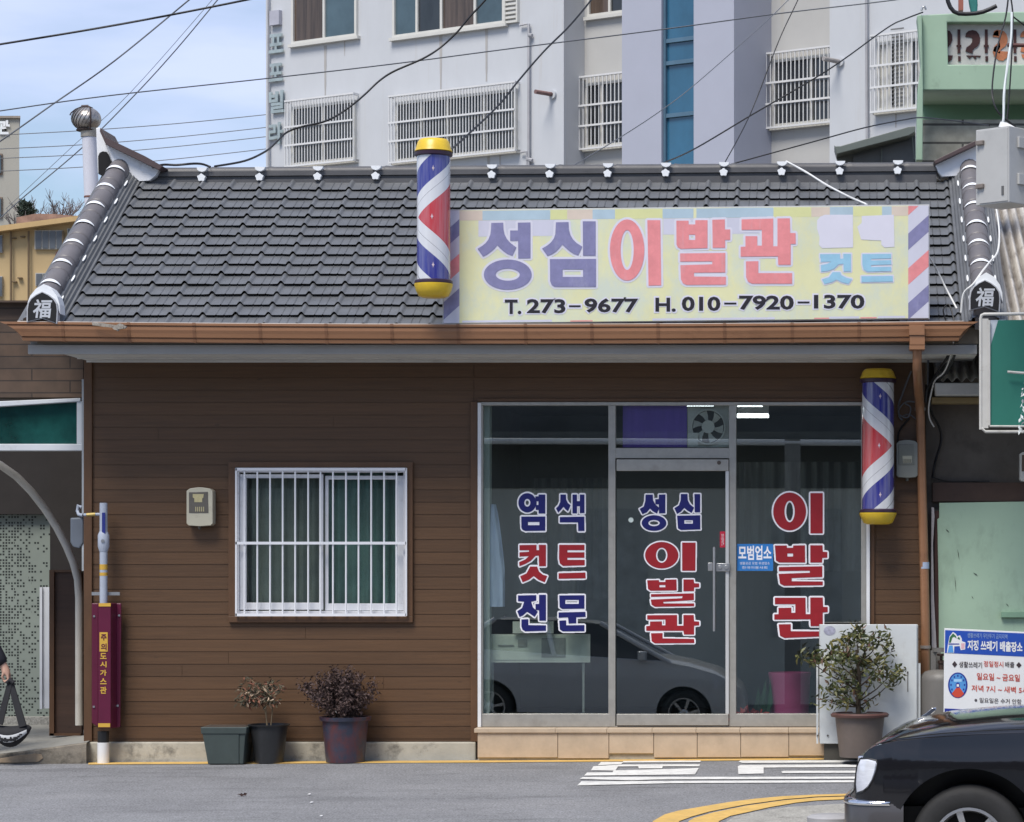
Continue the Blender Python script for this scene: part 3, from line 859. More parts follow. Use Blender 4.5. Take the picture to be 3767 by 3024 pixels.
MB().lathe([(.0365, -.026), (.0375, -.026), (.0375, .026), (.0365, .026)], q, 16).build('pipe_sticker', M('pale blue sticker', (.35, .42, .55), .5), dps, smooth=40)

# ---- barred window
WFR = M('white window frame', (.70, .71, .74), .4, var=.06, dirt=(.35, .33, .3), da=.45, ds=9)
GL = glass('window glass', (.85, .9, .88), .04)
win = thing('unused', 'x', 'x') if False else None
wf = MB()
for r_ in ((840, 1700, 1518, 1719), (840, 2267, 1518, 2290), (840, 1719, 866, 2267), (1496, 1719, 1518, 2267)):
    wf.pbox(*r_, -.034, .03)
wt = wf.build('window', TRIM, shop, bevel=.003)
fr = MB()
fr.pbox(866, 1720, 1496, 1738, -.012, .06); fr.pbox(866, 2248, 1496, 2266, -.012, .06); fr.pbox(866, 1738, 880, 2248, -.012, .06); fr.pbox(1484, 1738, 1496, 2248, -.012, .06)
for a, b, c, d, y in ((882, 1745, 1188, 2243, .0), (1196, 1750, 1484, 2246, .03)):
    g = 24 if a < 1000 else 12
    gr = 14 if a < 1000 else 30
    fr.pbox(a, b, c, b + 14, y, y + .03); fr.pbox(a, d - 26, c, d, y, y + .03); fr.pbox(a, b + 14, a + g, d - 26, y, y + .03); fr.pbox(c - gr, b + 14, c, d - 26, y, y + .03)
fr.build('window_frame', WFR, wt, bevel=.002)
MB().pbox(904, 1756, 1176, 2219, .014, .018).pbox(1206, 1762, 1456, 2222, .044, .048).build('window_pane', GL, wt)
gb = MB()
for x in (899.4, 946.7, 993.6, 1040, 1086, 1133.7, 1179, 1225, 1272.8, 1319, 1365.6, 1413, 1459):
    gb.tube([P(x, 1724, -.05), P(x, 2262, -.05)], .0075, 8)
for y in (1726, 1998, 2262):
    gb.pbox(866, y - 5, 1494, y + 5, -.066, -.0585)
for x in (868, 1494):
    gb.pbox(x - 3, 1722, x + 3, 2266, -.066, -.05)
gb.build('window_grille', M('white grille paint', (.78, .79, .82), .35, var=.04), wt, smooth=40)
cu = MB()
CUR1 = M('grey green curtain', (.17, .178, .168), .8, var=.25); CUR2 = M('teal green curtain', (.115, .19, .18), .8, var=.25)
def curtain(mb, px0, px1, py0, py1, Y, amp=.02, nfold=9):
    a, b = P(px0, py1, Y), P(px1, py0, Y)
    n = nfold * 8
    top, bot = [], []
    ph = random.uniform(0, 6)
    for i in range(n + 1):
        u = i / n
        yy = Y + amp * math.sin(u * nfold * 6.283 + ph + 1.5 * math.sin(u * 9))
        top.append(Vector((a.x + (b.x - a.x) * u, yy, b.z))); bot.append(Vector((a.x + (b.x - a.x) * u, yy * 1.0, a.z)))
    mb.grid([bot, top])
curtain(cu, 880, 1195, 1735, 2250, .11, .018, 7)
cu.cur = 1
curtain(cu, 1190, 1490, 1735, 2250, .12, .018, 7)
cu.build('curtain', [CUR1, CUR2], wt, smooth=60)

# ---- glazed shop front
front = MB()
YF = -.03
for r_ in ((1770, 1479, 3186, 1491), (1770, 2626, 2240, 2674), (2706, 2626, 3186, 2673), (2238, 1491, 2264, 2674), (2682, 1491, 2708, 2673), (2264, 1648, 2682, 1686), (1770, 1491, 1776, 2626), (3168, 1491, 3186, 2626), (2264, 2671, 2682, 2675)):
    front.pbox(*r_, YF, .05)
ff = front.build('shopfront', ALU, shop, bevel=.003)
jm = MB()
jm.pbox(1757, 1481, 1770, 2675, -.045, .03); jm.pbox(3187, 1476, 3200, 2785, -.045, .03)
jm.each('white_jamb', WHITE, ff, bevel=.003)
SG = glass('shop glass', (.88, .92, .91), .16)
for i, r_ in enumerate(((1775, 1490, 2239, 2627), (2263, 1490, 2683, 1649), (2707, 1490, 3169, 2627))):
    MB().pbox(*r_, .012, .018).build('window_pane', SG, ff)
NAVY = M('navy vinyl lettering', (.009, .011, .125), .4, var=.1, vs=14)
RED = M('red vinyl lettering', (.31, .013, .02), .4, var=.08, vs=14)
VW = M('white vinyl edging', (.88, .87, .91), .4, var=.04)
fnw = lambda x, y, d: P(x, y, .012 - d)
lettering('lettering', WIN_A, W178, fnw, NAVY, VW, ff, 5.5)
lettering('lettering', WIN_B, W17, fnw, RED, VW, ff, 5.5)
lettering('lettering', WIN_C, W21, fnw, NAVY, VW, ff, 5.5)
lettering('lettering', RIGHT, W25, fnw, RED, VW, ff, 6)
stk = MB().pbox(2711, 2001, 2844, 2100, .007, .0115).build('window_sticker', M('blue sticker', (.03, .2, .55), .4, var=.05), ff)
text_on('lettering', '모범업소', [(2716, 2007), (2838, 2060)], .006, VW, stk, bold=.03)
text_on('lettering', '생활공감 모범 위생업소', [(2721, 2067), (2832, 2077)], .006, VW, stk)
text_on('lettering', '한국이용사회', [(2730, 2083), (2822, 2093)], .006, VW, stk)
# door
door = MB()
door.pbox(2268, 1690, 2680, 1732, -.05, .02)
do = door.build('door', ALU, shop, bevel=.003)
MB().pbox(2268, 2627, 2680, 2669, -.05, .02).build('bottom_rail', ALU, do, bevel=.003)
MB().pbox(2268, 1731, 2668, 2628, -.018, -.008).build('door_pane', SG, do)
MB().pbox(2669, 1733, 2681, 2626, -.045, .01).build('door_edge', M('pale aluminium strip', (.62, .63, .63), .35, metal=.3, var=.05), do)
fnd = lambda x, y, d: P(x, y, -.018 - d)
lettering('lettering', DOOR_A, W17, fnd, NAVY, VW, do, 5)
lettering('lettering', DOOR_B, W17, fnd, RED, VW, do, 5)
lettering('lettering', DOOR_C, W21, fnd, RED, VW, do, 5)
hd = MB()
hd.tube([P(2627, 2012, -.085), P(2627, 2322, -.085)], .0105, 10)
for y in (2040, 2295): hd.tube([P(2627, y, -.085), P(2627, y, -.01)], .008, 8)
hd.build('door_handle', STEEL, do, smooth=40)
lk = MB()
lk.pbox(2604, 2070, 2622, 2100, -.05, -.012); lk.pbox(2634, 2072, 2684, 2102, -.06, -.012)
lk.tube([P(2648, 2086, -.07), P(2648, 2086, -.05)], .016, 14); lk.tube([P(2672, 2086, -.07), P(2672, 2086, -.05)], .018, 14)
lk.build('door_lock', STEEL, do, smooth=40, bevel=.003)
MB().tube([P(2321, 1913, -.035), P(2321, 1913, -.012)], .02, 18).build('door_stop', M('pale green knob', (.6, .68, .64), .3), do, smooth=40)
MB().tube([P(2645, 1702, -.056), P(2645, 1702, -.04)], .016, 14).build('hinge_cap', M('dark bolt', (.09, .07, .06), .5), do, smooth=40)
rs = MB().pbox(2648, 1955, 2668, 2014, -.0215, -.0185).build('door_sticker', M('red sticker', (.5, .02, .05), .4), do)
text_on('lettering', '당기세요', [(2661, 1961), (2661, 2008)] if False else [(2654, 1962), (2663, 1962), (2663, 2008), (2654, 2008)], -.0225, VW, rs)

# ---- inside of the shop
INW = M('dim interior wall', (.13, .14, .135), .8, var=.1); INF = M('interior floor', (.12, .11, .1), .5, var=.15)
ins = MB()
xa, xb = X0(1757), X0(3195)
ins.box(xa - .05, xb + .05, 3.0, 3.08, .2, 3.0); ins.box(xa - .05, xa, .02, 3.0, .2, 3.0); ins.box(xb, xb + .05, .16, 3.0, .2, 3.0); ins.box(xa, xb, .05, 3.0, 2.9, 2.98)
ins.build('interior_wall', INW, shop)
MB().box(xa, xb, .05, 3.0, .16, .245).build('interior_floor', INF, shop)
MB().pbox(1776, 1492, 1801, 2625, .06, .2).build('inner_pillar', M('pale green pillar', (.62, .7, .64), .6, var=.04), shop)
LAMP = M('lit fluorescent tube', (.9, .92, 1), .5, emit=(.9, .95, 1), es=6)
def lamp(px0, px1, py, Y, label):
    t = thing('ceiling_light', label, 'ceiling light', P((px0 + px1) / 2, py, Y), 'fluorescent lights inside the shop')
    a, b = P(px0, py, Y), P(px1, py, Y)
    MB().box(a.x, b.x, Y - .02, Y + .06, a.z + .02, 2.9).build('lamp_body', WHITE, t)
    MB().tube([a, b], .016, 10).build('lamp_tube', LAMP, t, smooth=40)
lamp(2512, 2625, 1488, .55, 'thin lit fluorescent tube above the fan behind the door transom')
lamp(2712, 2805, 1489, .6, 'lit fluorescent tube at the very top of the right shop pane')
lamp(2712, 2828, 1530, 1.3, 'lower lit fluorescent tube seen through the right shop pane')
# purple sheet and fan in the transom
tag(MB().pbox(2291, 1492, 2527, 1646, .05, .056).build('purple_sheet', M('purple plastic sheet', (.20, .105, .56), .4, var=.12, vs=6, stretch=(3, 1, .4)), recenter=True), 'plain purple sheet filling the left of the transom over the door', 'sheet')
fan = thing('ventilation_fan', 'round white ventilation fan mounted in the transom over the door', 'fan', P(2605, 1572, .05))
FW = M('off white fan plastic', (.82, .80, .74), .45, var=.08)
fp = MB(); fp.prism([[P(x, y, .06) for x, y in rect(2529, 1494, 2681, 1646)], [P(x, y, .06) for x, y in ell(2605, 1570, 61, 64)]], (0, .02, 0))
fp.build('fan_frame', FW, fan)
rg = MB(); rg.prism([[P(x, y, .03) for x, y in ell(2605, 1570, 64, 66)], [P(x, y, .03) for x, y in ell(2605, 1570, 59, 61)]], (0, .06, 0)); rg.build('fan_ring', FW, fan, smooth=40)
bl = MB()
for i in range(6):
    a = i * math.pi / 3 + .3
    pts = []
    for r_, da, dy in ((22, -.15, .055), (40, -.28, .05), (57, -.42, .045), (58, .12, .075), (40, .2, .075), (22, .22, .07)):
        q = P(2605 + r_ * math.cos(a + da), 1570 + r_ * 1.03 * math.sin(a + da), .06); q.y = dy
        pts.append(q)
    bl.add(pts, [(0, 1, 4, 5), (1, 2, 3, 4)])
bl.build('fan_blade', FW, fan, smooth=60)
MB().tube([P(2605, 1570, .03), P(2605, 1570, .09)], .052, 24).build('fan_hub', FW, fan, smooth=40)
MB().pbox(2529, 1592, 2568, 1646, .035, .055).build('fan_switch_box', FW, fan, bevel=.004)
MB().pbox(2529, 1494, 2681, 1646, .12, .124).build('fan_backing', M('grey duct', (.14, .13, .12), .7), fan)
# shirt, board on a stand, notice, bucket
SHIRT = M('pale blue shirt cloth', (.52, .62, .82), .8, var=.1, bump=.1, bs=30)
sh = MB()
rws = []
for i in range(15):
    v = i / 14
    py = 1855 + (2232 - 1855) * v
    hw = 9 + 33 * min(1, v * 1.6) ** .7 + 4 * v
    cx = 1815 - 4 * v
    rws.append([P(cx + hw * math.cos(math.pi * j / 12), py, .14) + Vector((0, -.05 * math.sin(math.pi * j / 12) - .012 * math.sin(j * 1.9 + v * 5), 0)) for j in range(13)])
sh.grid(rws); so_ = sh.build('hanging_shirt', SHIRT, smooth=70, recenter=True)
tag(so_, 'pale blue shirt hanging inside the left shop window', 'shirt')
PAPER = M('cream board', (.76, .78, .68), .6, var=.08, vs=5); GREYP = M('grey print', (.3, .32, .3), .6, var=.2, vs=20)
bd = thing('notice_board', 'wide cream board on two thin legs inside the left shop window', 'board', P(1990, 2622, .2))
MB().pbox(1803, 2333, 2171, 2437, .16, .18).build('board', PAPER, bd)
MB().pbox(1812, 2340, 2160, 2428, .155, .1595).build('board_panel', M('pale green paper', (.68, .73, .63), .6, var=.12, vs=7), bd)
MB().pbox(1992, 2347, 2080, 2419, .15, .1545).build('poster', GREYP, bd)
MB().pbox(1832, 2372, 1890, 2378, .15, .1545).pbox(1905, 2352, 1940, 2380, .15, .1545).each('print', GREYP, bd)
for x in (1812, 2146): MB().pbox(x - 4, 2437, x + 4, 2622, .17, .19).build('leg', GREYP, bd)
nt_ = MB().pbox(1886, 2286, 2036, 2330, .12, .125).build('window_card', PAPER, recenter=True)
tag(nt_, 'small white card with black print above the cream board in the window', 'card')
bk = thing('pink_tub', 'tall pink plastic tub standing inside the right shop window', 'tub', P(2905, 2622, .45))
PINK = M('pink plastic', (.62, .10, .28), .45, var=.12, vs=3)
c = P(2905, 2622, .45); c.z = .245
MB().lathe([(.14, 0), (.15, .01), (.168, .38), (.175, .40), (.175, .425), (.16, .425), (.16, .40)], c, 28).build('tub', PINK, bk, smooth=40)
rb = MB()
for i in range(26):
    p = P(random.uniform(2715, 2805), 2618, .3); p.z = .25 + random.uniform(0, .06)
    rb.leaf(p, (random.uniform(-1, 1), random.uniform(-.4, .4), random.uniform(.2, 1)), .12, .5)
tag(rb.build('red_cloth', M('red cloth', (.55, .07, .06), .8), recenter=True), 'heap of crumpled red cloth inside the right shop window', 'cloth')
gp = MB()
for i in range(9):
    p = P(2795 + random.uniform(-22, 22), 2610, .32); p.z = .25
    gp.leaf(p, (random.uniform(-.25, .25), random.uniform(-.2, .2), 1), random.uniform(.2, .38), .2)
tag(gp.build('green_houseplant', M('houseplant leaf', (.03, .1, .05), .5), recenter=True), 'upright green houseplant beside the pink tub inside the shop', 'plant')
SHEER = M('grey sheer curtain', (.17, .18, .175), .9, var=.25, vs=4, stretch=(6, 1, .4))
for px0, px1, py0, py1, lb in ((2712, 3168, 1700, 2100, 'grey sheer curtain hanging inside the right shop pane'), (1950, 2236, 1760, 2200, 'grey sheer curtain hanging inside the left shop pane')):
    cuw = MB(); curtain(cuw, px0, px1, py0, py1, 1.5, .03, 9)
    tag(cuw.build('curtain', SHEER, smooth=60, recenter=True), lb, 'curtain', 'curtains inside the shop')
# ================================================================ things on and in front of the shop
def math_node(t, op, a, b=None, c=None):
    n = t.nodes.new('ShaderNodeMath'); n.operation = op
    for i, v in enumerate((a, b, c)):
        if v is None: continue
        if isinstance(v, (int, float)): n.inputs[i].default_value = v
        else: t.links.new(v, n.inputs[i])
    return n.outputs[0]
# ---- roof signboard
YS = -.85
sign = thing('signboard', 'long faded yellow barber signboard standing on the roof edge', 'sign', P(2520, 1185, YS))
SFACE = M('faded yellow print', (.72, .71, .42), .35, var=.06, vs=2, dirt=(.60, .66, .58), da=.85, ds=2.2, dth=.42, dstretch=(1, 1, .7))
SBOX = M('signboard casing', (.5, .5, .52), .45, var=.08)
def sl(x): return -.0108 * (x - 1628)
box = [(1628, 771), (3420, 771 + sl(3420)), (3420, 1193 + sl(3420)), (1628, 1193)]
MB().pprism(box, YS + .01, YS + .08).build('casing', SBOX, sign, bevel=.004)
inn = [(1632, 775), (3416, 775 + sl(3416)), (3416, 1189 + sl(3416)), (1632, 1189)]
fc_ = MB().pprism(inn, YS, YS + .008).build('panel', SFACE, sign)
def sq(x0, x1, y0, y1): return [(x0, y0 + sl(x0)), (x1, y0 + sl(x1)), (x1, y1 + sl(x1)), (x0, y1 + sl(x0))]
PB = M('faded blue print', (.42, .54, .62), .35, var=.08, vs=5); PP = M('faded peach print', (.66, .56, .47), .35, var=.08, vs=5); PYL = M('pale yellow print', (.67, .68, .34), .35, var=.05); PLV = M('faded lilac print', (.60, .60, .70), .35, var=.06, vs=4, stretch=(1, 1, .4)); PN = M('faded navy print', (.22, .215, .38), .4, var=.12, vs=16, dirt=(.40, .40, .53), da=.5, ds=9, dstretch=(1, 1, .3)); PR = M('faded red print', (.76, .265, .275), .4, var=.1, vs=10, dirt=(.70, .40, .43), da=.6, ds=5, dstretch=(1.5, 1, .25)); PBL = M('faded sky blue print', (.30, .54, .70), .4, var=.08, vs=10)
def band(mat, rs, y0, y1):
    mb = MB()
    for a, b in rs:
        mb.add([P(x, y, YS - .0006) for x, y in sq(a, b, y0, y1)], [(0, 1, 2, 3)])
    mb.each('print', mat, fc_)
band(PB, [(1775, 2024), (2180, 2262), (2438, 2551), (2562, 2845), (3053, 3138), (3245, 3280)], 777, 812)
band(PP, [(1690, 1775), (2087, 2180), (2985, 3053), (3280, 3340)], 777, 812)
band(PYL, [(2025, 2086), (2263, 2437), (2846, 2984), (3139, 3244)], 777, 812)
band(PLV, [(1760, 2060), (2440, 2900)], 813, 872)
band(PLV, [(1700, 2030), (2400, 2850), (3050, 3160), (3230, 3330)], 1180, 1188)
band(PR, [(2098, 2180), (2995, 3050), (3165, 3225)], 1184, 1188)
# striped side columns
for x0, x1, st_ in ((3341, 3416, ((731, 792, PR), (859, 920, PN), (987, 1048, PR), (1115, 1176, PN))), (1632, 1690, ((858, 918, PN), (985, 1050, PR), (1112, 1176, PN)))):
    mb = MB(); mb.add([P(x, y, YS - .0006) for x, y in ((x0, 775 + sl(x0)), (x1, 775 + sl(x1)), (x1, 1189 + sl(x1)), (x0, 1189 + sl(x0)))], [(0, 1, 2, 3)])
    mb.build('print', PLV, fc_)
    for a, b, mt in st_:
        mb = MB()
        dx = x1 - x0
        pts = [(x0, a), (x1, a - .9 * dx), (x1, b - .9 * dx), (x0, b)]
        top = 776 + sl(x0)
        if a - .9 * dx < top:                                # clipped by the top edge
            pts = [(x0, top), (x0 + (a - top) / .9 if a > top else x0, top), (x0 + (b - top) / .9, top), (x0, b)]
            pts = pts if a <= top else [(x0, a)] + pts[1:]
        mb.add([P(x, y, YS - .0012) for x, y in pts], tessellate_polygon([[P(x, y, 0) for x, y in pts]]))
        mb.build('print', mt, fc_)
fns = lambda x, y, d: P(x, y, YS - d)
EDGE = M('pale lilac print edge', (.68, .67, .76), .35, var=.03)
lettering('lettering', SIGN_NAVY, S15, fns, PN, EDGE, fc_, 8)
lettering('lettering', SIGN_RED1, S15, fns, PR, EDGE, fc_, 8)
lettering('lettering', SIGN_RED2, S24, fns, PR, EDGE, fc_, 8)
lettering('lettering', SIGN_BLUE, S24, fns, PBL, EDGE, fc_, 5)
glyphs(SIGN_FADED, S24, fns, .002).build('faded_lettering', EDGE, fc_)
INK = M('black print', (.02, .017, .022), .4)
for yy, bd_, mt, dd in ((0, .03, INK, .0034), (0, .062, EDGE, .0018)):
    mb = MB()
    fnx = lambda x, y: P(x, y, YS - dd)
    g = 6 if mt is EDGE else 0
    def ch(body, x0, x1, y0, y1):
        text_add(mb, body, [(x0 - g, y0 - g), (x1 + g, y1 + g)], fnx, bd_)
    ch('T.', 1857, 1918, 1102, 1156); ch('273', 1938, 2080, 1100, 1153); ch('9677', 2150, 2348, 1097, 1150)
    ch('H.', 2411, 2486, 1095, 1147); ch('010', 2508, 2650, 1091, 1144); ch('7920', 2719, 2920, 1087, 1140); ch('1370', 2994, 3180, 1084, 1136)
    for x0, x1, y in ((2093, 2136, 1126), (2664, 2709, 1116), (2934, 2978, 1112)):
        mb.add([fnx(x0 - g, y - 3 - g), fnx(x1 + g, y - 3 - g), fnx(x1 + g, y + 4 + g), fnx(x0 - g, y + 4 + g)], [(0, 1, 2, 3)])
    mb.build('lettering' if mt is INK else 'letter_outline', mt, fc_)
br = MB()
for px in (1760, 2200, 2700, 3200):
    q = P(px, 1150, YS)
    br.box(q.x - .02, q.x + .02, YS + .08, .25, roofz(-.2) + .03, roofz(-.2) + .07); br.box(q.x - .02, q.x + .02, YS + .075, YS + .10, roofz(-.75), q.z + .1)
br.build('bracket', STEEL, sign)
cbl = MB()
pts = [P(1700 + i * 70, 1202 + sl(1700 + i * 70) + 5 * math.sin(i * 1.3), YS + .02) for i in range(24)]
cbl.tube(pts, .006, 6); cbl.build('sign_wire', CABLE, sign, smooth=60)

# ---- barber poles
def pole_mat(name, c, sgn):
    m = M(name, (.7, .7, .72), .18, var=.03, coat=.6)
    t = m.node_tree; b = t.nodes['Principled BSDF']
    tcn = [n for n in t.nodes if n.type == 'TEX_COORD'][0]
    sp_ = t.nodes.new('ShaderNodeSeparateXYZ'); t.links.new(tcn.outputs['Object'], sp_.inputs[0])
    dx = math_node(t, 'SUBTRACT', sp_.outputs[0], c.x); dy = math_node(t, 'SUBTRACT', c.y, sp_.outputs[1])
    th = math_node(t, 'ARCTAN2', dx, dy)
    az_ = math_node(t, 'ABSOLUTE', math_node(t, 'SUBTRACT', sp_.outputs[2], c.z))
    wv = math_node(t, 'SUBTRACT', az_, math_node(t, 'MULTIPLY', th, .105 * sgn))
    rp = t.nodes.new('ShaderNodeValToRGB'); rp.color_ramp.interpolation = 'CONSTANT'
    fac = math_node(t, 'ADD', math_node(t, 'MULTIPLY', wv, 1.0), .3)       # 0..1 = -0.3 m .. 0.7 m
    Wc, Rc, Bc, Gc = (.66, .67, .70), (.5, .03, .04), (.022, .025, .24), (.2, .2, .22)
    e = rp.color_ramp.elements
    e[0].position = 0; e[0].color = (*Wc, 1); e[1].position = .13; e[1].color = (*Rc, 1)
    for pos, cc in ((.405, Wc), (.497, Gc), (.503, Wc), (.575, Bc), (.768, Wc), (.85, Gc), (.856, Wc), (.93, Rc)):
        q = e.new(pos); q.color = (*cc, 1)
    t.links.new(fac, rp.inputs[0])
    st_n = t.nodes.new('ShaderNodeTexNoise'); st_n.inputs['Scale'].default_value = 12; st_n.inputs['Detail'].default_value = 4
    mpn = t.nodes.new('ShaderNodeMapping'); mpn.inputs['Scale'].default_value = (3, 3, .25); t.links.new(tcn.outputs['Object'], mpn.inputs[0]); t.links.new(mpn.outputs[0], st_n.inputs['Vector'])
    rr_ = t.nodes.new('ShaderNodeMapRange'); rr_.inputs[1].default_value = .35; rr_.inputs[2].default_value = .75; rr_.inputs[3].default_value = 0; rr_.inputs[4].default_value = .22; t.links.new(st_n.outputs['Fac'], rr_.inputs[0])
    mxn = t.nodes.new('ShaderNodeMixRGB'); mxn.inputs[2].default_value = (.5, .5, .55, 1); t.links.new(rr_.outputs[0], mxn.inputs[0]); t.links.new(rp.outputs[0], mxn.inputs[1])
    t.links.new(mxn.outputs[0], b.inputs['Base Color'])
    return m
YEL = M('yellow cap paint', (.70, .47, .03), .35, var=.1, vs=10, dirt=(.3, .2, .05), da=.4, ds=12)
RIM = M('dark purple rim', (.03, .012, .03), .4)
PEARL = M('pale star print', (.62, .5, .55), .4)
def barber_pole(label, px, Y, y_cap0, y_b0, y_b1, y_end, rpx, sgn):
    s = (Y + D) / F
    r_ = rpx * s
    top, b0, b1, end = (P(px, y, Y).z for y in (y_cap0, y_b0, y_b1, y_end))
    mid = (b0 + b1) / 2
    t = thing('barber_pole', label, 'barber pole', (P(px, 0, Y).x, Y, end), 'striped barber poles of the shop')
    c = Vector((P(px, 0, Y).x, Y, 0))
    mb = MB(); mb.lathe([(r_ * .97, b1), (r_ * .97, b0)], c, 48)
    mb.build('striped_tube', pole_mat('barber pole stripes', Vector((c.x, c.y, mid)), sgn), t, smooth=40)
    h = top - b0
    MB().lathe([(r_ * 1.06, b0 + .022), (r_ * 1.10, b0 + .028), (r_ * 1.02, b0 + h * .45), (r_ * .92, b0 + h * .8), (r_ * .80, b0 + h * .97), (r_ * .6, top)], c, 40).build('top_cap', YEL, t, smooth=50)
    MB().lathe([(r_ * 1.0, b0 - .012), (r_ * 1.10, b0 - .005), (r_ * 1.11, b0 + .018), (r_ * 1.0, b0 + .024)], c, 40).build('rim', RIM, t, smooth=40)
    MB().lathe([(r_ * 1.0, b1 - .02), (r_ * 1.11, b1 - .014), (r_ * 1.10, b1 + .004), (r_ * 1.0, b1 + .012)], c, 40).build('rim', RIM, t, smooth=40)
    MB().lathe([(r_ * .66, end), (r_ * .88, end + .012), (r_ * 1.02, end + .05), (r_ * 1.12, b1 - .028), (r_ * 1.12, b1 - .018)], c, 40).build('bottom_cap', YEL, t, smooth=50)
    sm = MB()
    for dz in (.19 / .47 * 0 + .38 * (b0 - b1), 0, -.38 * (b0 - b1)):
        a0 = .12 if dz else .05
        pts = []
        for j in range(8):
            q = 2 * math.pi * j / 8; k = (1.0 if j % 2 == 0 else .45)
            an = a0 + math.cos(q) * .011 * k / r_
            pts.append(Vector((c.x + math.sin(an) * r_ * .985, c.y - math.cos(an) * r_ * .985, mid + dz + math.sin(q) * .024 * k)))
        ctr = Vector((c.x + math.sin(a0) * r_ * .99, c.y - math.cos(a0) * r_ * .99, mid + dz))
        sm.add([ctr] + pts, [(0, 1 + j, 1 + (j + 1) % 8) for j in range(8)])
    sm.each('star_mark', PEARL, t)
    arm = MB(); arm.box(c.x - .02, c.x + .02, Y + r_ * .9, Y + r_ + .3, b0 - .12, b0 - .08); arm.box(c.x - .02, c.x + .02, Y + r_ * .9, Y + r_ + .3, b1 + .08, b1 + .12)
    arm.each('bracket', STEEL, t)
barber_pole('upper barber pole at the left end of the roof signboard', 1595, -1.02, 512, 571, 1036, 1095, 63, 1)
barber_pole('lower barber pole under the eaves at the right of the shop windows', 3230, -.22, 1357, 1404, 1878, 1929, 61, -1)

# ---- electric meters
MCRE = M('cream meter plastic', (.52, .49, .38), .4, var=.06, dirt=(.3, .27, .2), da=.4, ds=12); MGRY = M('grey meter plastic', (.20, .21, .19), .45, var=.08)
MWIN = M('smoky meter window', (.13, .12, .105), .2, var=.1); MLAB = M('meter label', (.5, .44, .24), .5, var=.1, vs=30)
def meter(label, x0, y0, x1, y1, mats, lab2):
    t = thing('electric_meter', label, 'meter', P((x0 + x1) / 2, y1, -.05), 'electric meters on the shop wall')
    w_, h_ = x1 - x0, y1 - y0
    sh = [(x0, y0 + .09 * h_), (x0 + .12 * w_, y0 + .03 * h_), (x0 + .4 * w_, y0), (x0 + .6 * w_, y0), (x0 + .88 * w_, y0 + .03 * h_), (x1, y0 + .09 * h_), (x1, y0 + .93 * h_), (x1 - .08 * w_, y1 - .02 * h_), (x0 + .5 * w_, y1), (x0 + .08 * w_, y1 - .02 * h_), (x0, y0 + .93 * h_)]
    MB().pprism(sh, -.11, -.001).build('meter_case', mats[0], t, bevel=.008)
    MB().pprism([(x0 + .09 * w_, y0 + .12 * h_), (x1 - .18 * w_, y0 + .11 * h_), (x1 - .16 * w_, y0 + .66 * h_), (x0 + .09 * w_, y0 + .66 * h_)], -.114, -.105).build('meter_window', mats[1], t, bevel=.003)
    MB().pprism([(x0 + a * w_, y0 + b * h_) for a, b in lab2], -.1155, -.113).build('meter_label', mats[2], t)
    d = MB()
    for k in range(5): d.pbox(x0 + (.34 + k * .075) * w_, y0 + .5 * h_, x0 + (.37 + k * .075) * w_, y0 + .62 * h_, -.1155, -.113)
    d.each('meter_digit', mats[2], t)
    MB().tube([P((x0 + x1) / 2, y1 - 2, -.05), P((x0 + x1) / 2, y1 + 11, -.05)], .012, 8).build('cable_gland', mats[1], t)
meter('cream electric meter on the brown plank wall beside the barred window', 686, 1793, 782, 1936, (MCRE, MWIN, MLAB), ((.24, .17), (.66, .17), (.64, .27), (.6, .28), (.6, .38), (.3, .38), (.3, .28), (.24, .26)))
meter('grey electric meter between the lower barber pole and the downspout', 3298, 1618, 3376, 1758, (MGRY, M('grey meter cover', (.16, .17, .15), .3), M('pale meter label', (.38, .38, .30), .5)), ((.28, .42), (.72, .42), (.72, .6), (.3, .6)))

# ---- gas riser pipe with guard
PIPEB = M('pale blue grey pipe', (.40, .44, .52), .4, var=.06, dirt=(.3, .3, .3), da=.3, ds=9)
MAR = M('maroon guard paint', (.105, .008, .035), .38, var=.1, vs=5); YLW = M('yellow warning tape', (.6, .36, .05), .5, var=.1); BRASS = M('brass fitting', (.45, .34, .12), .35, metal=.6)
gp = thing('gas_pipe', 'pale grey gas riser with maroon guard at the left corner of the shop', 'pipe', P(379, 2808, -.16))
g = MB(); yp = -.14
g.tube([P(381, 1850, yp), P(381, 1855, yp), P(381, 1960, yp)], [.03, .031, .031], 16); g.tube([P(381, 1955, yp), P(381, 1968, yp), P(381, 2010, yp), P(381, 2030, yp)], [.032, .045, .045, .032], 16); g.tube([P(381, 2025, yp), P(381, 2240, yp)], .0305, 16)
g.build('pipe', PIPEB, gp, smooth=40)
MB().tube([P(380, 2690, yp), P(380, 2731, yp)], .044, 16).build('pipe_sleeve', BLACK, gp, smooth=40)
MB().tube([P(380, 2731, yp), P(380, 2812, yp)], .047, 16).build('pipe_foot', WHITE, gp, smooth=40)
gd = MB()
gd.pprism([(337, 2219), (362, 2219), (362, 2675), (337, 2660)], -.10, -.085)
gd.pprism([(408, 2219), (446, 2219), (442, 2675), (408, 2680)], -.10, -.085)
a0, a1 = P(362, 2219, -.21), P(408, 2679, -.21)
gd.hexa([(a0.x, -.215, a1.z), (a1.x, -.215, a1.z), (a1.x + .02, -.09, a1.z), (a0.x - .005, -.09, a1.z), (a0.x, -.215, a0.z), (a1.x, -.215, a0.z), (a1.x + .02, -.09, a0.z), (a0.x - .005, -.09, a0.z)])
gdo = gd.build('pipe_guard', MAR, gp, bevel=.006)
yt = MB().pbox(363, 2219, 407, 2231, -.219, -.214).pbox(361, 2661, 405, 2675, -.219, -.214).pbox(366, 2326, 396, 2397, -.219, -.2155).each('yellow_label', YLW, gdo)
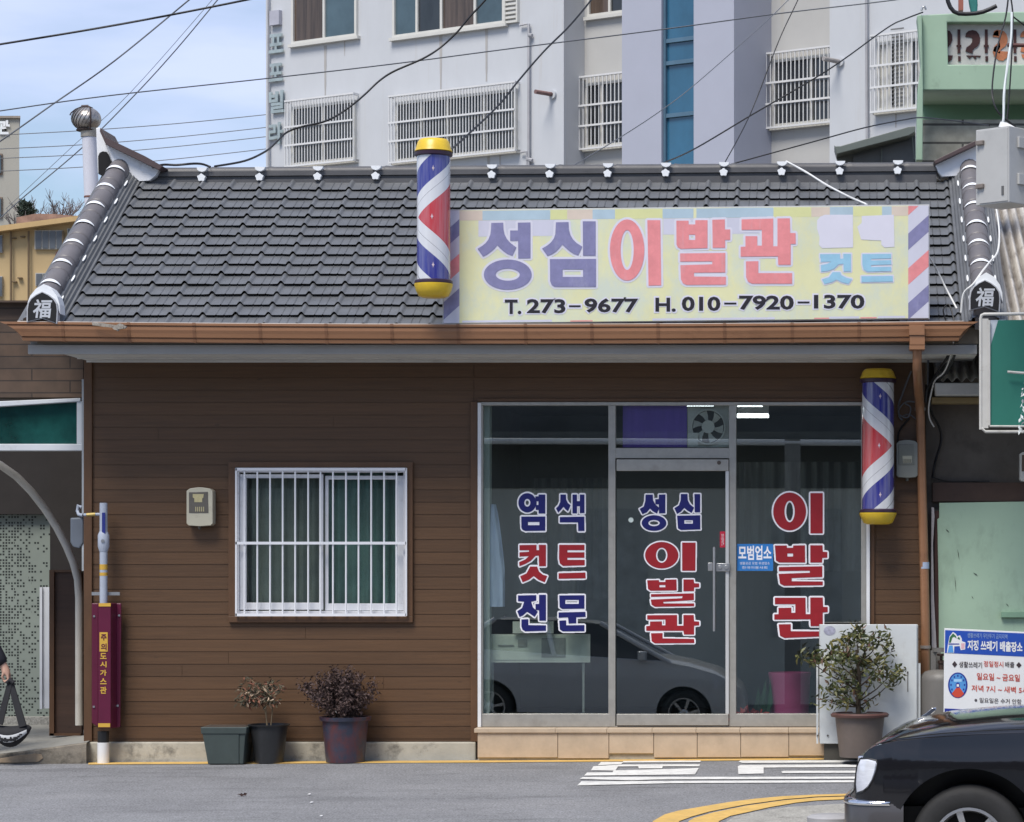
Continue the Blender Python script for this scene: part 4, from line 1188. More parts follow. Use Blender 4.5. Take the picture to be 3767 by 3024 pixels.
text_on('lettering', '주', [(371, 2333), (392, 2356)], -.2205, MAR, gdo, bold=.03); text_on('lettering', '의', [(371, 2367), (392, 2392)], -.2205, MAR, gdo, bold=.03)
for i, c_ in enumerate('도시가스관'):
    text_on('lettering', c_, [(368, 2402 + i * 31), (392, 2424 + i * 31 + (4 if c_ == '관' else 0))], -.2175, YLW, gdo, bold=.03)
bo = MB()
for x, y in ((346, 2267), (438, 2264), (345, 2600), (433, 2596)): bo.tube([P(x, y, -.108), P(x, y, -.095)], .009, 10)
bo.each('bolt', STEEL, gdo, smooth=40)
MB().pbox(337, 2178, 440, 2190, -.115, -.10).build('pipe_bracket', STEEL, gp)
MB().tube([P(381, 1892, yp), P(352, 1892, yp)], .012, 10).tube([P(320, 1894, -.13), P(310, 1894, -.12)], .012, 10).build('branch_pipe', PIPEB, gp, smooth=40)
MB().tube([P(352, 1892, yp), P(320, 1894, -.13)], .016, 8).build('brass_valve', BRASS, gp)
MB().pbox(375, 1886, 387, 1972, -.176, -.168).build('pipe_label', M('navy label', (.02, .03, .2), .4), gp)
yb = MB()
for a, b in ((2076, 2096), (2106, 2118)): yb.tube([P(381, a, yp), P(381, b, yp)], .0315, 16)
yb.each('yellow_band', YLW, gp, smooth=40)
MB().tube([P(378, 1990, -.19), P(378, 1990, -.17)], .014, 12).build('valve_knob', STEEL, gp, smooth=40)
gm = thing('gas_meter', 'slate grey gas meter box behind the left corner post of the shop', 'gas meter', P(284, 2010, .1))
MB().pprism([(258, 1905), (306, 1903), (306, 1998), (292, 2018), (268, 2012), (258, 1995)], .05, .22).build('meter_box', M('slate grey steel', (.12, .14, .17), .5), gm, bevel=.01)
MB().tube([P(306, 1896, .03), P(290, 1893, .06), P(285, 1880, .08), P(287, 1860, .08), P(300, 1866, .08)], .014, 10).build('meter_pipe', PIPEB, gm, smooth=40)

# ---- planters
def soil(mb, c, r_, z): mb.lathe([(r_, z - .01), (r_ * .5, z)], c, 20)
SOILM = M('potting soil', (.05, .035, .025), .95, var=.3, vs=30)
YP = -.24
def gz(px, Y): return road_z((px - CX) * (Y + D) / F, Y) + .006
pg = thing('planter', 'empty square green plastic planter on the kerb line', 'planter', P(828, 2803, YP))
GRN = M('dark green planter plastic', (.055, .072, .068), .45, var=.12, vs=5, dirt=(.12, .13, .12), da=.3, ds=6)
zb = gz(828, YP)
def frustum(mb, x0b, x1b, x0t, x1t, zb_, zt, yb0, yb1, yt0, yt1):
    mb.hexa([(x0b, yb0, zb_), (x1b, yb0, zb_), (x1b, yb1, zb_), (x0b, yb1, zb_), (x0t, yt0, zt), (x1t, yt0, zt), (x1t, yt1, zt), (x0t, yt1, zt)])
def XX(px, Y=YP - .15): return (px - CX) * (Y + D) / F
zt = P(0, 2674, YP - .15).z
m = MB(); frustum(m, XX(766), XX(880), XX(747), XX(882), zb, zt - .05, -.40, -.14, -.415, -.10)
frustum(m, XX(880) + .0, XX(895), XX(882), XX(905), zb, zt - .05, -.395, -.14, -.41, -.10)
frustum(m, XX(743), XX(908), XX(741), XX(911), zt - .055, zt, -.42, -.09, -.425, -.085)
m.build('pot', GRN, pg, bevel=.006)
m = MB(); m.box(XX(750), XX(900), -.41, -.10, zt - .001, zt + .001); m.build('soil', SOILM, pg)
def round_pot(mb, px, Y, rb, rt, top, rimh, zb_):
    c = Vector((P(px, 0, Y).x, Y, 0))
    zt_ = P(0, top, Y).z
    mb.lathe([(rb, zb_), (rb * 1.01, zb_ + .01), (rt * .965, zt_ - rimh), (rt * 1.06, zt_ - rimh), (rt * 1.09, zt_), (rt * .98, zt_), (rt * .93, zt_ - .04)], c, 36)
    return c, zt_
BLKP = M('black planter plastic', (.022, .023, .025), .45, var=.2, vs=8, stretch=(4, 4, .5))
pb = thing('potted_plant', 'half-dead thin plant in a round black pot beside the green planter', 'potted plant', P(989, 2803, YP), 'potted plants on the kerb')
m = MB(); c, zt = round_pot(m, 989, YP, .112, .152, 2664, .012, gz(989, YP)); m.build('pot', BLKP, pb, smooth=40)
m = MB(); soil(m, c, .14, zt - .03); m.build('soil', SOILM, pb)
stems = MB(); lv = MB()
random.seed(11)
def dryleaf(p, d, s, wid=.3):
    lv.cur = 1 if random.random() < .16 else (2 if random.random() < .25 else 0)
    lv.leaf(p, d, s, wid)
tips = []
for b0, b1 in ((P(982, 2664, YP), P(970, 2560, YP)), (P(996, 2664, YP), P(1002, 2570, YP)), (P(985, 2664, YP), P(965, 2590, YP))):
    stems.tube([b0 + Vector((0, 0, -.03)), (b0 + b1) / 2 + Vector((.006, 0, 0)), b1], [.006, .005, .004], 6)
    for k in range(9):
        a = random.uniform(0, 6.28); q = b1 + Vector((math.cos(a) * random.uniform(.03, .2) + (-.09 if random.random() < .5 else .03), math.sin(a) * .09, random.uniform(-.02, .14)))
        stems.tube([b1, (b1 + q) / 2 + Vector((0, 0, .02)), q], [.003, .0025, .0015], 5)
        for j in range(19):
            u = random.uniform(.35, 1.1)
            p = b1.lerp(q, u) + Vector((random.uniform(-.025, .025), random.uniform(-.025, .025), random.uniform(-.01, .03)))
            dryleaf(p, (random.uniform(-1, 1), random.uniform(-.8, .8), random.uniform(-1.3, .5)), random.uniform(.035, .07), .26)
stems.build('stem', M('thin tan stem', (.2, .15, .09), .7), pb, smooth=60)
lv.build('foliage', [M('dull dry leaf', (.075, .068, .042), .7, var=.35, vs=30), M('pale dry leaf', (.5, .38, .27), .7), M('reddish dry leaf', (.22, .09, .055), .7)], pb)
BLUR = M('blue and red stained pot', (.035, .04, .065), .45, var=.2, vs=7, dirt=(.13, .028, .022), da=.85, ds=4.5, dth=.47, dstretch=(1.2, 1.2, .7))
pc = thing('potted_plant', 'dead dark brown bush in a blue and rust-red pot', 'potted plant', P(1270, 2803, YP), 'potted plants on the kerb')
m = MB(); c, zt = round_pot(m, 1270, YP, .15, .187, 2636, .03, gz(1270, YP)); m.build('pot', BLUR, pc, smooth=40)
m = MB(); soil(m, c, .175, zt - .03); m.build('soil', SOILM, pc)
stems = MB(); lv = MB()
for k in range(46):
    a = random.uniform(0, 6.28); rr_ = random.uniform(.05, 1)
    base = c + Vector((math.cos(a) * .09 * rr_, math.sin(a) * .09 * rr_, zt - .03))
    e = c + Vector((-.04 + math.cos(a) * .34 * rr_, math.sin(a) * .22 * rr_, zt + random.uniform(.10, .36) * (1.15 - .5 * rr_ ** 2)))
    mid = base.lerp(e, .5) + Vector((0, 0, .05))
    stems.tube([base, mid, e], [.005, .004, .002], 5)
    for j in range(95):
        u = random.uniform(.2, 1.06)
        p = (base.lerp(mid, u * 2) if u < .5 else mid.lerp(e, u * 2 - 1)) + Vector((random.gauss(0, .025), random.gauss(0, .025), random.gauss(0, .025)))
        lv.cur = random.choice((0, 0, 1))
        lv.leaf(p, (random.uniform(-1, 1), random.uniform(-1, 1), random.uniform(-1, .8)), random.uniform(.02, .042), .5)
lv.cur = 2; lv.leaf(P(1240, 2625, YP - .17), (-.3, -.1, .6), .03, .5)
stems.build('stem', M('dark bush stem', (.045, .03, .025), .8), pc, smooth=60)
lv.build('foliage', [M('withered brown leaf', (.058, .034, .030), .75, var=.4, vs=40), M('withered purple leaf', (.09, .056, .052), .7, var=.4, vs=40), M('white scrap', (.7, .65, .6), .6)], pc)
# big pot with the green shrub
YB = -.62
pd = thing('potted_plant', 'green leafy shrub in a large brown pot in front of the white cabinet', 'potted plant', P(3160, 2785, YB), 'potted plants on the kerb')
BRP = M('faded brown pot plastic', (.12, .095, .082), .55, var=.15, vs=4, dirt=(.17, .13, .11), da=.4, ds=4)
RIMB = M('red brown rim', (.10, .045, .038), .5)
zb = P(0, 2784, YB).z
c = Vector((P(3163, 0, YB).x, YB, 0)); zt = P(0, 2622, YB).z
MB().lathe([(.155, zb), (.158, zb + .01), (.192, zt - .03), (.19, zt - .01)], c, 36).build('pot', BRP, pd, smooth=40)
MB().lathe([(.19, zt - .032), (.222, zt - .03), (.228, zt - .012), (.215, zt), (.19, zt), (.18, zt - .04)], c, 36).build('pot_rim', RIMB, pd, smooth=40)
m = MB(); soil(m, c, .185, zt - .02); m.build('soil', SOILM, pd)
random.seed(5)
tk = MB(); lv = MB()
def pt(x, y, dy=0): return P(x, y, YB + dy)
BR = M('shrub bark', (.06, .045, .03), .85, var=.2, vs=20)
tk.tube([pt(3158, 2625), pt(3157, 2560), pt(3162, 2500), pt(3155, 2440), pt(3150, 2390)], [.022, .018, .015, .012, .008], 8)
clusters = [(3150, 2330, .0, 55), (3110, 2360, .1, 45), (3190, 2370, -.1, 50), (3245, 2350, .05, 26), (3270, 2385, .0, 26), (3065, 2410, .05, 40), (3020, 2425, -.02, 34), (2965, 2422, 0, 22), (3120, 2420, -.12, 55), (3180, 2430, .1, 50), (3240, 2440, -.05, 40), (3280, 2480, 0, 36), (3215, 2490, -.14, 34), (3140, 2480, .14, 40), (3075, 2460, -.1, 32), (3050, 2540, 0, 22), (3080, 2520, -.1, 30), (3045, 2580, .05, 15), (3110, 2580, -.12, 22), (3190, 2590, .02, 14), (3110, 2540, .1, 20), (3290, 2500, .08, 20), (3160, 2540, -.1, 22)]
for x, y, dy, n in clusters:
    e = pt(x, y, dy)
    y0 = min(2600, y + 70 + abs(x - 3157) * .25)
    b0 = pt(3158, y0)
    tk.tube([b0, b0.lerp(e, .55) + Vector((0, 0, -.02)), e], [.007, .005, .0025], 6)
    for k in range(int(n * 1.5)):
        d = Vector((random.gauss(0, 1), random.gauss(0, 1), random.gauss(.1, .8))).normalized()
        p = e + Vector((random.gauss(0, .04), random.gauss(0, .045), random.gauss(0, .03)))
        lv.cur = random.choices((0, 1, 2, 3), (5, 4, 1.6, .7))[0]
        lv.leaf(p, d, random.uniform(.042, .078), .36)
tk.build('trunk', BR, pd, smooth=60)
lv.build('foliage', [M('dark shrub leaf', (.05, .066, .02), .45, var=.3, vs=30), M('olive shrub leaf', (.12, .125, .04), .45, var=.3, vs=30), M('yellow shrub leaf', (.17, .15, .045), .5), M('brown shrub leaf', (.10, .05, .03), .6)], pd)

# ---- white cabinet, gas cylinder, notice
CABW = M('off white cabinet paint', (.60, .63, .64), .4, var=.05, dirt=(.42, .41, .36), da=.4, ds=4)
cb = thing('metal_cabinet', 'tall off-white metal cabinet beside the shop door step behind the shrub', 'cabinet', P(3190, 2735, -.3))
a, b = P(3017, 2736, -.44), P(3373, 2297, -.44)
MB().box(a.x, b.x, -.44, -.425, a.z, b.z).build('cabinet_door', CABW, cb, bevel=.004)
q = P(2996, 2736, -.30)
MB().hexa([(a.x - .008, -.42, a.z + .01), (b.x + .01, -.42, a.z + .01), (b.x + .01, -.215, a.z + .01), (a.x - .008, -.215, a.z + .01), (a.x - .008, -.42, b.z - .004), (b.x + .01, -.42, b.z - .004), (b.x + .01, -.215, b.z - .004), (a.x - .008, -.215, b.z - .004)]).build('cabinet_body', M('cabinet side paint', (.45, .46, .46), .45, var=.08), cb)
MB().box(a.x - .03, a.x - .015, -.43, -.40, a.z, b.z - .25).build('cabinet_edge', CABW, cb)
MB().pbox(3362, 2440, 3386, 2730, -.41, -.39).build('side_panel', CABW, cb)
dt = MB()
for x, y, r_ in ((3045, 2706, .008), (3008, 2706, .007), (3339, 2473, .007)): dt.tube([P(x, y, -.447), P(x, y, -.43)], r_, 10)
dt.pbox(3338, 2476, 3341, 2545, -.4445, -.438)
dt.each('rivet', M('dark rivet', (.1, .09, .08), .5), cb)
em = MB()
for i in range(3): em.pprism([ell(3052, 2320, 24 - 5 * i, 18 - 4 * i, 20)[j] for j in range(20)], -.4425 - .0004 * i, -.4405)
MB().pprism(ell(3052, 2320, 22, 17, 20), -.442, -.4405).build('faded_emblem', M('faded lilac emblem', (.36, .36, .45), .5, var=.3, vs=40), cb)
MB().box(a.x + .03, b.x - .03, -.41, -.24, -.02, a.z + .012).build('cabinet_stand', M('dark cabinet stand', (.06, .055, .045), .8), cb)
TANK = M('grey cylinder paint', (.15, .143, .135), .5, var=.12, vs=5, stretch=(1, 1, .3), dirt=(.1, .08, .06), da=.5, ds=6)
tk_ = thing('gas_cylinder', 'grey gas cylinder with guarded valve beside the white cabinet', 'gas cylinder', P(3465, 2750, -.33))
c = Vector((P(3463, 0, -.33).x, -.33, 0))
zs, z0_ = P(0, 2470, -.33).z, .0
MB().lathe([(.15, z0_), (.168, z0_ + .03), (.172, z0_ + .08), (.172, zs - .07), (.163, zs - .03), (.13, zs), (.07, zs + .015)], c, 32).build('tank', TANK, tk_, smooth=50)
zc = P(0, 2392, -.33).z
ring = MB(); ring.prism([[Vector((c.x + .075 * math.cos(t_ / 24 * 6.283), c.y + .075 * math.sin(t_ / 24 * 6.283), zc - .012)) for t_ in range(24)], [Vector((c.x + .066 * math.cos(t_ / 24 * 6.283), c.y + .066 * math.sin(t_ / 24 * 6.283), zc - .012)) for t_ in range(24)]], (0, 0, .03))
for t_ in (-.4, 1.9, 3.5): 
    x_, y_ = c.x + .07 * math.cos(t_), c.y + .07 * math.sin(t_)
    ring.box(x_ - .02, x_ + .02, y_ - .004, y_ + .004, zs, zc)
ring.build('valve_guard', TANK, tk_)
MB().lathe([(.022, zs), (.022, zs + .06), (.03, zs + .065), (.03, zs + .085), (.012, zs + .09), (.012, zs + .12), (.035, zs + .125), (.035, zs + .14)], c, 14).build('valve', M('dark valve', (.09, .06, .05), .4, metal=.4), tk_, smooth=40)

NB = thing('notice_sign', 'white and blue rubbish collection notice in front of the green boarded wall', 'sign', P(3640, 2760, -.86))
YN = -.86
def nfn(d): return lambda x, y: P(x, y, YN - d)
def npoly(name, pts, mat, d0, d1): return MB().prism([[P(x, y, YN - d1) for x, y in pts]], (0, d1 - d0, 0)).build(name, mat, nbp)
NW = M('white notice board', (.74, .75, .76), .4, var=.03); NBL = M('blue notice print', (.02, .075, .40), .4, var=.06); NBD = M('deep blue notice print', (.018, .035, .28), .4); NRD = M('red notice print', (.55, .07, .04), .4); NBK = M('dark notice print', (.05, .035, .04), .4); NSK = M('clock blue print', (.09, .30, .65), .4); NGR = M('green hill print', (.04, .14, .06), .4); NPK = M('pink print', (.65, .4, .45), .4)
nbp = MB().prism([[P(x, y, YN) for x, y in ((3474, 2311), (3815, 2327), (3815, 2662), (3471, 2640))]], (0, .02, 0)).build('board', NW, NB, bevel=.002)
npoly('header', [(3477, 2318), (3812, 2332), (3812, 2418), (3476, 2402)], NBL, -.001, .0015)
npoly('footer', [(3475, 2606), (3812, 2622), (3812, 2658), (3475, 2637)], NBD, -.001, .0015)
zn = Tr(3400, 2250, 4.0245)
npoly('logo', zn([(335, 610), (350, 490), (375, 365), (425, 300), (470, 330), (490, 365), (530, 350), (555, 400), (560, 440), (610, 455), (605, 560), (540, 570), (525, 510), (445, 515), (440, 612)]), NW, .001, .0025)
npoly('logo_hill', zn([(365, 460), (378, 380), (425, 320), (470, 360), (480, 400), (440, 372), (415, 390), (395, 460)]), NGR, .0026, .0032)
npoly('logo_hill', zn([(490, 400), (505, 372), (530, 390), (525, 420)]), NGR, .0026, .0032)
npoly('logo_bar', zn([(360, 470), (520, 472), (520, 488), (360, 490)]), NBD, .0026, .0032)
npoly('logo_bar', zn([(345, 605), (370, 500), (420, 500), (435, 608)]), NSK, .0026, .0032)
npoly('logo_bar', zn([(545, 468), (600, 468), (595, 550), (548, 552)]), NPK, .0026, .0032)
def ntext(body, x0, y0, x1, y1, mat, bold=.02, slope=.04, d=.003):
    mb = MB()
    q = zn([(x0, y0), (x1, y0 + slope * (x1 - x0)), (x1, y1 + slope * (x1 - x0)), (x0, y1)])
    text_add(mb, body, q, nfn(d), bold); mb.build('lettering', mat, nbp)
NFD = M('faded pale print', (.3, .42, .62), .5)
ntext('생활쓰레기 무단투기 금지지역', 640, 312, 1230, 385, NFD, .0)
ntext('지정 쓰레기 배출장소', 640, 418, 1455, 570, NW, .035)
ntext('◆ 생활쓰레기', 412, 730, 855, 825, NBK, .012); ntext('정일정시', 880, 728, 1170, 815, NRD, .012); ntext('배출 ◆', 1198, 738, 1440, 828, NBK, .012)
ntext('일요일 ~ 금요일', 778, 905, 1415, 1010, NRD, .015); ntext('저녁 7시 ~ 새벽 5시', 700, 1085, 1530, 1180, NRD, .015); ntext('※ 일요일은 수거 안함', 742, 1270, 1440, 1345, NBK, .008)
ntext('종량제 봉투를 사용하지 않으면 과태료 부과', 322, 1470, 1560, 1550, M('pale blue print', (.5, .6, .78), .5), .015)
npoly('clock', zn(ell(497, 1090, 145, 190)), NBD, .001, .0018); npoly('clock_face', zn(ell(497, 1085, 122, 165)), NSK, .002, .0026)
npoly('clock_hand', zn([(490, 1110), (515, 1110), (590, 1215), (545, 1262), (497, 1272), (450, 1262), (405, 1215)]), NRD, .003, .0034)
npoly('clock_label', zn(rect(440, 1000, 555, 1038)), M('pale sky print', (.35, .6, .85), .4), .003, .0034)
npoly('clock_centre', zn(ell(497, 1090, 32, 40, 20)), NBD, .0036, .004); npoly('clock_centre', zn(rect(480, 1075, 515, 1112)), NW, .0042, .0046)
tkm = MB()
for k in range(12):
    if k in (5, 6, 7): continue
    a_ = k * math.pi / 6
    x_, y_ = 497 + 100 * math.sin(a_), 1085 - 135 * math.cos(a_)
    tkm.prism([[P(*zn([(x_ + p, y_ + q)])[0], YN - .0034) for p, q in ((-10, -14), (10, -14), (10, 14), (-10, 14))]], (0, .0005, 0))
tkm.each('clock_tick', NBD, nbp)
MB().box(P(3500, 0, YN).x, P(3512, 0, YN).x, YN + .022, YN + .05, -.06, P(0, 2400, YN).z).box(P(3770, 0, YN).x, P(3782, 0, YN).x, YN + .022, YN + .05, -.06, P(0, 2400, YN).z).each('post', STEEL, NB)

# ---- green framed banner sign
YG = -.95
fg = thing('framed_sign', 'blank green banner in a pale pipe frame at the right edge', 'sign', P(3740, 1590, YG))
PVC = M('grimy white pipe', (.55, .54, .51), .45, var=.08, dirt=(.22, .2, .16), da=.5, ds=7)
fm = MB(); fm.tube([P(3608, 1580, YG), P(3608, 1172, YG), P(3611, 1160, YG), P(3620, 1156, YG), P(4150, 1150, YG)], .013, 10)
fm.pbox(3611, 1172, 3636, 1575, YG - .006, YG + .006); fm.tube([P(3640, 1178, YG - .01), P(3640, 1565, YG - .01)], .008, 8)
fm.tube([P(3608, 1572, YG), P(3625, 1588, YG), P(4150, 1588, YG)], .012, 10); fm.tube([P(3640, 1568, YG - .01), P(4150, 1570, YG - .01)], .008, 8); fm.tube([P(4150, 1150, YG), P(4150, 1590, YG)], .013, 10)
fm.build('frame', PVC, fg, smooth=40)
GRC = M('green banner cloth', (.018, .16, .12), .6, var=.06, vs=2)
MB().prism([[P(x, y, YG) for x, y in ((3633, 1310), (3672, 1178), (4145, 1172), (4145, 1570), (3640, 1570))]], (0, .01, 0)).build('banner', GRC, fg)
MB().prism([[P(x, y, YG + .012) for x, y in ((3630, 1178), (3700, 1176), (3680, 1240), (3645, 1330), (3630, 1330))]], (0, .006, 0)).build('banner_backing', M('pale torn backing', (.55, .6, .68), .6), fg)
MB().tube([P(3706, 1368, YG - .06), P(3760, 1372, YG - .06), P(3800, 1372, YG - .06)], .01, 8).build('rail', PVC, fg, smooth=40)
up = MB()
wires_attach = None
# ---- telecom box and pole
YU = -1.9
ub = thing('utility_box', 'grey metal junction box with rusty hinges strapped to a pole at the right edge', 'junction box', P(3712, 745, YU))
BOXG = M('grey box paint', (.44, .44, .43), .4, var=.05, dirt=(.3, .3, .3), da=.3, ds=5)
def ubx(px_off_l, depth, z_): pass
C0 = P(3712, 600, YU); zt, zb = P(0, 462, YU).z, P(0, 744, YU).z
dl = Vector((-.232, .21, 0)); dr = Vector((.20, .225, 0))
def vbox(mb, o, u, v, z0, z1):
    mb.hexa([Vector((*(o).xy, z0)), Vector((*(o + u).xy, z0)), Vector((*(o + u + v).xy, z0)), Vector((*(o + v).xy, z0)), Vector((*(o).xy, z1)), Vector((*(o + u).xy, z1)), Vector((*(o + u + v).xy, z1)), Vector((*(o + v).xy, z1))])
m = MB(); vbox(m, C0, dl, dr, zb, zt); m.build('box_body', BOXG, ub, bevel=.006)
nl = Vector((dl.y, -dl.x, 0)).normalized() * -1
if nl.y > 0: nl = -nl
m = MB(); vbox(m, C0 + dl * .03 + nl * .006, dl * .85, -nl * .01, zb + .012, zt - .012); m.build('box_door', BOXG, ub, bevel=.003)
m = MB()
for yy in (513, 674):
    zz = P(0, yy, YU).z; vbox(m, C0 + dl * .72 + nl * .03, dl * .22, -nl * .03, zz - .016, zz + .016)
m.each('hinge', M('rusty hinge', (.20, .17, .15), .6, var=.2, vs=30), ub, bevel=.004)
m = MB(); zz = P(0, 697, YU).z; vbox(m, C0 + dl * .14 + nl * .012, dl * .06, -nl * .012, zz - .035, zz + .03); m.build('box_lock', M('dark lock', (.1, .1, .1), .4), ub)
nr = Vector((dr.y, -dr.x, 0)).normalized()
m = MB()
for yy in (520, 655):
    zz = P(0, yy, YU).z; vbox(m, C0 + dr * .32 + nr * .02, dr * .5, -nr * .02, zz - .035, zz + .045)
m.each('strap_bracket', BOXG, ub, bevel=.003)
m = MB(); q = P(3692, 452, YU + .1); m.hexa([(q.x - .04, q.y - .04, zt), (q.x + .08, q.y - .04, zt), (q.x + .08, q.y + .04, zt), (q.x - .04, q.y + .04, zt), (q.x - .025, q.y - .03, zt + .04), (q.x + .02, q.y - .03, zt + .034), (q.x + .02, q.y + .03, zt + .034), (q.x - .025, q.y + .03, zt + .04)]); m.build('cable_entry', WHITE, ub)
upo = thing('utility_pole', 'concrete utility pole just outside the right edge carrying the grey box', 'utility pole', (P(3855, 0, YU).x, YU + .25, -.1))
MB().lathe([(.15, -.15), (.13, 5), (.11, 9.5)], (P(3855, 0, YU).x, YU + .25, 0), 24).build('pole', CONC, upo, smooth=40)
tw = MB()
random.seed(2)
for k in range(26):
    u_ = random.random(); p = P(3772 - 22 * u_ + random.uniform(-6, 6), 1400 + 185 * u_, YG - .12); tw.leaf(p, (random.uniform(-.4, .4), -.1, random.uniform(-1, .3)), random.uniform(.02, .06), .5)
tag(tw.build('torn_plastic', M('torn white plastic', (.68, .72, .72), .5), recenter=True), 'torn white plastic sheet hanging beside the green banner', 'plastic scrap')

# ---- bollard by the car
bl_ = thing('bollard', 'low round grey concrete bollard in front of the black car', 'bollard', G(3060, 3200))
q = P(3062, 2998, -5.6)
MB().lathe([(.13, road_z(q.x, -5.6) - .02), (.13, q.z - .05)], (q.x, -5.6, 0), 28).build('bollard_post', CONC, bl_, smooth=40)
MB().lathe([(.125, q.z - .052), (.15, q.z - .04), (.152, q.z - .012), (.13, q.z)], (q.x, -5.6, 0), 32).build('bollard_cap', M('smooth concrete cap', (.36, .355, .36), .6, var=.1, vs=9), bl_, smooth=40)
# debris hanging on the gutter
db = MB()
db.pprism([(338, 1184), (385, 1190), (425, 1196), (440, 1200), (420, 1206), (380, 1202), (340, 1196)], -.89, -.885)
for x, y, r_ in ((425, 1206, 12), (440, 1202, 16), (455, 1203, 10), (432, 1212, 8)):
    pts = [(x + r_ * random.uniform(.7, 1.2) * math.cos(t_ * .785), y + r_ * .7 * random.uniform(.7, 1.2) * math.sin(t_ * .785)) for t_ in range(8)]
    db.pprism(pts, -.9 - .001 * r_, -.885)
tag(db.build('roof_debris', M('grey roof debris', (.32, .29, .25), .9, var=.4, vs=40, dirt=(.08, .03, .02), da=.8, ds=20), recenter=True), 'scrap of grey debris caught on the left of the gutter', 'debris')
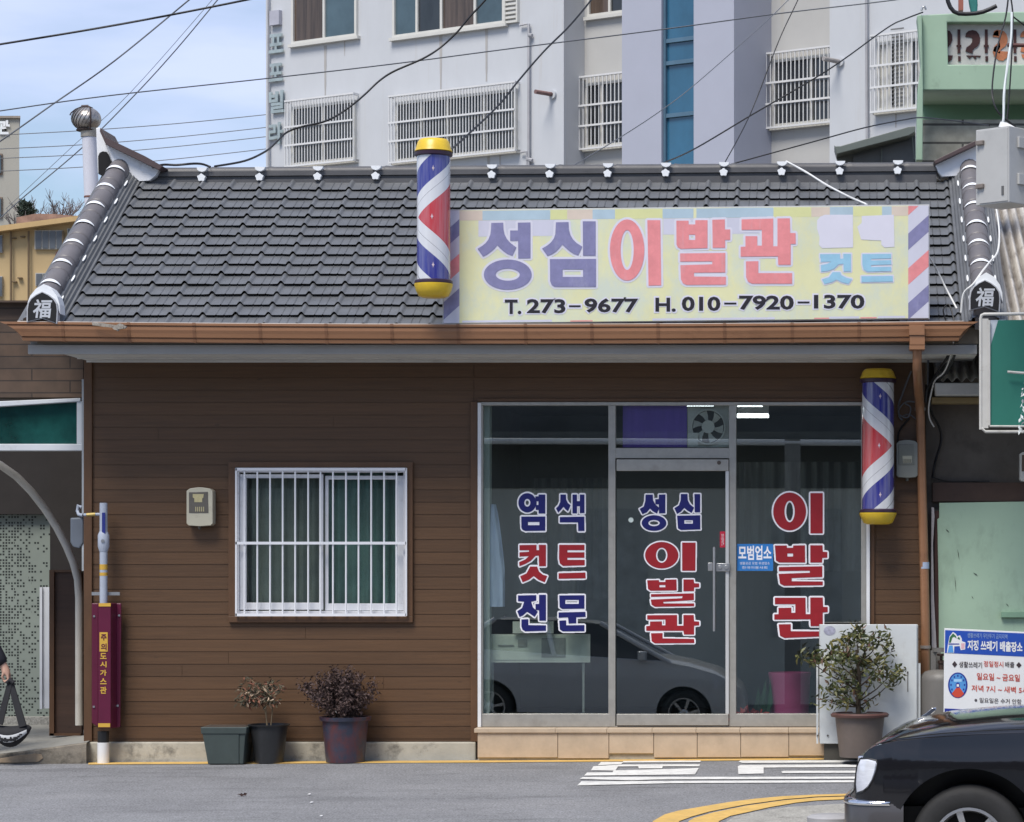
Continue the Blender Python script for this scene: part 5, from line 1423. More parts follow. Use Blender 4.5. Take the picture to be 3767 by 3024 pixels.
# ================================================================ cars
def lerp_tab(tab, x):
    if x <= tab[0][0]: return tab[0][1]
    for (a, b), (c, d) in zip(tab, tab[1:]):
        if x <= c: return b + (d - b) * (x - a) / (c - a)
    return tab[-1][1]
TYRE = M('black tyre rubber', (.016, .016, .017), .75, var=.2, vs=12, bump=.1, bs=60)
RIMM = M('alloy rim', (.55, .55, .56), .28, metal=.85, var=.05)
LAMPG = M('headlight lens', (.62, .64, .70), .06, var=.12, vs=14, stretch=(.3, 1, 4), coat=.8, spec=.8)
CGL = M('dark car glass', (.012, .014, .016), .04, var=.1, spec=.8)
def build_car(t, paint, cfg, place):
    W_ = cfg['w']; zh, zb_arch = cfg['zh'], cfg['arch']
    xf, xr_, ra, za, sill, Ln = cfg['xf'], cfg['xr'], cfg['ra'], cfg['za'], .24, cfg['len']
    def wd(x): return lerp_tab(cfg['wt'], x) * W_
    def zbot(x):
        z_ = lerp_tab([(cfg['x0'], .36), (.3, .26), (.5, sill), (Ln - .4, .26), (Ln, .40)], x)
        for xc in (xf, xr_):
            if abs(x - xc) < ra: z_ = max(z_, za + math.sqrt(max(0, ra * ra - (x - xc) ** 2)))
        return z_
    xs = sorted(set([round(q[0], 4) for q in zh] + [round(xc + ra * math.cos(a * math.pi / 30), 4) for xc in (xf, xr_) for a in range(31)] + [round(cfg['x0'] + .08 * k, 4) for k in range(1, int((Ln - cfg['x0']) / .08))] + [round(xc + s_ * (ra + .003), 4) for xc in (xf, xr_) for s_ in (-1, 1)]))
    xs = [x for x in xs if cfg['x0'] <= x <= Ln]
    body = MB()
    for sgn in (-1, 1):
        side, top = [], []
        for x in xs:
            z0, z1, wx = zbot(x), lerp_tab(zh, x), wd(x)
            z1 = max(z1, z0 + .02)
            r_ = []
            for k in range(9):
                u = k / 8
                zz = z0 + (z1 - z0) * u
                hh = (zz - .24) / .7
                bulge = .965 + .05 * math.sin(min(1, max(0, hh)) * math.pi * .9) - .02 * max(0, hh - .75) / .25
                r_.append(place(x, sgn * wx * bulge, zz))
            side.append(r_)
            wt_ = wx * (.965 + .05 * math.sin(min(1, max(0, (z1 - .24) / .7)) * math.pi * .9) - .02 * max(0, (z1 - .24) / .7 - .75) / .25)
            cr_ = lerp_tab(cfg['crown'], x)
            top.append([place(x, sgn * wt_ * f_, z1 + cr_ * h_) for f_, h_ in ((1, 0), (.985, .09), (.96, .22), (.92, .36), (.87, .52), (.8, .67), (.65, .85), (.4, .97), (0, 1))])
        body.grid(side); body.grid(top)
    # ends and floor
    body.add([place(xs[0], -wd(xs[0]), zbot(xs[0])), place(xs[0], wd(xs[0]), zbot(xs[0])), place(xs[0], wd(xs[0]), lerp_tab(zh, xs[0])), place(xs[0], -wd(xs[0]), lerp_tab(zh, xs[0]))], [(0, 1, 2, 3)])
    body.add([place(Ln, -wd(Ln), .4), place(Ln, wd(Ln), .4), place(Ln, wd(Ln), lerp_tab(zh, Ln)), place(Ln, -wd(Ln), lerp_tab(zh, Ln))], [(0, 1, 2, 3)])
    bo_ = body.build('body', paint, t, smooth=32, weld=True)
    un = MB(); un.hexa([place(x, y, z_) for z_ in (.20, .5) for x, y in ((.25, -.6), (Ln - .3, -.6), (Ln - .3, .6), (.25, .6))]); un.build('underbody', BLACK, t)
    wl = MB()
    for xc in (xf, xr_):
        for sgn in (-1, 1):
            n = 24
            o_ = [place(xc + (ra + .03) * math.cos(2 * math.pi * k / n), sgn * (W_ - .06), za + (ra + .03) * math.sin(2 * math.pi * k / n)) for k in range(n)]
            i_ = [place(xc + (ra + .03) * math.cos(2 * math.pi * k / n), sgn * (W_ - .42), za + (ra + .03) * math.sin(2 * math.pi * k / n)) for k in range(n)]
            up_ = [k for k in range(n) if math.sin(2 * math.pi * (k + .5) / n) > -.35]
            wl.add(o_ + i_, [(k, (k + 1) % n, n + (k + 1) % n, n + k) for k in up_] + [tuple(range(n, 2 * n))])
    wl.each('wheel_arch', BLACK, t)
    for xc in (xf, xr_):
        for sgn in (-1, 1):
            def wp_(r_, y, a): return place(xc + r_ * math.cos(a), sgn * y, za_w + r_ * math.sin(a))
            za_w = cfg['rt'] - .005
            rt, rr_ = cfg['rt'], cfg['rr']
            def ringm(prof, n=40):
                mb = MB(); mb.grid([[wp_(r_, y, 2 * math.pi * k / n) for r_, y in prof] for k in range(n + 1)]); return mb
            yo = W_ - .035
            ty = ringm([(rr_, yo - .19), (rt - .02, yo - .205), (rt, yo - .18), (rt, yo - .03), (rt - .02, yo - .005), (rt - .05, yo + .004), (rr_ + .012, yo), (rr_, yo - .01)]).build('wheel', TYRE, t, smooth=50)
            rm = ringm([(rr_ + .004, yo - .012), (rr_ + .004, yo + .002), (rr_ - .012, yo + .004), (rr_ - .02, yo - .02), (rr_ - .03, yo - .1)])
            for k in range(6):
                a = k * math.pi / 3 + math.pi / 2 + .3
                q = []
                for yy in (yo - .008, yo - .05):
                    for r1, da in ((.045, -.32), (rr_ - .014, -.10), (rr_ - .014, .10), (.045, .32)):
                        q.append(wp_(r1, yy, a + da))
                rm.hexa(q)
            rm.grid([[wp_(r_, y, 2 * math.pi * k / 20) for r_, y in ((.0, yo), (.03, yo), (.06, yo - .015), (.06, yo - .06))] for k in range(21)])
            rm.build('rim', RIMM, ty, smooth=40)
            MB().add([wp_(rr_ - .005, yo - .11, 2 * math.pi * k / 24) for k in range(24)], [tuple(range(24))]).build('brake_disc', DARK, ty)
    # cabin
    xa, xb, xc_, xd, zr = cfg['cab']
    zbelt0, zbelt1 = lerp_tab(zh, xa), lerp_tab(zh, xd)
    wb_, wt_ = wd(2) * .93, wd(2) * .74
    cab = MB()
    cab.grid([[place(xx, f_ * (wt_ if k in (1, 2) else wb_), zz) for f_ in (-1, -.5, 0, .5, 1)] for k, (xx, zz) in enumerate(((xa, zbelt0), (xb, zr - .03), (xc_, zr - .02), (xd, zbelt1)))])
    for sgn in (-1, 1): cab.add([place(xa, sgn * wb_, zbelt0), place(xb, sgn * wt_, zr - .03), place(xc_, sgn * wt_, zr - .02), place(xd, sgn * wb_, zbelt1)], [(0, 1, 2, 3)])
    cab.build('window', CGL, t)
    rf_ = MB(); rf_.grid([[place(xx, f_ * (wt_ + .012) * k_, zr + dz - .02 * abs(f_) ** 2) for f_ in (-1, -.6, 0, .6, 1)] for xx, dz, k_ in ((xb - .06, -.035, .98), (xb + .1, .0, 1), ((xb + xc_) / 2, .022, 1), (xc_ - .1, .0, 1), (xc_ + .06, -.03, .98))])
    rf_.build('roof', paint, t, smooth=60)
    pi_ = MB()
    for sgn in (-1, 1):
        for (x0, z0), (x1, z1) in (((xa, zbelt0), (xb, zr - .02)), (((xa + xd) / 2 + .05, lerp_tab(zh, 2.3)), ((xb + xc_) / 2 + .03, zr)), ((xd, zbelt1), (xc_, zr - .02))):
            pi_.tube([place(x0, sgn * wb_, z0), place(x1, sgn * wt_, z1)], .035, 8)
    pi_.build('pillar', paint, t, smooth=40)
    for sgn in (-1, 1):
        mm = MB(); mm.hexa([place(xa + .3 + dx * (.7 if dy else 1), sgn * (wb_ + .02 + dy), zbelt0 + .03 + dz) for dz in (0, .12) for dx, dy in ((0, 0), (.14, 0), (.16, .19), (.03, .19))]); mm.build('wing_mirror', paint, t, bevel=.02)
    return bo_, wd

PSEAM = 0
PBK = M('black car paint', (.009, .009, .011), .10, var=.1, coat=.5, spec=.4)
zc0 = road_z(0, -6.59)
car = thing('parked_car', 'black saloon car parked at the right with only its front end in view', 'car', (-.2, -5.7, zc0))
def plc(x, y, z_): c_, s_ = math.cos(.115), math.sin(.115); return Vector((.035 + x * c_ + (y + .89) * s_, -6.59 + (y + .89) * c_ - x * s_, zc0 + z_ + .006 * (y + .89)))
cfg = dict(w=.89, x0=.085, xf=.727, xr=3.50, ra=.425, za=.317, rt=.325, rr=.198, len=4.85, crown=[(.085, 0), (.18, .012), (.26, .035), (.36, .056), (.55, .078), (.9, .092), (1.35, .098)], arch=None,
    wt=[(.085, .86), (.11, .90), (.16, .945), (.25, .975), (.45, .995), (1.0, 1), (4.2, 1), (4.6, .96), (4.85, .86)],
    zh=[(.085, .585), (.098, .70), (.125, .785), (.14, .812), (.165, .838), (.20, .857), (.26, .874), (.33, .888), (.45, .902), (.6, .915), (.8, .928), (1.04, .938), (1.35, .948), (2.5, .955), (3.9, .96), (4.5, .94), (4.75, .88), (4.85, .70)],
    cab=(1.35, 2.05, 3.3, 4.0, 1.43))
cb_, wd = build_car(car, PBK, cfg, plc)
# headlights: side-wrapping lens traced on the fender
def lens(sgn):
    pts = [(.094, .590), (.088, .64), (.092, .70), (.10, .745), (.118, .782), (.16, .785), (.208, .776), (.214, .762), (.207, .72), (.19, .672), (.165, .632), (.135, .606)]
    bz = MB(); inner = []
    def yy(x, z_):
        hh = (z_ - .24) / .7
        return wd(x) * (.965 + .05 * math.sin(min(1, max(0, hh)) * math.pi * .9) - .02 * max(0, hh - .75) / .25)
    cx, cz = .145, .70
    rim_, mid_ = [], []
    for x, z_ in pts:
        rim_.append(plc(x, sgn * (yy(x, z_) + .004), z_)); x2, z2 = cx + (x - cx) * .9, cz + (z_ - cz) * .92
        mid_.append(plc(x2, sgn * (yy(x2, z2) + .016), z2))
    n = len(pts)
    bz.add(rim_ + mid_ + [plc(cx, sgn * (yy(cx, cz) + .018), cz)], [(i, (i + 1) % n, n + (i + 1) % n, n + i) for i in range(n)] + [(n + i, n + (i + 1) % n, 2 * n) for i in range(n)])
    # front face of the lamp
    f = []
    for fy in (1.0, .9, .75, .55):
        f.append([plc(lerp_tab([(.59, .083), (.70, .094), (.785, .12)], z_) - .012 - .03 * (1 - fy), sgn * wd(.09) * fy, z_) for z_ in (.60, .66, .72, .775)])
    bz.grid(f)
    hl = bz.build('headlight', LAMPG, car, smooth=50)
    sr = MB(); pr = [plc(x + (x - cx) * .06, sgn * (yy(x, z_) + .002), z_ + (z_ - cz) * .05) for x, z_ in pts]
    sr.tube(pr + [pr[0]], .0045, 6); sr.build('lamp_seal', BLACK, hl, smooth=40)
for s_ in (-1, 1): lens(s_)
hs_ = MB(); hs_.tube([plc(x, -wd(x) * .955 + (.03 if x < .24 else 0), lerp_tab(cfg['zh'], x) + lerp_tab(cfg['crown'], x) * .23 + .0005) for x in [.20 + .05 * k for k in range(24)]], .0035, 6)
hs_.build('hood_seam', BLACK, car, smooth=40)
gr = MB(); gr.hexa([plc(x, y, z_) for z_ in (.62, .77) for x, y in ((.06, -.42), (.06, .42), (.12, .42), (.12, -.42))]); gr.build('grille', CHROME, car, bevel=.01)
def bumper(name, mat, z0, z1, out, xend, cut=None):
    path = [(xend, -.885), (.20, -.878), (.11, -.855), (.05, -.80), (.015, -.70), (0, -.5), (-.012, 0), (0, .5), (.015, .70), (.05, .80), (.11, .855), (.20, .878), (xend, .885)]
    path = [(x - (out if abs(y) < .8 else out * .3), y + (out * (-1 if y < 0 else 1) if abs(y) > .6 else 0)) for x, y in path]
    mb = MB(); rw = []
    for x, y in path:
        ix = x + .12 if abs(y) < .8 else x + .02; iy = y * .88
        rw.append([plc(x + .02, y * .985, z0), plc(x, y, z0 + .04), plc(x, y, z1 - .012), plc(x + .008, y * .993, z1), plc(ix, iy, z1 + .006)])
    mb.grid(rw); return mb.build(name, mat, car, smooth=40)
BMP = M('grey black bumper', (.055, .052, .055), .35, var=.1, coat=.3)
bumper('bumper', BMP, .26, .552, 0, .365)
tm = MB(); rw = []
for x, y in [(.29, -.887), (.20, -.884), (.11, -.862), (.05, -.807), (.012, -.705), (-.004, -.5), (-.016, 0), (-.004, .5), (.012, .705), (.05, .807), (.11, .862), (.20, .884), (.29, .887)]:
    rw.append([plc(x, y, .530), plc(x - .004, y * 1.004, .538), plc(x, y, .551), plc(x + .03, y * .96, .560)])
tm.grid(rw); tm.build('bumper_trim', CHROME, car, smooth=60)
bl2 = MB(); bl2.hexa([plc(x, y, z_) for z_ in (.60, .63) for x, y in ((.10, -.868), (.32, -.893), (.32, -.86), (.10, -.84))]); 
sm_ = MB()
ho = MB()
wx, wy = .40, .02
hk = .62
for sgn, ang in ((1, .55), (-1, .15)):
    pass
    pts = [plc(wx + a * hk, wy + sgn * b * hk, .972 + c_ * hk * 1.1) for a, b, c_ in ((-.02, .0, .0), (.03, .012, .028), (.085, .03, .07), (.125, .035, .075), (.12, .025, .05), (.08, .012, .02), (.03, .004, .0))]
    ho.prism([pts], (0, .008 * sgn, 0))
ho.hexa([plc(wx + x, wy + y, .935 + z_) for z_ in (0, .025) for x, y in ((-.03, -.01), (.06, -.01), (.06, .01), (-.03, .01))])
ho.build('hood_ornament', CHROME, car, bevel=.002)

PSV = M('silver car paint', (.52, .53, .55), .3, metal=.1, var=.03, coat=.8)
sv = thing('parked_car', 'silver hatchback mirrored in the glass of the shop front', 'car', (-4, -15, road_z(-4, -15)))
zs0 = road_z(-4, -15)
def pls(x, y, z_): return Vector((-1.13 - x + .0, -15.6 - y + .10 * (x - 2), zs0 + z_ + .04 * (x - 1.0)))
cfg2 = dict(w=.86, x0=.03, xf=.86, xr=3.46, ra=.37, za=.31, rt=.315, rr=.21, len=4.2, crown=[(.03, .01), (.4, .07)], arch=None,
    wt=[(.03, .78), (.10, .88), (.25, .95), (.5, .99), (1.0, 1), (3.8, 1), (4.1, .94), (4.2, .9)],
    zh=[(.03, .35), (.05, .55), (.10, .66), (.22, .76), (.45, .86), (.8, .95), (1.15, 1.0), (2.5, 1.03), (3.9, 1.08), (4.15, 1.05), (4.2, .8)],
    cab=(1.05, 2.0, 3.4, 4.05, 1.5))
build_car(sv, PSV, cfg2, pls)
for sgn in (-1, 1):
    m = MB(); m.hexa([pls(x, sgn * y, z_) for z_, k in ((.64, 0), (.78, 1)) for x, y in ((.10 + .12 * k, .66), (.16 + .12 * k, .80), (.46, .86), (.40, .70))]); m.build('headlight', LAMPG, sv, bevel=.01)

# ================================================================ the passer-by with a bag
def skin(name, verts, edges, radii, mat, parent, loc, sub=2, root=0):
    me = bpy.data.meshes.new(name); me.from_pydata([Vector(v) + Vector(loc) for v in verts], edges, []); me.materials.append(mat)
    o = bpy.data.objects.new(name, me); COL.objects.link(o); setparent(o, parent)
    sk = o.modifiers.new('skin', 'SKIN'); sk.use_smooth_shade = True
    for i, r_ in enumerate(radii):
        me.skin_vertices[0].data[i].radius = (r_, r_) if not isinstance(r_, tuple) else r_
    me.skin_vertices[0].data[root].use_root = True
    sb = o.modifiers.new('sub', 'SUBSURF'); sb.levels = sub; sb.render_levels = sub
    return o
px_, py_ = -6.93, -.10
pz_ = road_z(px_, -.3) + .02
per = thing('person', 'passer-by in a dark padded jacket carrying a bag at the left edge', 'person', (px_, py_, pz_))
SKIN = M('skin', (.50, .30, .22), .5, var=.06); JKT = M('dark navy jacket', (.012, .012, .02), .7, var=.25, vs=14, bump=.2, bs=20); TRS = M('black trousers', (.015, .015, .017), .8); HAIR = M('black hair', (.01, .009, .008), .5)
V = [(0, 0, .95), (0, 0, 1.18), (.01, 0, 1.36), (.0, 0, 1.46), (-.015, 0, 1.53), (-.03, 0, 1.60), (-.035, 0, 1.68),
     (.0, -.17, 1.40), (.18, -.23, 1.13), (.385, -.20, .80), (.41, -.20, .745), (.425, -.20, .70),
     (.0, .17, 1.40), (-.05, .22, 1.12), (-.16, .21, .90), (-.18, .21, .84), (-.19, .21, .80),
     (.0, -.09, .88), (-.10, -.09, .50), (-.06, -.09, .09), (-.18, -.09, .03), (.02, .09, .88), (.03, .09, .50), (.05, .09, .12), (-.05, .09, .04)]
Ed = [(0, 1), (1, 2), (2, 3), (3, 4), (4, 5), (5, 6), (2, 7), (7, 8), (8, 9), (9, 10), (10, 11), (2, 12), (12, 13), (13, 14), (14, 15), (15, 16), (0, 17), (17, 18), (18, 19), (19, 20), (0, 21), (21, 22), (22, 23), (23, 24)]
Rr = [.085, .085, .10, .055, .05, .085, .08, .055, .042, .028, .034, .03, .055, .042, .028, .034, .03, .08, .055, .04, .035, .08, .055, .04, .035]
for wi, hx, hy, hz, dxn in ((11, .425, -.20, .70, 1), (16, -.19, .21, .80, -1)):
    for k, (oy, ln) in enumerate(((-.026, .055), (-.009, .065), (.009, .062), (.025, .05))):
        b = len(V)
        V += [(hx + .012 * dxn, hy + oy, hz - .01), (hx + .018 * dxn, hy + oy, hz - .01 - ln * .55), (hx - .008 * dxn, hy + oy, hz - .012 - ln * .8), (hx - .022 * dxn, hy + oy, hz - .02 - ln * .45)]
        Ed += [(wi, b), (b, b + 1), (b + 1, b + 2), (b + 2, b + 3)]; Rr += [.011, .010, .009, .008]
    b = len(V)
    V += [(hx - .02 * dxn, hy - .03, hz + .012), (hx - .03 * dxn, hy - .028, hz - .02), (hx - .018 * dxn, hy - .018, hz - .045)]
    Ed += [(wi, b), (b, b + 1), (b + 1, b + 2)]; Rr += [.012, .010, .009]
loc = (px_, py_, pz_)
skin('body', V, Ed, Rr, SKIN, per, loc, 2)
skin('jacket', [(0, 0, .80), (0, 0, 1.0), (0, 0, 1.2), (.005, 0, 1.38), (-.005, 0, 1.475), (.0, -.19, 1.39), (.09, -.235, 1.26), (.18, -.23, 1.12), (.29, -.215, .95), (.395, -.2, .765), (.0, .19, 1.39), (-.055, .225, 1.10), (-.15, .21, .925)],
     [(0, 1), (1, 2), (2, 3), (3, 4), (3, 5), (5, 6), (6, 7), (7, 8), (8, 9), (3, 10), (10, 11), (11, 12)], [.15, .155, .155, .15, .075, .09, .085, .08, .07, .062, .09, .08, .06], JKT, per, loc, 2)
skin('trousers', [(0, 0, 1.02), (.0, -.09, .85), (-.10, -.09, .50), (-.065, -.09, .12), (.02, .09, .85), (.03, .09, .50), (.045, .09, .15)], [(0, 1), (1, 2), (2, 3), (0, 4), (4, 5), (5, 6)], [.135, .095, .075, .06, .095, .075, .06], TRS, per, loc, 2)
skin('shoe', [(-.05, -.09, .05), (-.13, -.09, .04), (-.21, -.09, .035)], [(0, 1), (1, 2)], [.045, .045, .038], BLACK, per, loc, 2)
skin('shoe', [(.05, .09, .06), (-.04, .09, .045), (-.11, .09, .035)], [(0, 1), (1, 2)], [.045, .045, .038], BLACK, per, loc, 2)
def uvs(mb, c, rx, ry, rz_, n=16, z0=-1.0):
    c = Vector(c)
    mb.grid([[c + Vector((rx * math.cos(2 * math.pi * j / n) * math.cos(a), ry * math.sin(2 * math.pi * j / n) * math.cos(a), rz_ * math.sin(a))) for j in range(n + 1)] for a in [math.asin(max(-1, z0)) + (math.pi / 2 - math.asin(max(-1, z0))) * k / 8 for k in range(9)]])
hb = MB(); uvs(hb, (px_ - .02, py_, pz_ + 1.69), .098, .086, .10, z0=.05); uvs(hb, (px_ + .03, py_, pz_ + 1.64), .075, .085, .12); hb.build('hair', HAIR, per, smooth=60)
fc2 = MB()
for s_ in (-1, 1): uvs(fc2, (px_ - .112, py_ + s_ * .032, pz_ + 1.635), .008, .012, .008, 8)
fc2.each('eye', BLACK, per, smooth=60)
fn_ = MB(); uvs(fn_, (px_ - .122, py_, pz_ + 1.605), .018, .013, .022, 10); fn_.build('nose', SKIN, per, smooth=60)
fm_ = MB(); uvs(fm_, (px_ - .112, py_, pz_ + 1.565), .008, .024, .006, 10); fm_.build('mouth', M('lips', (.35, .12, .11), .5), per, smooth=60)
er = MB()
for s_ in (-1, 1): uvs(er, (px_ - .01, py_ + s_ * .088, pz_ + 1.62), .022, .012, .032, 10)
er.each('ear', SKIN, per, smooth=60)
# the bag
YBG = -.31
bg_ = thing('sling_bag', 'black slouchy bag with a white patterned stripe hanging from the hand', 'bag', P(35, 2728, YBG))
BAGC = M('black bag cloth', (.011, .011, .014), .8, var=.2, vs=20, bump=.15, bs=60)
hx = P(38, 2522, YBG)
b_ = MB(); rws = []
for i in range(15):
    u = i / 14
    px = -42 + 158 * u
    mid = 2672 + 34 * math.sin(u * math.pi); hgt = 2 + 33 * math.sin(u * math.pi) ** .6
    rws.append([P(px, mid + 4 - hgt * 1.12 * math.cos(a * math.pi / 8) , YBG) + Vector((0, .075 * math.sin(u * math.pi) ** .5 * math.sin(a * math.pi / 8), 0)) for a in range(17)])
b_.grid(rws); b_.build('bag_body', BAGC, bg_, smooth=60)
st_ = MB(); rws = []
for i in range(13):
    u = .06 + .86 * i / 12
    px = -42 + 158 * u; mid = 2672 + 34 * math.sin(u * math.pi); hgt = 2 + 33 * math.sin(u * math.pi) ** .6
    rws.append([P(px, mid + 6 - hgt * math.cos(a) * 1.03, YBG) + Vector((0, -.078 * math.sin(u * math.pi) ** .5 * math.sin(a) * 1.04, 0)) for a in [R(76 + 5 * k) for k in range(10)]])
st_.grid(rws); sto = st_.build('bag_stripe', M('white bag stripe', (.62, .63, .64), .6), bg_, smooth=60)
dk = MB(); random.seed(4)
for i in range(16):
    u = .16 + .64 * i / 15
    px = -42 + 158 * u; mid = 2672 + 34 * math.sin(u * math.pi); hgt = 2 + 33 * math.sin(u * math.pi) ** .6
    a = R(99 + random.uniform(-9, 9))
    p = P(px, mid + 6 - hgt * math.cos(a) * 1.03, YBG) + Vector((0, -.078 * math.sin(u * math.pi) ** .5 * 1.09, 0))
    w_, h_ = random.uniform(.006, .012), random.uniform(.006, .018)
    dk.box(p.x - w_, p.x + w_, p.y - .004, p.y + .012, p.z - h_, p.z + h_)
dk.build('bag_pattern', BAGC, sto, bevel=.004)
sp_ = MB()
def strap(p0, p1, w0, w1):
    d = (p1 - p0).normalized(); s = Vector((d.z, 0, -d.x))
    q = [p0 - s * w0, p0 + s * w0, p1 + s * w1, p1 - s * w1]
    sp_.prism([q], (0, .018, 0))
for dy in (-.05,):
    strap(hx + Vector((.0, dy * .2, .03)), P(4, 2664, YBG) + Vector((0, dy, 0)), .020, .026); strap(hx + Vector((.0, dy * .2 + .004, .03)), P(90, 2672, YBG) + Vector((0, dy, 0)), .022, .03)
sp_.tube([hx + Vector((-.025, -.012, .02)), hx + Vector((.0, -.012, .045)), hx + Vector((.03, -.012, .02))], .02, 8)
sp_.build('bag_strap', M('dark strap webbing', (.016, .016, .019), .8, bump=.1), bg_, bevel=.003)
# ================================================================ neighbours left and right
def brick_mat(name, c1, c2, mort, sx, sz, msize=.02, rough=.7, offset=.5):
    m = M(name, c1, rough, var=.1)
    t = m.node_tree; b = t.nodes['Principled BSDF']
    tcn = [n for n in t.nodes if n.type == 'TEX_COORD'][0]
    sp_ = t.nodes.new('ShaderNodeSeparateXYZ'); t.links.new(tcn.outputs['Object'], sp_.inputs[0])
    cb_ = t.nodes.new('ShaderNodeCombineXYZ')
    t.links.new(math_node(t, 'ADD', sp_.outputs[0], math_node(t, 'MULTIPLY', sp_.outputs[1], 1.0)), cb_.inputs[0]); t.links.new(sp_.outputs[2], cb_.inputs[1])
    br_ = t.nodes.new('ShaderNodeTexBrick'); br_.inputs['Color1'].default_value = (*c1, 1); br_.inputs['Color2'].default_value = (*c2, 1); br_.inputs['Mortar'].default_value = (*mort, 1)
    br_.inputs['Scale'].default_value = 1; br_.inputs['Brick Width'].default_value = sx; br_.inputs['Row Height'].default_value = sz; br_.inputs['Mortar Size'].default_value = msize; br_.offset = offset
    t.links.new(cb_.outputs[0], br_.inputs['Vector'])
    n = t.nodes.new('ShaderNodeTexNoise'); n.inputs['Scale'].default_value = 9; n.inputs['Detail'].default_value = 5; t.links.new(tcn.outputs['Object'], n.inputs['Vector'])
    r = t.nodes.new('ShaderNodeMapRange'); r.inputs[1].default_value = .3; r.inputs[2].default_value = .7; r.inputs[3].default_value = .8; r.inputs[4].default_value = 1.2; t.links.new(n.outputs['Fac'], r.inputs[0])
    h = t.nodes.new('ShaderNodeHueSaturation'); t.links.new(r.outputs[0], h.inputs['Value']); t.links.new(br_.outputs[0], h.inputs['Color']); t.links.new(h.outputs[0], b.inputs['Base Color'])
    bp = t.nodes.new('ShaderNodeBump'); bp.inputs['Strength'].default_value = .4; bp.inputs['Distance'].default_value = .01; t.links.new(br_.outputs['Fac'], bp.inputs['Height']); bp.invert = True; t.links.new(bp.outputs[0], b.inputs['Normal'])
    return m
nl_ = thing('neighbour_building', 'low brown building at the left with a green transom and dotted tile wall', 'building', (-8.5, 2, 0))
WBL = brick_mat('brown wood block wall', (.088, .055, .036), (.066, .043, .03), (.03, .02, .015), .62, .098, .006)
XL = X0(303)
def pb(name, r_, Y0, Y1, mat, par, bevel=None):
    return MB().pbox(*r_, Y0, Y1).build(name, mat, par, bevel=bevel)
m = MB(); m.pbox(-900, 1105, 306, 1462, .28, .5); m.pbox(-900, 1105, 306, 1112, .2, .28)
m.box(-16, XL - .001, 3.1, 3.25, 0, 3.3)
m.build('wall', WBL, nl_)
MB().box(-16, XL - .002, 3.1, 6.5, 3.3, 3.36).build('roof', M('flat roof felt', (.10, .08, .07), .9), nl_)
# transom
tw_ = MB()
ztr = Tr(0, 1380, 2.793)
tw_.pprism(ztr([(-2513, 372), (0, 268), (826, 235), (826, 268), (0, 322), (-2513, 440)]), .12, .26)
tw_.pbox(-900, 1633, 302, 1658, .12, .26); tw_.pbox(282, 1475, 302, 1633, .13, .26)
tw_.build('transom_frame', M('white transom frame', (.58, .61, .64), .4, var=.06, dirt=(.3, .3, .28), da=.4, ds=6), nl_, bevel=.004)
MB().pprism(ztr([(-2513, 435), (0, 322), (790, 275), (790, 710), (-2513, 710)]), .19, .20).build('transom_pane', M('dark green glass', (.008, .055, .05), .08, var=.5, vs=3, spec=.8), nl_)
m = MB(); m.pprism(ztr([(-2500, 445), (0, 345), (780, 340), (780, 405), (150, 440), (140, 690), (60, 690), (50, 440), (-2500, 500)]), .30, .32)
m.build('transom_bar', M('teal inner bar', (.015, .13, .09), .6), nl_)
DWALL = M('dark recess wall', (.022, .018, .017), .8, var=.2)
# passage: dotted tile wall at the back, wood return on the right
def dots_mat():
    m = M('dotted mosaic tile', (.25, .285, .25), .35, var=.1, vs=2)
    t = m.node_tree; b = t.nodes['Principled BSDF']; src = b.inputs['Base Color'].links[0].from_socket
    tcn = [n for n in t.nodes if n.type == 'TEX_COORD'][0]
    sp_ = t.nodes.new('ShaderNodeSeparateXYZ'); t.links.new(tcn.outputs['Object'], sp_.inputs[0])
    p = .0262
    ux = math_node(t, 'DIVIDE', sp_.outputs[0], p); uz = math_node(t, 'DIVIDE', sp_.outputs[2], p)
    fx = math_node(t, 'ABSOLUTE', math_node(t, 'SUBTRACT', math_node(t, 'FRACT', math_node(t, 'ADD', ux, 1000)), .5)); fz = math_node(t, 'ABSOLUTE', math_node(t, 'SUBTRACT', math_node(t, 'FRACT', math_node(t, 'ADD', uz, 1000)), .5))
    ins_ = math_node(t, 'LESS_THAN', math_node(t, 'MAXIMUM', fx, fz), .33)
    cb_ = t.nodes.new('ShaderNodeCombineXYZ'); t.links.new(math_node(t, 'FLOOR', ux), cb_.inputs[0]); t.links.new(math_node(t, 'FLOOR', uz), cb_.inputs[1])
    wn_ = t.nodes.new('ShaderNodeTexWhiteNoise'); wn_.noise_dimensions = '2D'; t.links.new(cb_.outputs[0], wn_.inputs['Vector'])
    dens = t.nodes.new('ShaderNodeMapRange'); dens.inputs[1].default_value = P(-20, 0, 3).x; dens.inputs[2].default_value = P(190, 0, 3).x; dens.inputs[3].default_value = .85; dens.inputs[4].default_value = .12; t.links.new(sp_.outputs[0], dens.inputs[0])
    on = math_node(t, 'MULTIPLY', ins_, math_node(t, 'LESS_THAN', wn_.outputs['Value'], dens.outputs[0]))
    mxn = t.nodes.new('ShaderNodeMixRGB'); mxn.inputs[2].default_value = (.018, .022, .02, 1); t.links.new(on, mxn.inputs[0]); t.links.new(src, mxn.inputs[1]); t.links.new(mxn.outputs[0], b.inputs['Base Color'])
    return m
a = P(194, 2640, 3.0)
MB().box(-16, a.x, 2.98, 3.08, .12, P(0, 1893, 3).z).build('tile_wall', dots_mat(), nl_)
MB().box(-16, a.x + .02, 2.86, 3.02, -.02, .165).build('tile_base', CONC, nl_)
WD = siding_mat('dark stained plank', (.06, .031, .019), .13, 0)
m = MB()
b_ = P(187, 2706, 1.3)
m.box(b_.x, P(300, 0, 1.3).x, 1.3, 1.36, b_.z, P(0, 2105, 1.3).z)
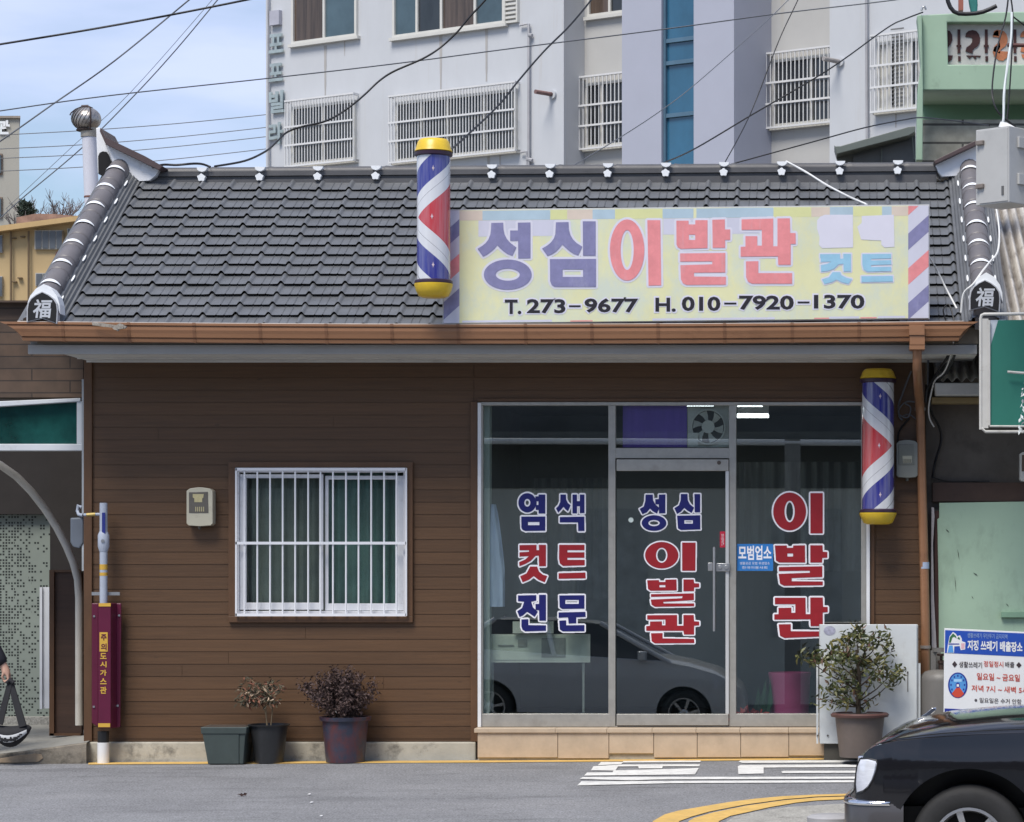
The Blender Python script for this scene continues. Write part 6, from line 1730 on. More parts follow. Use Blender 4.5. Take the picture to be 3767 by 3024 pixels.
m.build('plank_panel', WD, nl_)
MB().box(b_.x - .005, b_.x + .035, 1.27, 1.3, b_.z, P(0, 2105, 1.3).z + .02).box(b_.x, P(300, 0, 1.3).x, 1.27, 1.3, b_.z, b_.z + .02).box(b_.x, P(300, 0, 1.3).x, 1.275, 1.3, P(0, 2105, 1.3).z, P(0, 2105, 1.3).z + .02).build('panel_edge', TRIM, nl_)
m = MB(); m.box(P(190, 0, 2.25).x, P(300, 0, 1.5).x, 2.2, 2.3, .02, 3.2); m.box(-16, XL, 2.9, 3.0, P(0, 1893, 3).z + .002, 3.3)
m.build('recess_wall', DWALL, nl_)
MB().pbox(151, 2160, 186, 2606, 2.6, 2.7).pbox(146, 2160, 155, 2608, 2.58, 2.6).build('white_post', M('pale post', (.66, .68, .72), .4, var=.06), nl_)
MB().pbox(301, 1395, 308, 2100, .06, .10).build('corner_pipe', M('grey corner pipe', (.42, .45, .48), .45), nl_)
ap = thing('arched_pipe', 'pale bent pipe arching over the passage left of the shop', 'pipe', P(290, 2660, 1.1))
pts = [(-420, 1560), (-300, 1580), (-150, 1628), (0, 1710), (60, 1752), (115, 1808), (165, 1872), (210, 1942), (245, 2010), (270, 2070), (286, 2130), (291, 2200), (291, 2400), (291, 2668)]
MB().tube([P(x, y, 1.1) for x, y in pts], .032, 12).build('pipe', M('grimy ivory pipe', (.58, .55, .49), .45, var=.08, dirt=(.25, .22, .18), da=.4, ds=5), ap, smooth=40)
q = P(291, 2400, 1.1); MB().box(q.x - .012, q.x + .012, 1.1, 1.3, q.z - .02, q.z).build('pipe_bracket', STEEL, ap)
# concrete apron in front of the passage
zsl = []
ap_m = MB()
rows = []; krows = []
for px, yt, yb_ in ((-900, 2860, 2870), (-300, 2800, 2822), (0, 2773, 2808), (90, 2763, 2808), (180, 2750, 2806), (260, 2738, 2804), (318, 2731, 2804)):
    A = P(px, yt, -.16); B_ = P(px, yb_, -.16)
    zk = .16 if px < 0 else .10 + .03
    krows.append([Vector((A.x, -.16, min(B_.z, -.02) - .05)), Vector((A.x, -.166, B_.z + (A.z - B_.z) * .5)), Vector((A.x, -.163, A.z - .012)), Vector((A.x, -.15, A.z - .001))])
    rows.append([Vector((A.x, -.15, A.z)), Vector((A.x + .0, .6, max(A.z, .02) + .03)), Vector((A.x, 3.1, .10))])
for r_ in rows:
    r_[2].x = r_[1].x = min(r_[1].x, XL + .02)
ap_m.grid(rows)
struct(MB().grid(krows).build('kerb', M('stained kerb face', (.20, .175, .14), .9, var=.3, vs=7, bump=.5, bs=40, dirt=(.045, .04, .033), da=.85, ds=6, dth=.5, dstretch=(1, .3, 1.2)), smooth=40))
struct(ap_m.build('pavement', M('worn concrete slab', (.27, .265, .24), .85, var=.12, vs=4, bump=.25, bs=50, dirt=(.07, .062, .05), da=.75, ds=4, dth=.56, dstretch=(1, .3, 1.5)), smooth=25))
kt = MB(); kt.pprism([(-20, 2794), (60, 2780), (130, 2772), (152, 2776), (158, 2790), (140, 2803), (60, 2806), (-20, 2806)], -.172, -.15)
struct(kt.build('kerb', M('tan kerb mortar', (.32, .24, .16), .9, var=.2, vs=9, bump=.3, bs=60), bevel=.006))

# ---- right neighbour: corrugated roof, dark wall, green board
nr_ = thing('neighbour_building', 'shabby low building at the right with corrugated roof and pale green boarding', 'building', (2, 1, 0))
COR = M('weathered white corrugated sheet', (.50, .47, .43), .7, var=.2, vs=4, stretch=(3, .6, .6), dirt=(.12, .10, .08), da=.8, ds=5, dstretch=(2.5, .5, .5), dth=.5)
def corrug(x0, x1, y0, z0, y1, z1, pitch, amp):
    amp *= 1.35; n = int((x1 - x0) / pitch * 10)
    rows = []
    for u in (0, .33, .66, 1):
        rows.append([Vector((x0 + (x1 - x0) * i / n, y0 + (y1 - y0) * u, z0 + (z1 - z0) * u + amp * math.sin(2 * math.pi * i / 10))) for i in range(n + 1)])
    return MB().grid(rows)
def valley_shade(m, pitch, x0):                                     # dark brown painted into the valleys, standing in for shade between the ribs
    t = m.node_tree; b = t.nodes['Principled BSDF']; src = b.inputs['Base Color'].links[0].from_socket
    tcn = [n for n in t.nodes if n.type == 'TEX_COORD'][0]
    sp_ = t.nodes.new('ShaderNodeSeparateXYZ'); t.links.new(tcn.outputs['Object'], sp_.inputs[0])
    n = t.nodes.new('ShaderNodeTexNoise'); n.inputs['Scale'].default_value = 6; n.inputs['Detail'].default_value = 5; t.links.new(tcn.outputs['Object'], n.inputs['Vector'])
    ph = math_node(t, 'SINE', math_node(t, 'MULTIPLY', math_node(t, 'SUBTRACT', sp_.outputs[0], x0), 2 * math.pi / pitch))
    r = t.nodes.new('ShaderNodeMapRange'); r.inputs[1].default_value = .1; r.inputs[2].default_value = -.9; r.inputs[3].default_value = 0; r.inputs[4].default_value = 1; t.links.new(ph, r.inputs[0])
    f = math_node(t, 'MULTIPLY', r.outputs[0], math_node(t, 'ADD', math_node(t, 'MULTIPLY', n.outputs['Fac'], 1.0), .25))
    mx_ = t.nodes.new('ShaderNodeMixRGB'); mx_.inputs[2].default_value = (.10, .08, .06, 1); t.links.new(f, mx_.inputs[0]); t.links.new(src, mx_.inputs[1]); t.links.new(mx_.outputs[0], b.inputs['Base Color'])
valley_shade(COR, .079, P(3665, 0, -.3).x)
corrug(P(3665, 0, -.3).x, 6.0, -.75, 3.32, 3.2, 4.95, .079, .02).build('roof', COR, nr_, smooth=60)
corrug(P(3440, 0, -.2).x, 6.0, -.30, P(0, 1398, -.3).z, 1.1, 3.42, .075, .012).build('awning', M('rusty dark corrugated sheet', (.40, .38, .34), .8, var=.3, vs=5, stretch=(3, .5, .5), dirt=(.05, .045, .04), da=.7, ds=4), nr_, smooth=60)
DIRTW = M('dark grimy wall', (.115, .10, .085), .85, var=.25, vs=2.5, bump=.2, bs=30, dirt=(.03, .026, .022), da=.6, ds=2)
XR = X0(3408)
MB().box(XR, 8, .14, .3, -.05, 3.0).build('wall', DIRTW, nr_)
MB().box(XR + .12, 8, 3.2, 3.3, 0, 4.9).box(P(3660, 0, 0).x, 8, .3, .4, 2.9, 3.5).build('rear_wall', DIRTW, nr_)
MB().pbox(3440, 1408, 4900, 1455, -.28, -.16).build('gutter', M('grimy white gutter', (.46, .45, .42), .6, var=.15, dirt=(.2, .18, .15), da=.6, ds=6), nr_, bevel=.01)
MB().pbox(3428, 1462, 4900, 1482, -.12, .13).build('beam', M('yellowed timber', (.28, .21, .10), .7, var=.15), nr_)
MB().pbox(3430, 1775, 4900, 1846, .09, .135).build('lintel', M('brown lintel', (.06, .034, .025), .7, var=.2, vs=6), nr_, bevel=.004)
GBD = M('pale green painted board', (.37, .51, .38), .6, var=.06, vs=2, dirt=(.2, .27, .2), da=.55, ds=3, dstretch=(1, 1, .5))
MB().pprism([(3455, 1850), (3780, 1845), (4900, 1845), (4900, 2700), (3455, 2700), (3453, 2180), (3448, 1910), (3455, 1905)], .06, .085).build('green_board', GBD, nr_, bevel=.003)
MB().pbox(3683, 2250, 4000, 2272, .02, .058).build('board_handle', M('green handle', (.22, .36, .25), .5), nr_, bevel=.004)
sc_ = MB(); random.seed(9)
for x, y, h_, k in ((3522, 2020, 40, 5), (3512, 2120, 60, 4), (3580, 2106, 14, 12), (3478, 1946, 14, 10), (3574, 2192, 12, 5), (3700, 2220, 12, 8)):
    sc_.pprism([(x, y), (x + k, y + h_ * .4), (x + k * 1.4, y + h_), (x + k * .6, y + h_ * .6)], .0575, .061)
sc_.each('scratch', M('dark scratch', (.09, .11, .09), .8), nr_)
MB().pprism([(3427, 1865), (3436, 1868), (3438, 1900), (3432, 2000), (3436, 2200), (3450, 2480), (3430, 2480), (3425, 2200)], .02, .06).build('door_post', M('peeling white post', (.45, .42, .42), .7, var=.15, vs=12, dirt=(.12, .07, .05), da=.7, ds=9), nr_)
MB().pbox(3438, 1880, 3456, 2700, .065, .12).build('door_frame', M('dark red frame', (.055, .02, .015), .7), nr_)
for x0, x1, Y0_, Y1_ in ((3545, 3595, -.7, .1),):
    MB().pbox(3540, 1215, 3606, 1268, -.60, -.55).build('eave_board', M('mossy eave board', (.08, .075, .045), .9), nr_)
meter('pale meter at the far right edge above the green boarding', 3752, 1660, 3830, 1772, (M('white meter plastic', (.5, .5, .48), .4), M('brown meter cover', (.1, .07, .05), .4), MLAB), ((.3, .4), (.7, .4), (.7, .6), (.3, .6)))

# ================================================================ green house behind
gh = thing('green_house', 'mint green house behind the shop with a patterned balcony parapet', 'building', (3, 8, 0))
GN = M('mint green paint', (.32, .45, .33), .6, var=.05, vs=2, dirt=(.12, .16, .11), da=.5, ds=3, dth=.6)
GNW = M('mint green wall', (.22, .38, .26), .6, var=.06, vs=2, dirt=(.3, .36, .2), da=.5, ds=1.5)
YH = 6.0
m = MB()
m.pprism([(3392, 55), (3520, 48), (3790, 42), (5200, 40), (5200, 82), (3484, 82), (3488, 238), (5200, 236), (5200, 328), (3394, 331)], YH, YH + .18)
m.pbox(3394, 320, 5200, 331, YH + .18, YH + 1.1)
m.build('parapet', GN, gh, bevel=.01)
MB().pprism([(3373, 57), (3392, 52), (3396, 330), (3394, 590), (3370, 590), (3376, 330), (3388, 240), (3378, 100)], YH - .08, YH + .2).build('corner_column', GN, gh, bevel=.01)
MB().pbox(3394, 331, 5200, 445, YH + 1.1, YH + 1.3).build('wall', GNW, gh)
MB().pbox(3390, 440, 5200, 720, YH + .3, YH + .6).build('block_wall', brick_mat('grey block wall', (.36, .345, .285), (.31, .3, .25), (.08, .075, .065), .9, .19, .012), gh)
BLKW = M('whitewashed block', (.52, .51, .48), .8, var=.12, vs=5, dirt=(.2, .18, .15), da=.6, ds=5)
bw = MB().pprism([(3480, 80), (5200, 80), (5200, 240), (3484, 240)], YH + .10, YH + .16).build('breeze_block', BLKW, gh)
DKR = M('dark red tile', (.045, .010, .008), .6, var=.2); ORG = M('orange clay tile', (.45, .16, .07), .7, var=.25, vs=9)
zg = Tr(3350, 0, 3.607)
hm = MB()
two = [(725, 490), (735, 440), (770, 408), (820, 398), (870, 410), (905, 450), (922, 510), (915, 570), (890, 615), (850, 640), (825, 665), (822, 712), (775, 695), (728, 680), (740, 630), (790, 595), (815, 560), (818, 520), (815, 500), (770, 492)]
def shp(mb, pts, d=.0): mb.pprism(zg(pts), YH + .09 - d, YH + .105)
shp(hm, two)
shp(hm, [(485, 400), (520, 410), (550, 460), (555, 530), (530, 590), (487, 640)])
shp(hm, [(487, 735), (560, 735), (545, 790), (490, 838)])
shp(hm, [(740, 735), (930, 738), (915, 765), (880, 745), (860, 790), (820, 745), (780, 780)])
for x0 in (622, 985, 1365):
    shp(hm, rect(x0, 390, x0 + 38, 705)); shp(hm, rect(x0 - 14, 595, x0 + 50, 622), .002); shp(hm, rect(x0 + 8, 745, x0 + 42, 815))
hm.each('block_hole', DKR, gh)
om = MB()
shp(om, [(1090, 470), (1110, 410), (1160, 390), (1170, 480)]); shp(om, [(1150, 575), (1185, 570), (1190, 620), (1150, 700), (1180, 680), (1290, 685), (1280, 760), (1230, 805), (1170, 800), (1110, 750), (1090, 690), (1110, 620)])
shp(om, [(1470, 720), (1520, 720), (1520, 790), (1480, 760)])
for k in range(4): shp(om, [(x + 365 + 365 * k, y) for x, y in two])
om.each('block_hole', ORG, gh)
MB().pprism(zg([(1195, 400), (1235, 390), (1245, 600), (1200, 600)]), YH + .092, YH + .105).build('block_gap', M('pale gap', (.6, .6, .62), .6), gh)
wr = MB(); wr.tube([P(x, y, YH - .02) for x, y in zg([(140, 140), (160, 90), (185, 85), (205, 130)])], .012, 6); wr.build('hook', STEEL, gh)
MB().pbox(3527, -60, 3544, 37, YH + .3, YH + .42).build('post', M('orange post', (.33, .10, .07), .6), gh)
tag(MB().pprism(zg([(760, -100), (880, -100), (892, 60), (885, 170), (835, 248), (805, 150), (785, 60)]), YH + .2, YH + .32).build('folded_parasol', M('teal parasol cloth', (.02, .16, .15), .7, var=.2), recenter=True, bevel=.02), 'folded teal parasol standing behind the mint green parapet', 'parasol')
ch_ = MB(); ch_.tube([P(x, y, YH - .15) for x, y in zg([(480, -60), (495, 20), (525, 95), (575, 155), (640, 182), (740, 186), (860, 178), (960, 158), (1060, 118), (1140, 78)])], .022, 8)
tag(ch_.build('hose', CABLE, smooth=60, recenter=True), 'thick black hose curving over the mint green parapet', 'hose')
rl = MB(); rl.tube([P(3706, 166, YH - .4), P(3900, 168, YH - .4)], .02, 8)
tag(rl.build('iron_bar', M('rusty iron bar', (.10, .035, .03), .7), recenter=True, smooth=40), 'short rusty iron bar in front of the mint green parapet', 'bar')
# lean-to
lt = thing('lean_to', 'grey green sheet-roofed lean-to behind the right end of the ridge', 'shed', (1, 5, 0))
zl = Tr(2767, 0, 2.156)
LTR = M('grey green sheet roof', (.13, .15, .135), .5, var=.08)
MB().pprism(zl([(650, 1150), (660, 1160), (700, 1158), (1240, 1005), (1295, 1000), (1295, 1045), (1240, 1075), (670, 1222)]), 5.2, 5.6).build('roof', LTR, lt, bevel=.006)
MB().pprism(zl([(672, 1222), (1240, 1078), (1296, 1050), (1296, 1420), (672, 1420)]), 5.45, 5.6).build('wall', M('dark green grey wall', (.10, .11, .105), .7, var=.08), lt)
m = MB(); m.pprism(zl([(800, 1240), (1255, 1110), (1280, 1240), (1280, 1400), (800, 1400)]), 5.43, 5.455); m.build('panel', M('grey shutter panel', (.095, .10, .10), .5), lt)
m = MB(); m.pprism(zl([(1022, 1180), (1032, 1178), (1032, 1400), (1022, 1400)]), 5.41, 5.431); m.tube([P(*zl([(1260, 1020)])[0], 5.38), P(*zl([(1285, 1260)])[0], 5.38)], .008, 6); m.build('frame', LTR, lt)

# ================================================================ white apartment block
fc = Fac((P(1500, 1000, 22.3).x, 22.3, 0), R(-32))
ap_ = thing('apartment_building', 'white rendered apartment block with barred windows and blue stair glazing', 'building', (P(1500, 0, 22.3).x, 24, 0))
WW = M('white render', (.525, .54, .565), .75, var=.035, vs=2.0, stretch=(1, 1, .5), dirt=(.44, .40, .35), da=.5, ds=2.0, dstretch=(3.0, 3.0, .16), dth=.585, bump=.05, bs=60)
CRM = M('cream render', (.47, .465, .45), .75, var=.04, vs=1.5, dirt=(.42, .36, .27), da=.5, ds=1.6, dstretch=(3.0, 3.0, .2), dth=.58)
LAV = M('lavender grey render', (.385, .40, .475), .7, var=.03, vs=1.2, dirt=(.4, .4, .5), da=.3, ds=1)
def solve(off0, px0, px1):                                   # depth of a return wall that starts at px0 on plane off0 and ends at px1
    s0 = fc.s(px0, off0); lo, hi = 0.0, 8.0
    for _ in range(50):
        mid = (lo + hi) / 2
        q = fc.w(s0, 0, off0 - mid)
        px = CX + F * q.x / (q.y + D)
        if px < px1: lo = mid
        else: hi = mid
    return (lo + hi) / 2
ZT = 17.0
s_l, s_a = fc.s(978), fc.s(2074)
q1 = solve(0, 2074, 2150)
# tower front offset: its right edge px 2700 and its return ends on the recess plane (-q1) at px 2838
s_r = fc.s(2838, -q1)
lo, hi = -3.0, 6.0
for _ in range(60):
    mid = (lo + hi) / 2
    q = fc.w(s_r, 0, mid); px = CX + F * q.x / (q.y + D)
    if px > 2700: lo = mid
    else: hi = mid
tp = (lo + hi) / 2
s_t0, s_t1 = fc.s(2288, tp), s_r
s_b = fc.s(3052)
m = MB(); m.fbox(fc, s_l, s_a, 0, ZT, -9, 0); m.fbox(fc, s_b, s_b + 9, 0, ZT, -9, 0)
m.build('wall', WW, ap_)
m = MB(); m.fbox(fc, s_a + .002, s_t0 + .5, 0, ZT, -q1 - 3, -q1); m.fbox(fc, s_t1 - .5, s_b - .002, 0, ZT, -q1 - 3, -q1); m.build('recessed_wall', CRM, ap_)
tw_ = MB(); g0, g1 = fc.s(2433, tp), fc.s(2552, tp)
tw_.fbox(fc, s_t0, g0, 0, ZT, -q1 - 1, tp); tw_.fbox(fc, g1, s_t1, 0, ZT, -q1 - 1, tp); tw_.fbox(fc, g0 + .001, g1 - .001, 0, ZT, -q1 - 1, tp - .25)
tw_.build('stair_tower', LAV, ap_)
BGL = M('blue stair glass', (.028, .115, .20), .12, var=.25, vs=1.0, stretch=(1, 1, .6), spec=.7)
gs = MB().fbox(fc, g0, g1, 0, ZT, tp - .14, tp - .10).build('window', BGL, ap_)
m = MB()
for y in (150, 232, 425): 
    zz = fc.z(2433, y, tp); m.fbox(fc, g0, g1, zz - .03, zz + .03, tp - .101, tp - .06)
m.fbox(fc, g0, g0 + .04, 0, ZT, tp - .1, tp - .05); m.fbox(fc, g1 - .04, g1, 0, ZT, tp - .1, tp - .05)
m.build('window_frame', M('blue grey mullion', (.10, .18, .25), .4, metal=.3), gs)
m = MB(); 
for a, b in ((150, 195), (232, 262)):
    pass
STN = M('rust rain stain', (.40, .385, .37), .8, var=.12, vs=3, stretch=(1, 1, .3))
st_m = MB()
for x, y0, y1, wd_ in ((1197, 168, 360, 11), (1268, 150, 205, 5), (1622, 120, 330, 12), (1790, 98, 300, 12), (1622, 600, 660, 6), (1798, 575, 660, 10), (1840, 566, 660, 6), (3296, 405, 470, 8)):
    A = fc.s(x - wd_ / 2); B_ = fc.s(x + wd_ / 2); za_, zb_ = fc.z(x, y0, 0), fc.z(x, y1, 0)
    n_ = 8
    L_, R_ = [], []
    for i in range(n_ + 1):
        u = i / n_; k = (1 - .6 * u) * random.uniform(.75, 1.1); mid = (A + B_) / 2
        L_.append(fc.w(mid + (A - mid) * k, za_ + (zb_ - za_) * u, .004)); R_.append(fc.w(mid + (B_ - mid) * k, za_ + (zb_ - za_) * u, .004))
    st_m.grid([L_, R_])
st_m.each('rain_stain', STN, ap_)
WFA = M('ivory window frame', (.60, .59, .55), .5, var=.05); WDK = M('dark window glass', (.035, .04, .045), .1, var=.5, vs=1.2, stretch=(1, 1, .3), spec=.6); WTL = M('teal tinted glass', (.065, .10, .12), .1, var=.3, vs=1, spec=.6); WBR = M('brown curtain glass', (.085, .06, .045), .15, var=.5, vs=3, stretch=(4, 4, .2), spec=.6)
GRL = M('white window bars', (.66, .66, .66), .4, var=.04)
def awin(x0, x1, yt, yb_, off, panes, frame=.045):
    """window between photo columns x0, x1; yt, yb_ measured at x0; panes = list of (u0, u1, material)"""
    s0, s1 = fc.s(x0, off), fc.s(x1, off); z1, z0 = fc.z(x0, yt, off), fc.z(x0, yb_, off)
    fm = MB(); f = frame
    fm.fbox(fc, s0, s1, z0, z0 + f, off - .02, off + .05); fm.fbox(fc, s0, s1, z1 - f, z1, off - .02, off + .05); fm.fbox(fc, s0, s0 + f, z0 + f, z1 - f, off - .02, off + .05); fm.fbox(fc, s1 - f, s1, z0 + f, z1 - f, off - .02, off + .05)
    for u0, u1, _ in panes[1:]: fm.fbox(fc, s0 + (s1 - s0) * u0 - f / 2, s0 + (s1 - s0) * u0 + f / 2, z0 + f, z1 - f, off - .01, off + .045)
    fm.fbox(fc, s0 - .05, s1 + .05, z0 - .05, z0, off - .01, off + .08)
    wo = fm.build('window', WFA, ap_)
    for u0, u1, mt in panes:
        MB().fbox(fc, s0 + (s1 - s0) * u0 + f / 2, s0 + (s1 - s0) * u1 - f / 2, z0 + f, z1 - f, off - .01, off + .012).build('window_pane', mt, wo)
    return wo, s0, s1, z0, z1
def agrille(wo, s0, s1, z0, z1, off, n, hz=(.33, .64)):
    g = MB(); o = off + .13; e = .05
    for i in range(n + 1):
        s = s0 - e + (s1 - s0 + 2 * e) * i / n
        g.fbox(fc, s - .007, s + .007, z0 - .02, z1 + .10, o, o + .012)
    for u in hz:
        zz = z0 + (z1 - z0) * u; g.fbox(fc, s0 - e, s1 + e, zz - .015, zz + .015, o + .019, o + .034)
    for zz in (z0 - .02, z1 + .085): g.fbox(fc, s0 - e - .01, s1 + e + .01, zz - .014, zz + .014, o - .02, o + .018)
    g.fbox(fc, s0 - e, s0 - e + .02, z1 + .06, z1 + .10, off, o); g.fbox(fc, s1 + e - .02, s1 + e, z1 + .06, z1 + .10, off, o); g.fbox(fc, s0 - e, s0 - e + .02, z0 - .03, z0, off, o); g.fbox(fc, s1 + e - .02, s1 + e, z0 - .03, z0, off, o)
    for i in range(n): 
        s = s0 - e + (s1 - s0 + 2 * e) * (i + .5) / n; g.fbox(fc, s - .01, s + .01, z1 + .07, z1 + .09, off + .05, o)
    g.build('window_grille', GRL, wo)
awin(1078, 1318, -130, 166, 0, ((0, .5, WBR), (.5, 1, WTL)))
awin(1450, 1862, -150, 142, 0, ((0, .22, WTL), (.22, .44, WDK), (.44, .74, WBR), (.74, 1, WTL)))
lv_ = MB(); s0, s1 = fc.s(1866), fc.s(1906)
for k in range(16):
    zz = fc.z(1866, 88, 0) + .07 * k; lv_.fbox(fc, s0, s1, zz, zz + .035, 0, .05)
lv_.fbox(fc, s0 - .03, s0, fc.z(1866, 88, 0), 16, 0, .06); lv_.fbox(fc, s1, s1 + .03, fc.z(1866, 88, 0), 16, 0, .06)
lv_.build('louvre', WFA, ap_)
for args, n in (((1078, 1312, 395, 612, 0, ((0, .5, WDK), (.5, 1, WDK))), 24), ((1460, 1905, 378, 598, 0, ((0, .22, WDK), (.22, .44, WDK), (.44, .74, WDK), (.74, 1, WDK))), 42), ((3232, 3392, 158, 412, 0, ((0, .28, WFA), (.28, .42, DARK), (.42, .78, WFA), (.78, 1, WDK))), 12)):
    r_ = awin(*args); agrille(*r_, args[4], n)
for args, n in (((2160, 2330, 308, 548, -q1, ((0, .35, WDK), (.35, 1, WDK))), 13), ((2848, 3085, 222, 470, -q1, ((0, .6, WDK), (.6, 1, WDK))), 17)):
    r_ = awin(*args); agrille(*r_, args[4], n)
awin(2166, 2330, -130, 66, -q1, ((0, .5, WBR), (.5, 1, WDK)))
# louvred shutter in the right barred window
m = MB(); s0, s1 = fc.s(3284), fc.s(3332)
for k in range(20):
    zz = fc.z(3284, 395, 0) + .058 * k; m.fbox(fc, s0, s1, zz, zz + .02, .05, .06)
m.build('shutter', M('grey louvre gap', (.16, .16, .16), .6), ap_)
# pipes, vent stubs, letters
m = MB(); 
def wp2(px, py, o=.05): return fc.hit(px, py, o)
m.tube([wp2(1912, 92), wp2(1945, 88), wp2(1945, 640)], .022, 6); m.tube([wp2(986, -60), wp2(988, 640)], .02, 6); m.tube([wp2(3187, -60), wp2(3190, 520)], .022, 6); m.tube([wp2(1915, 560), wp2(1937, 558), wp2(1940, 640)], .018, 6)
m.tube([wp2(1945, 130), wp2(1958, 130)], .03, 6); m.tube([wp2(1940, 585), wp2(1958, 590)], .03, 6)
m.each('wall_pipe', M('grey wall pipe', (.36, .36, .38), .6), ap_, smooth=40)
for px, py, mt in ((2035, 348, M('rusty vent pipe', (.22, .13, .12), .6, var=.5, vs=4)), (3092, 228, M('grey vent pipe', (.3, .28, .27), .6, var=.4, vs=5))):
    a = fc.hit(px, py, 0); b = fc.hit(px - 6, py + 2, .55)
    v = MB(); v.tube([a, a + fc.n * .36 - fc.u * .07], .034, 12); vo = v.build('vent_pipe', mt, ap_, smooth=40)
    MB().tube([a, a + fc.n * .04], .07, 16).build('vent_collar', WW, vo, smooth=40)
SGN = M('blue grey sign letter', (.31, .375, .395), .6, var=.2, vs=6)
for ch_c, x0, y0, x1, y1 in (('포', 997, 130, 1049, 200), ('포', 997, 238, 1047, 304), ('빌', 998, 338, 1052, 420), ('라', 994, 455, 1048, 535)):
    mb = MB(); v, f = text_mesh(ch_c, .03)
    sa, sb_ = fc.s(x0), fc.s(x1); zb_, zt_ = fc.z(x0, y1, 0), fc.z(x0, y0, 0)
    mb.add([fc.w(sa + (sb_ - sa) * u, zb_ + (zt_ - zb_) * w_, .06) for u, w_ in v], f)
    mb.add([fc.w(sa + (sb_ - sa) * u, zb_ + (zt_ - zb_) * w_, .03) for u, w_ in v], f)
    mb.build('lettering', SGN, ap_)
MB().fbox(fc, fc.s(1003), fc.s(1038), fc.z(1003, 97, 0), fc.z(1003, 44, 0), 0, .08).build('sign_block', M('pale sign block', (.4, .4, .46), .6), ap_)

# ================================================================ far left: grey block, yellow block, trees
def fwin(mb, x0, y0, x1, y1, Y): mb.pbox(x0, y0, x1, y1, Y - .03, Y)
Yb = 75
bb = thing('office_block', 'plain beige block with a white Korean character at the far left edge', 'building', (P(-100, 0, Yb).x, Yb, 0))
MB().prism([[P(x, y, Yb) for x, y in ((-420, 432), (71, 432), (71, 2300), (-420, 2300))]], (-.31 * 12, 12, 0)).build('wall', M('beige grey render', (.36, .345, .30), .8, var=.05, vs=.5), bb)
MB().prism([[P(x, y, Yb - .1) for x, y in ((-425, 426), (75, 426), (75, 434), (-425, 434))]], (-.31 * 12, 12, 0)).build('parapet', M('brown parapet', (.26, .22, .18), .7), bb)
text_on('lettering', '관', [(-8, 442), (36, 494)], Yb - .06, WHITE, bb, bold=.05)
for y in (570, 730): 
    w1 = pb('window', (-60, y - 5, 8, y + 72), Yb - .06, Yb - .01, M('brown frame', (.2, .14, .1), .6), bb); pb('window_pane', (-50, y, 4, y + 66), Yb - .1, Yb - .061, WTL, w1)
Yy = 48
yb2 = thing('yellow_building', 'faded yellow two-storey block behind the left end of the roof', 'building', (P(150, 0, Yy).x, Yy, 0))
YLB = M('faded yellow render', (.50, .365, .19), .8, var=.07, vs=.6, dirt=(.4, .32, .22), da=.6, ds=.6, dstretch=(1, 1, .4))
MB().pprism([(-420, 858), (0, 838), (330, 795), (330, 2300), (-420, 2300)], Yy, Yy + 9).build('wall', YLB, yb2)
MB().pprism([(-420, 842), (0, 830), (330, 788), (330, 806), (0, 850), (-420, 862)], Yy - .35, Yy).build('cornice', M('yellow cornice', (.50, .34, .16), .8, var=.08), yb2)
for r_ in ((127, 847, 230, 917), (247, 840, 330, 915), (130, 1004, 182, 1052), (190, 1000, 300, 1052), (-60, 865, 8, 930), (-60, 1016, 8, 1090), (130, 1150, 240, 1230)):
    wo = pb('window', r_, Yy - .08, Yy - .002, M('pale frame', (.42, .40, .36), .6), yb2)
    k = max(1, round((r_[2] - r_[0]) / 26)); wdt = (r_[2] - r_[0]) / k
    pn = MB()
    for i in range(k): pn.pbox(r_[0] + wdt * i + 3, r_[1] + 3, r_[0] + wdt * (i + 1) - 1, r_[3] - 3, Yy - .1, Yy - .081)
    pn.build('window_pane', M('grey pane', (.09, .10, .115), .3, var=.4, vs=1), wo)
pm = MB()
for x in (40, 105, 232): pm.tube([P(x, 850, Yy - .1), P(x, 1200, Yy - .1)], .03, 6)
for x, y in ((50, 875), (82, 870), (72, 1022), (52, 1036)): pm.pbox(x - 8, y - 2, x + 8, y + 2, Yy - .1, Yy - .01)
pm.each('wall_pipe', M('brown drain pipe', (.16, .11, .06), .7), yb2)
sg = thing('round_sign', 'small round dark red sign on the yellow block beside the roof tiles', 'sign', P(222, 960, Yy - 1))
MB().pprism(ell(222, 942, 19, 22), Yy - .5, Yy - .4).build('disc', M('dark red disc', (.10, .02, .02), .5), sg); MB().pprism([(215, 925), (232, 928), (226, 945), (214, 940)], Yy - .52, Yy - .501).build('emblem', WHITE, sg)
MB().pbox(220, 940, 224, 1100, Yy - .4, Yy - .02).build('post', STEEL, sg)
rub = MB(); random.seed(8)
rub.pprism([(60, 800), (100, 792), (130, 786), (200, 787), (250, 792), (330, 796), (330, 2200), (60, 2200)], 58, 66)
tag(rub.build('tile_roofed_house', M('red brown tile roof', (.28, .17, .13), .9, var=.4, vs=3), recenter=True), 'weathered red-brown roof peeping over the yellow block', 'house')
TRK = M('grey twig bark', (.16, .14, .135), .9)
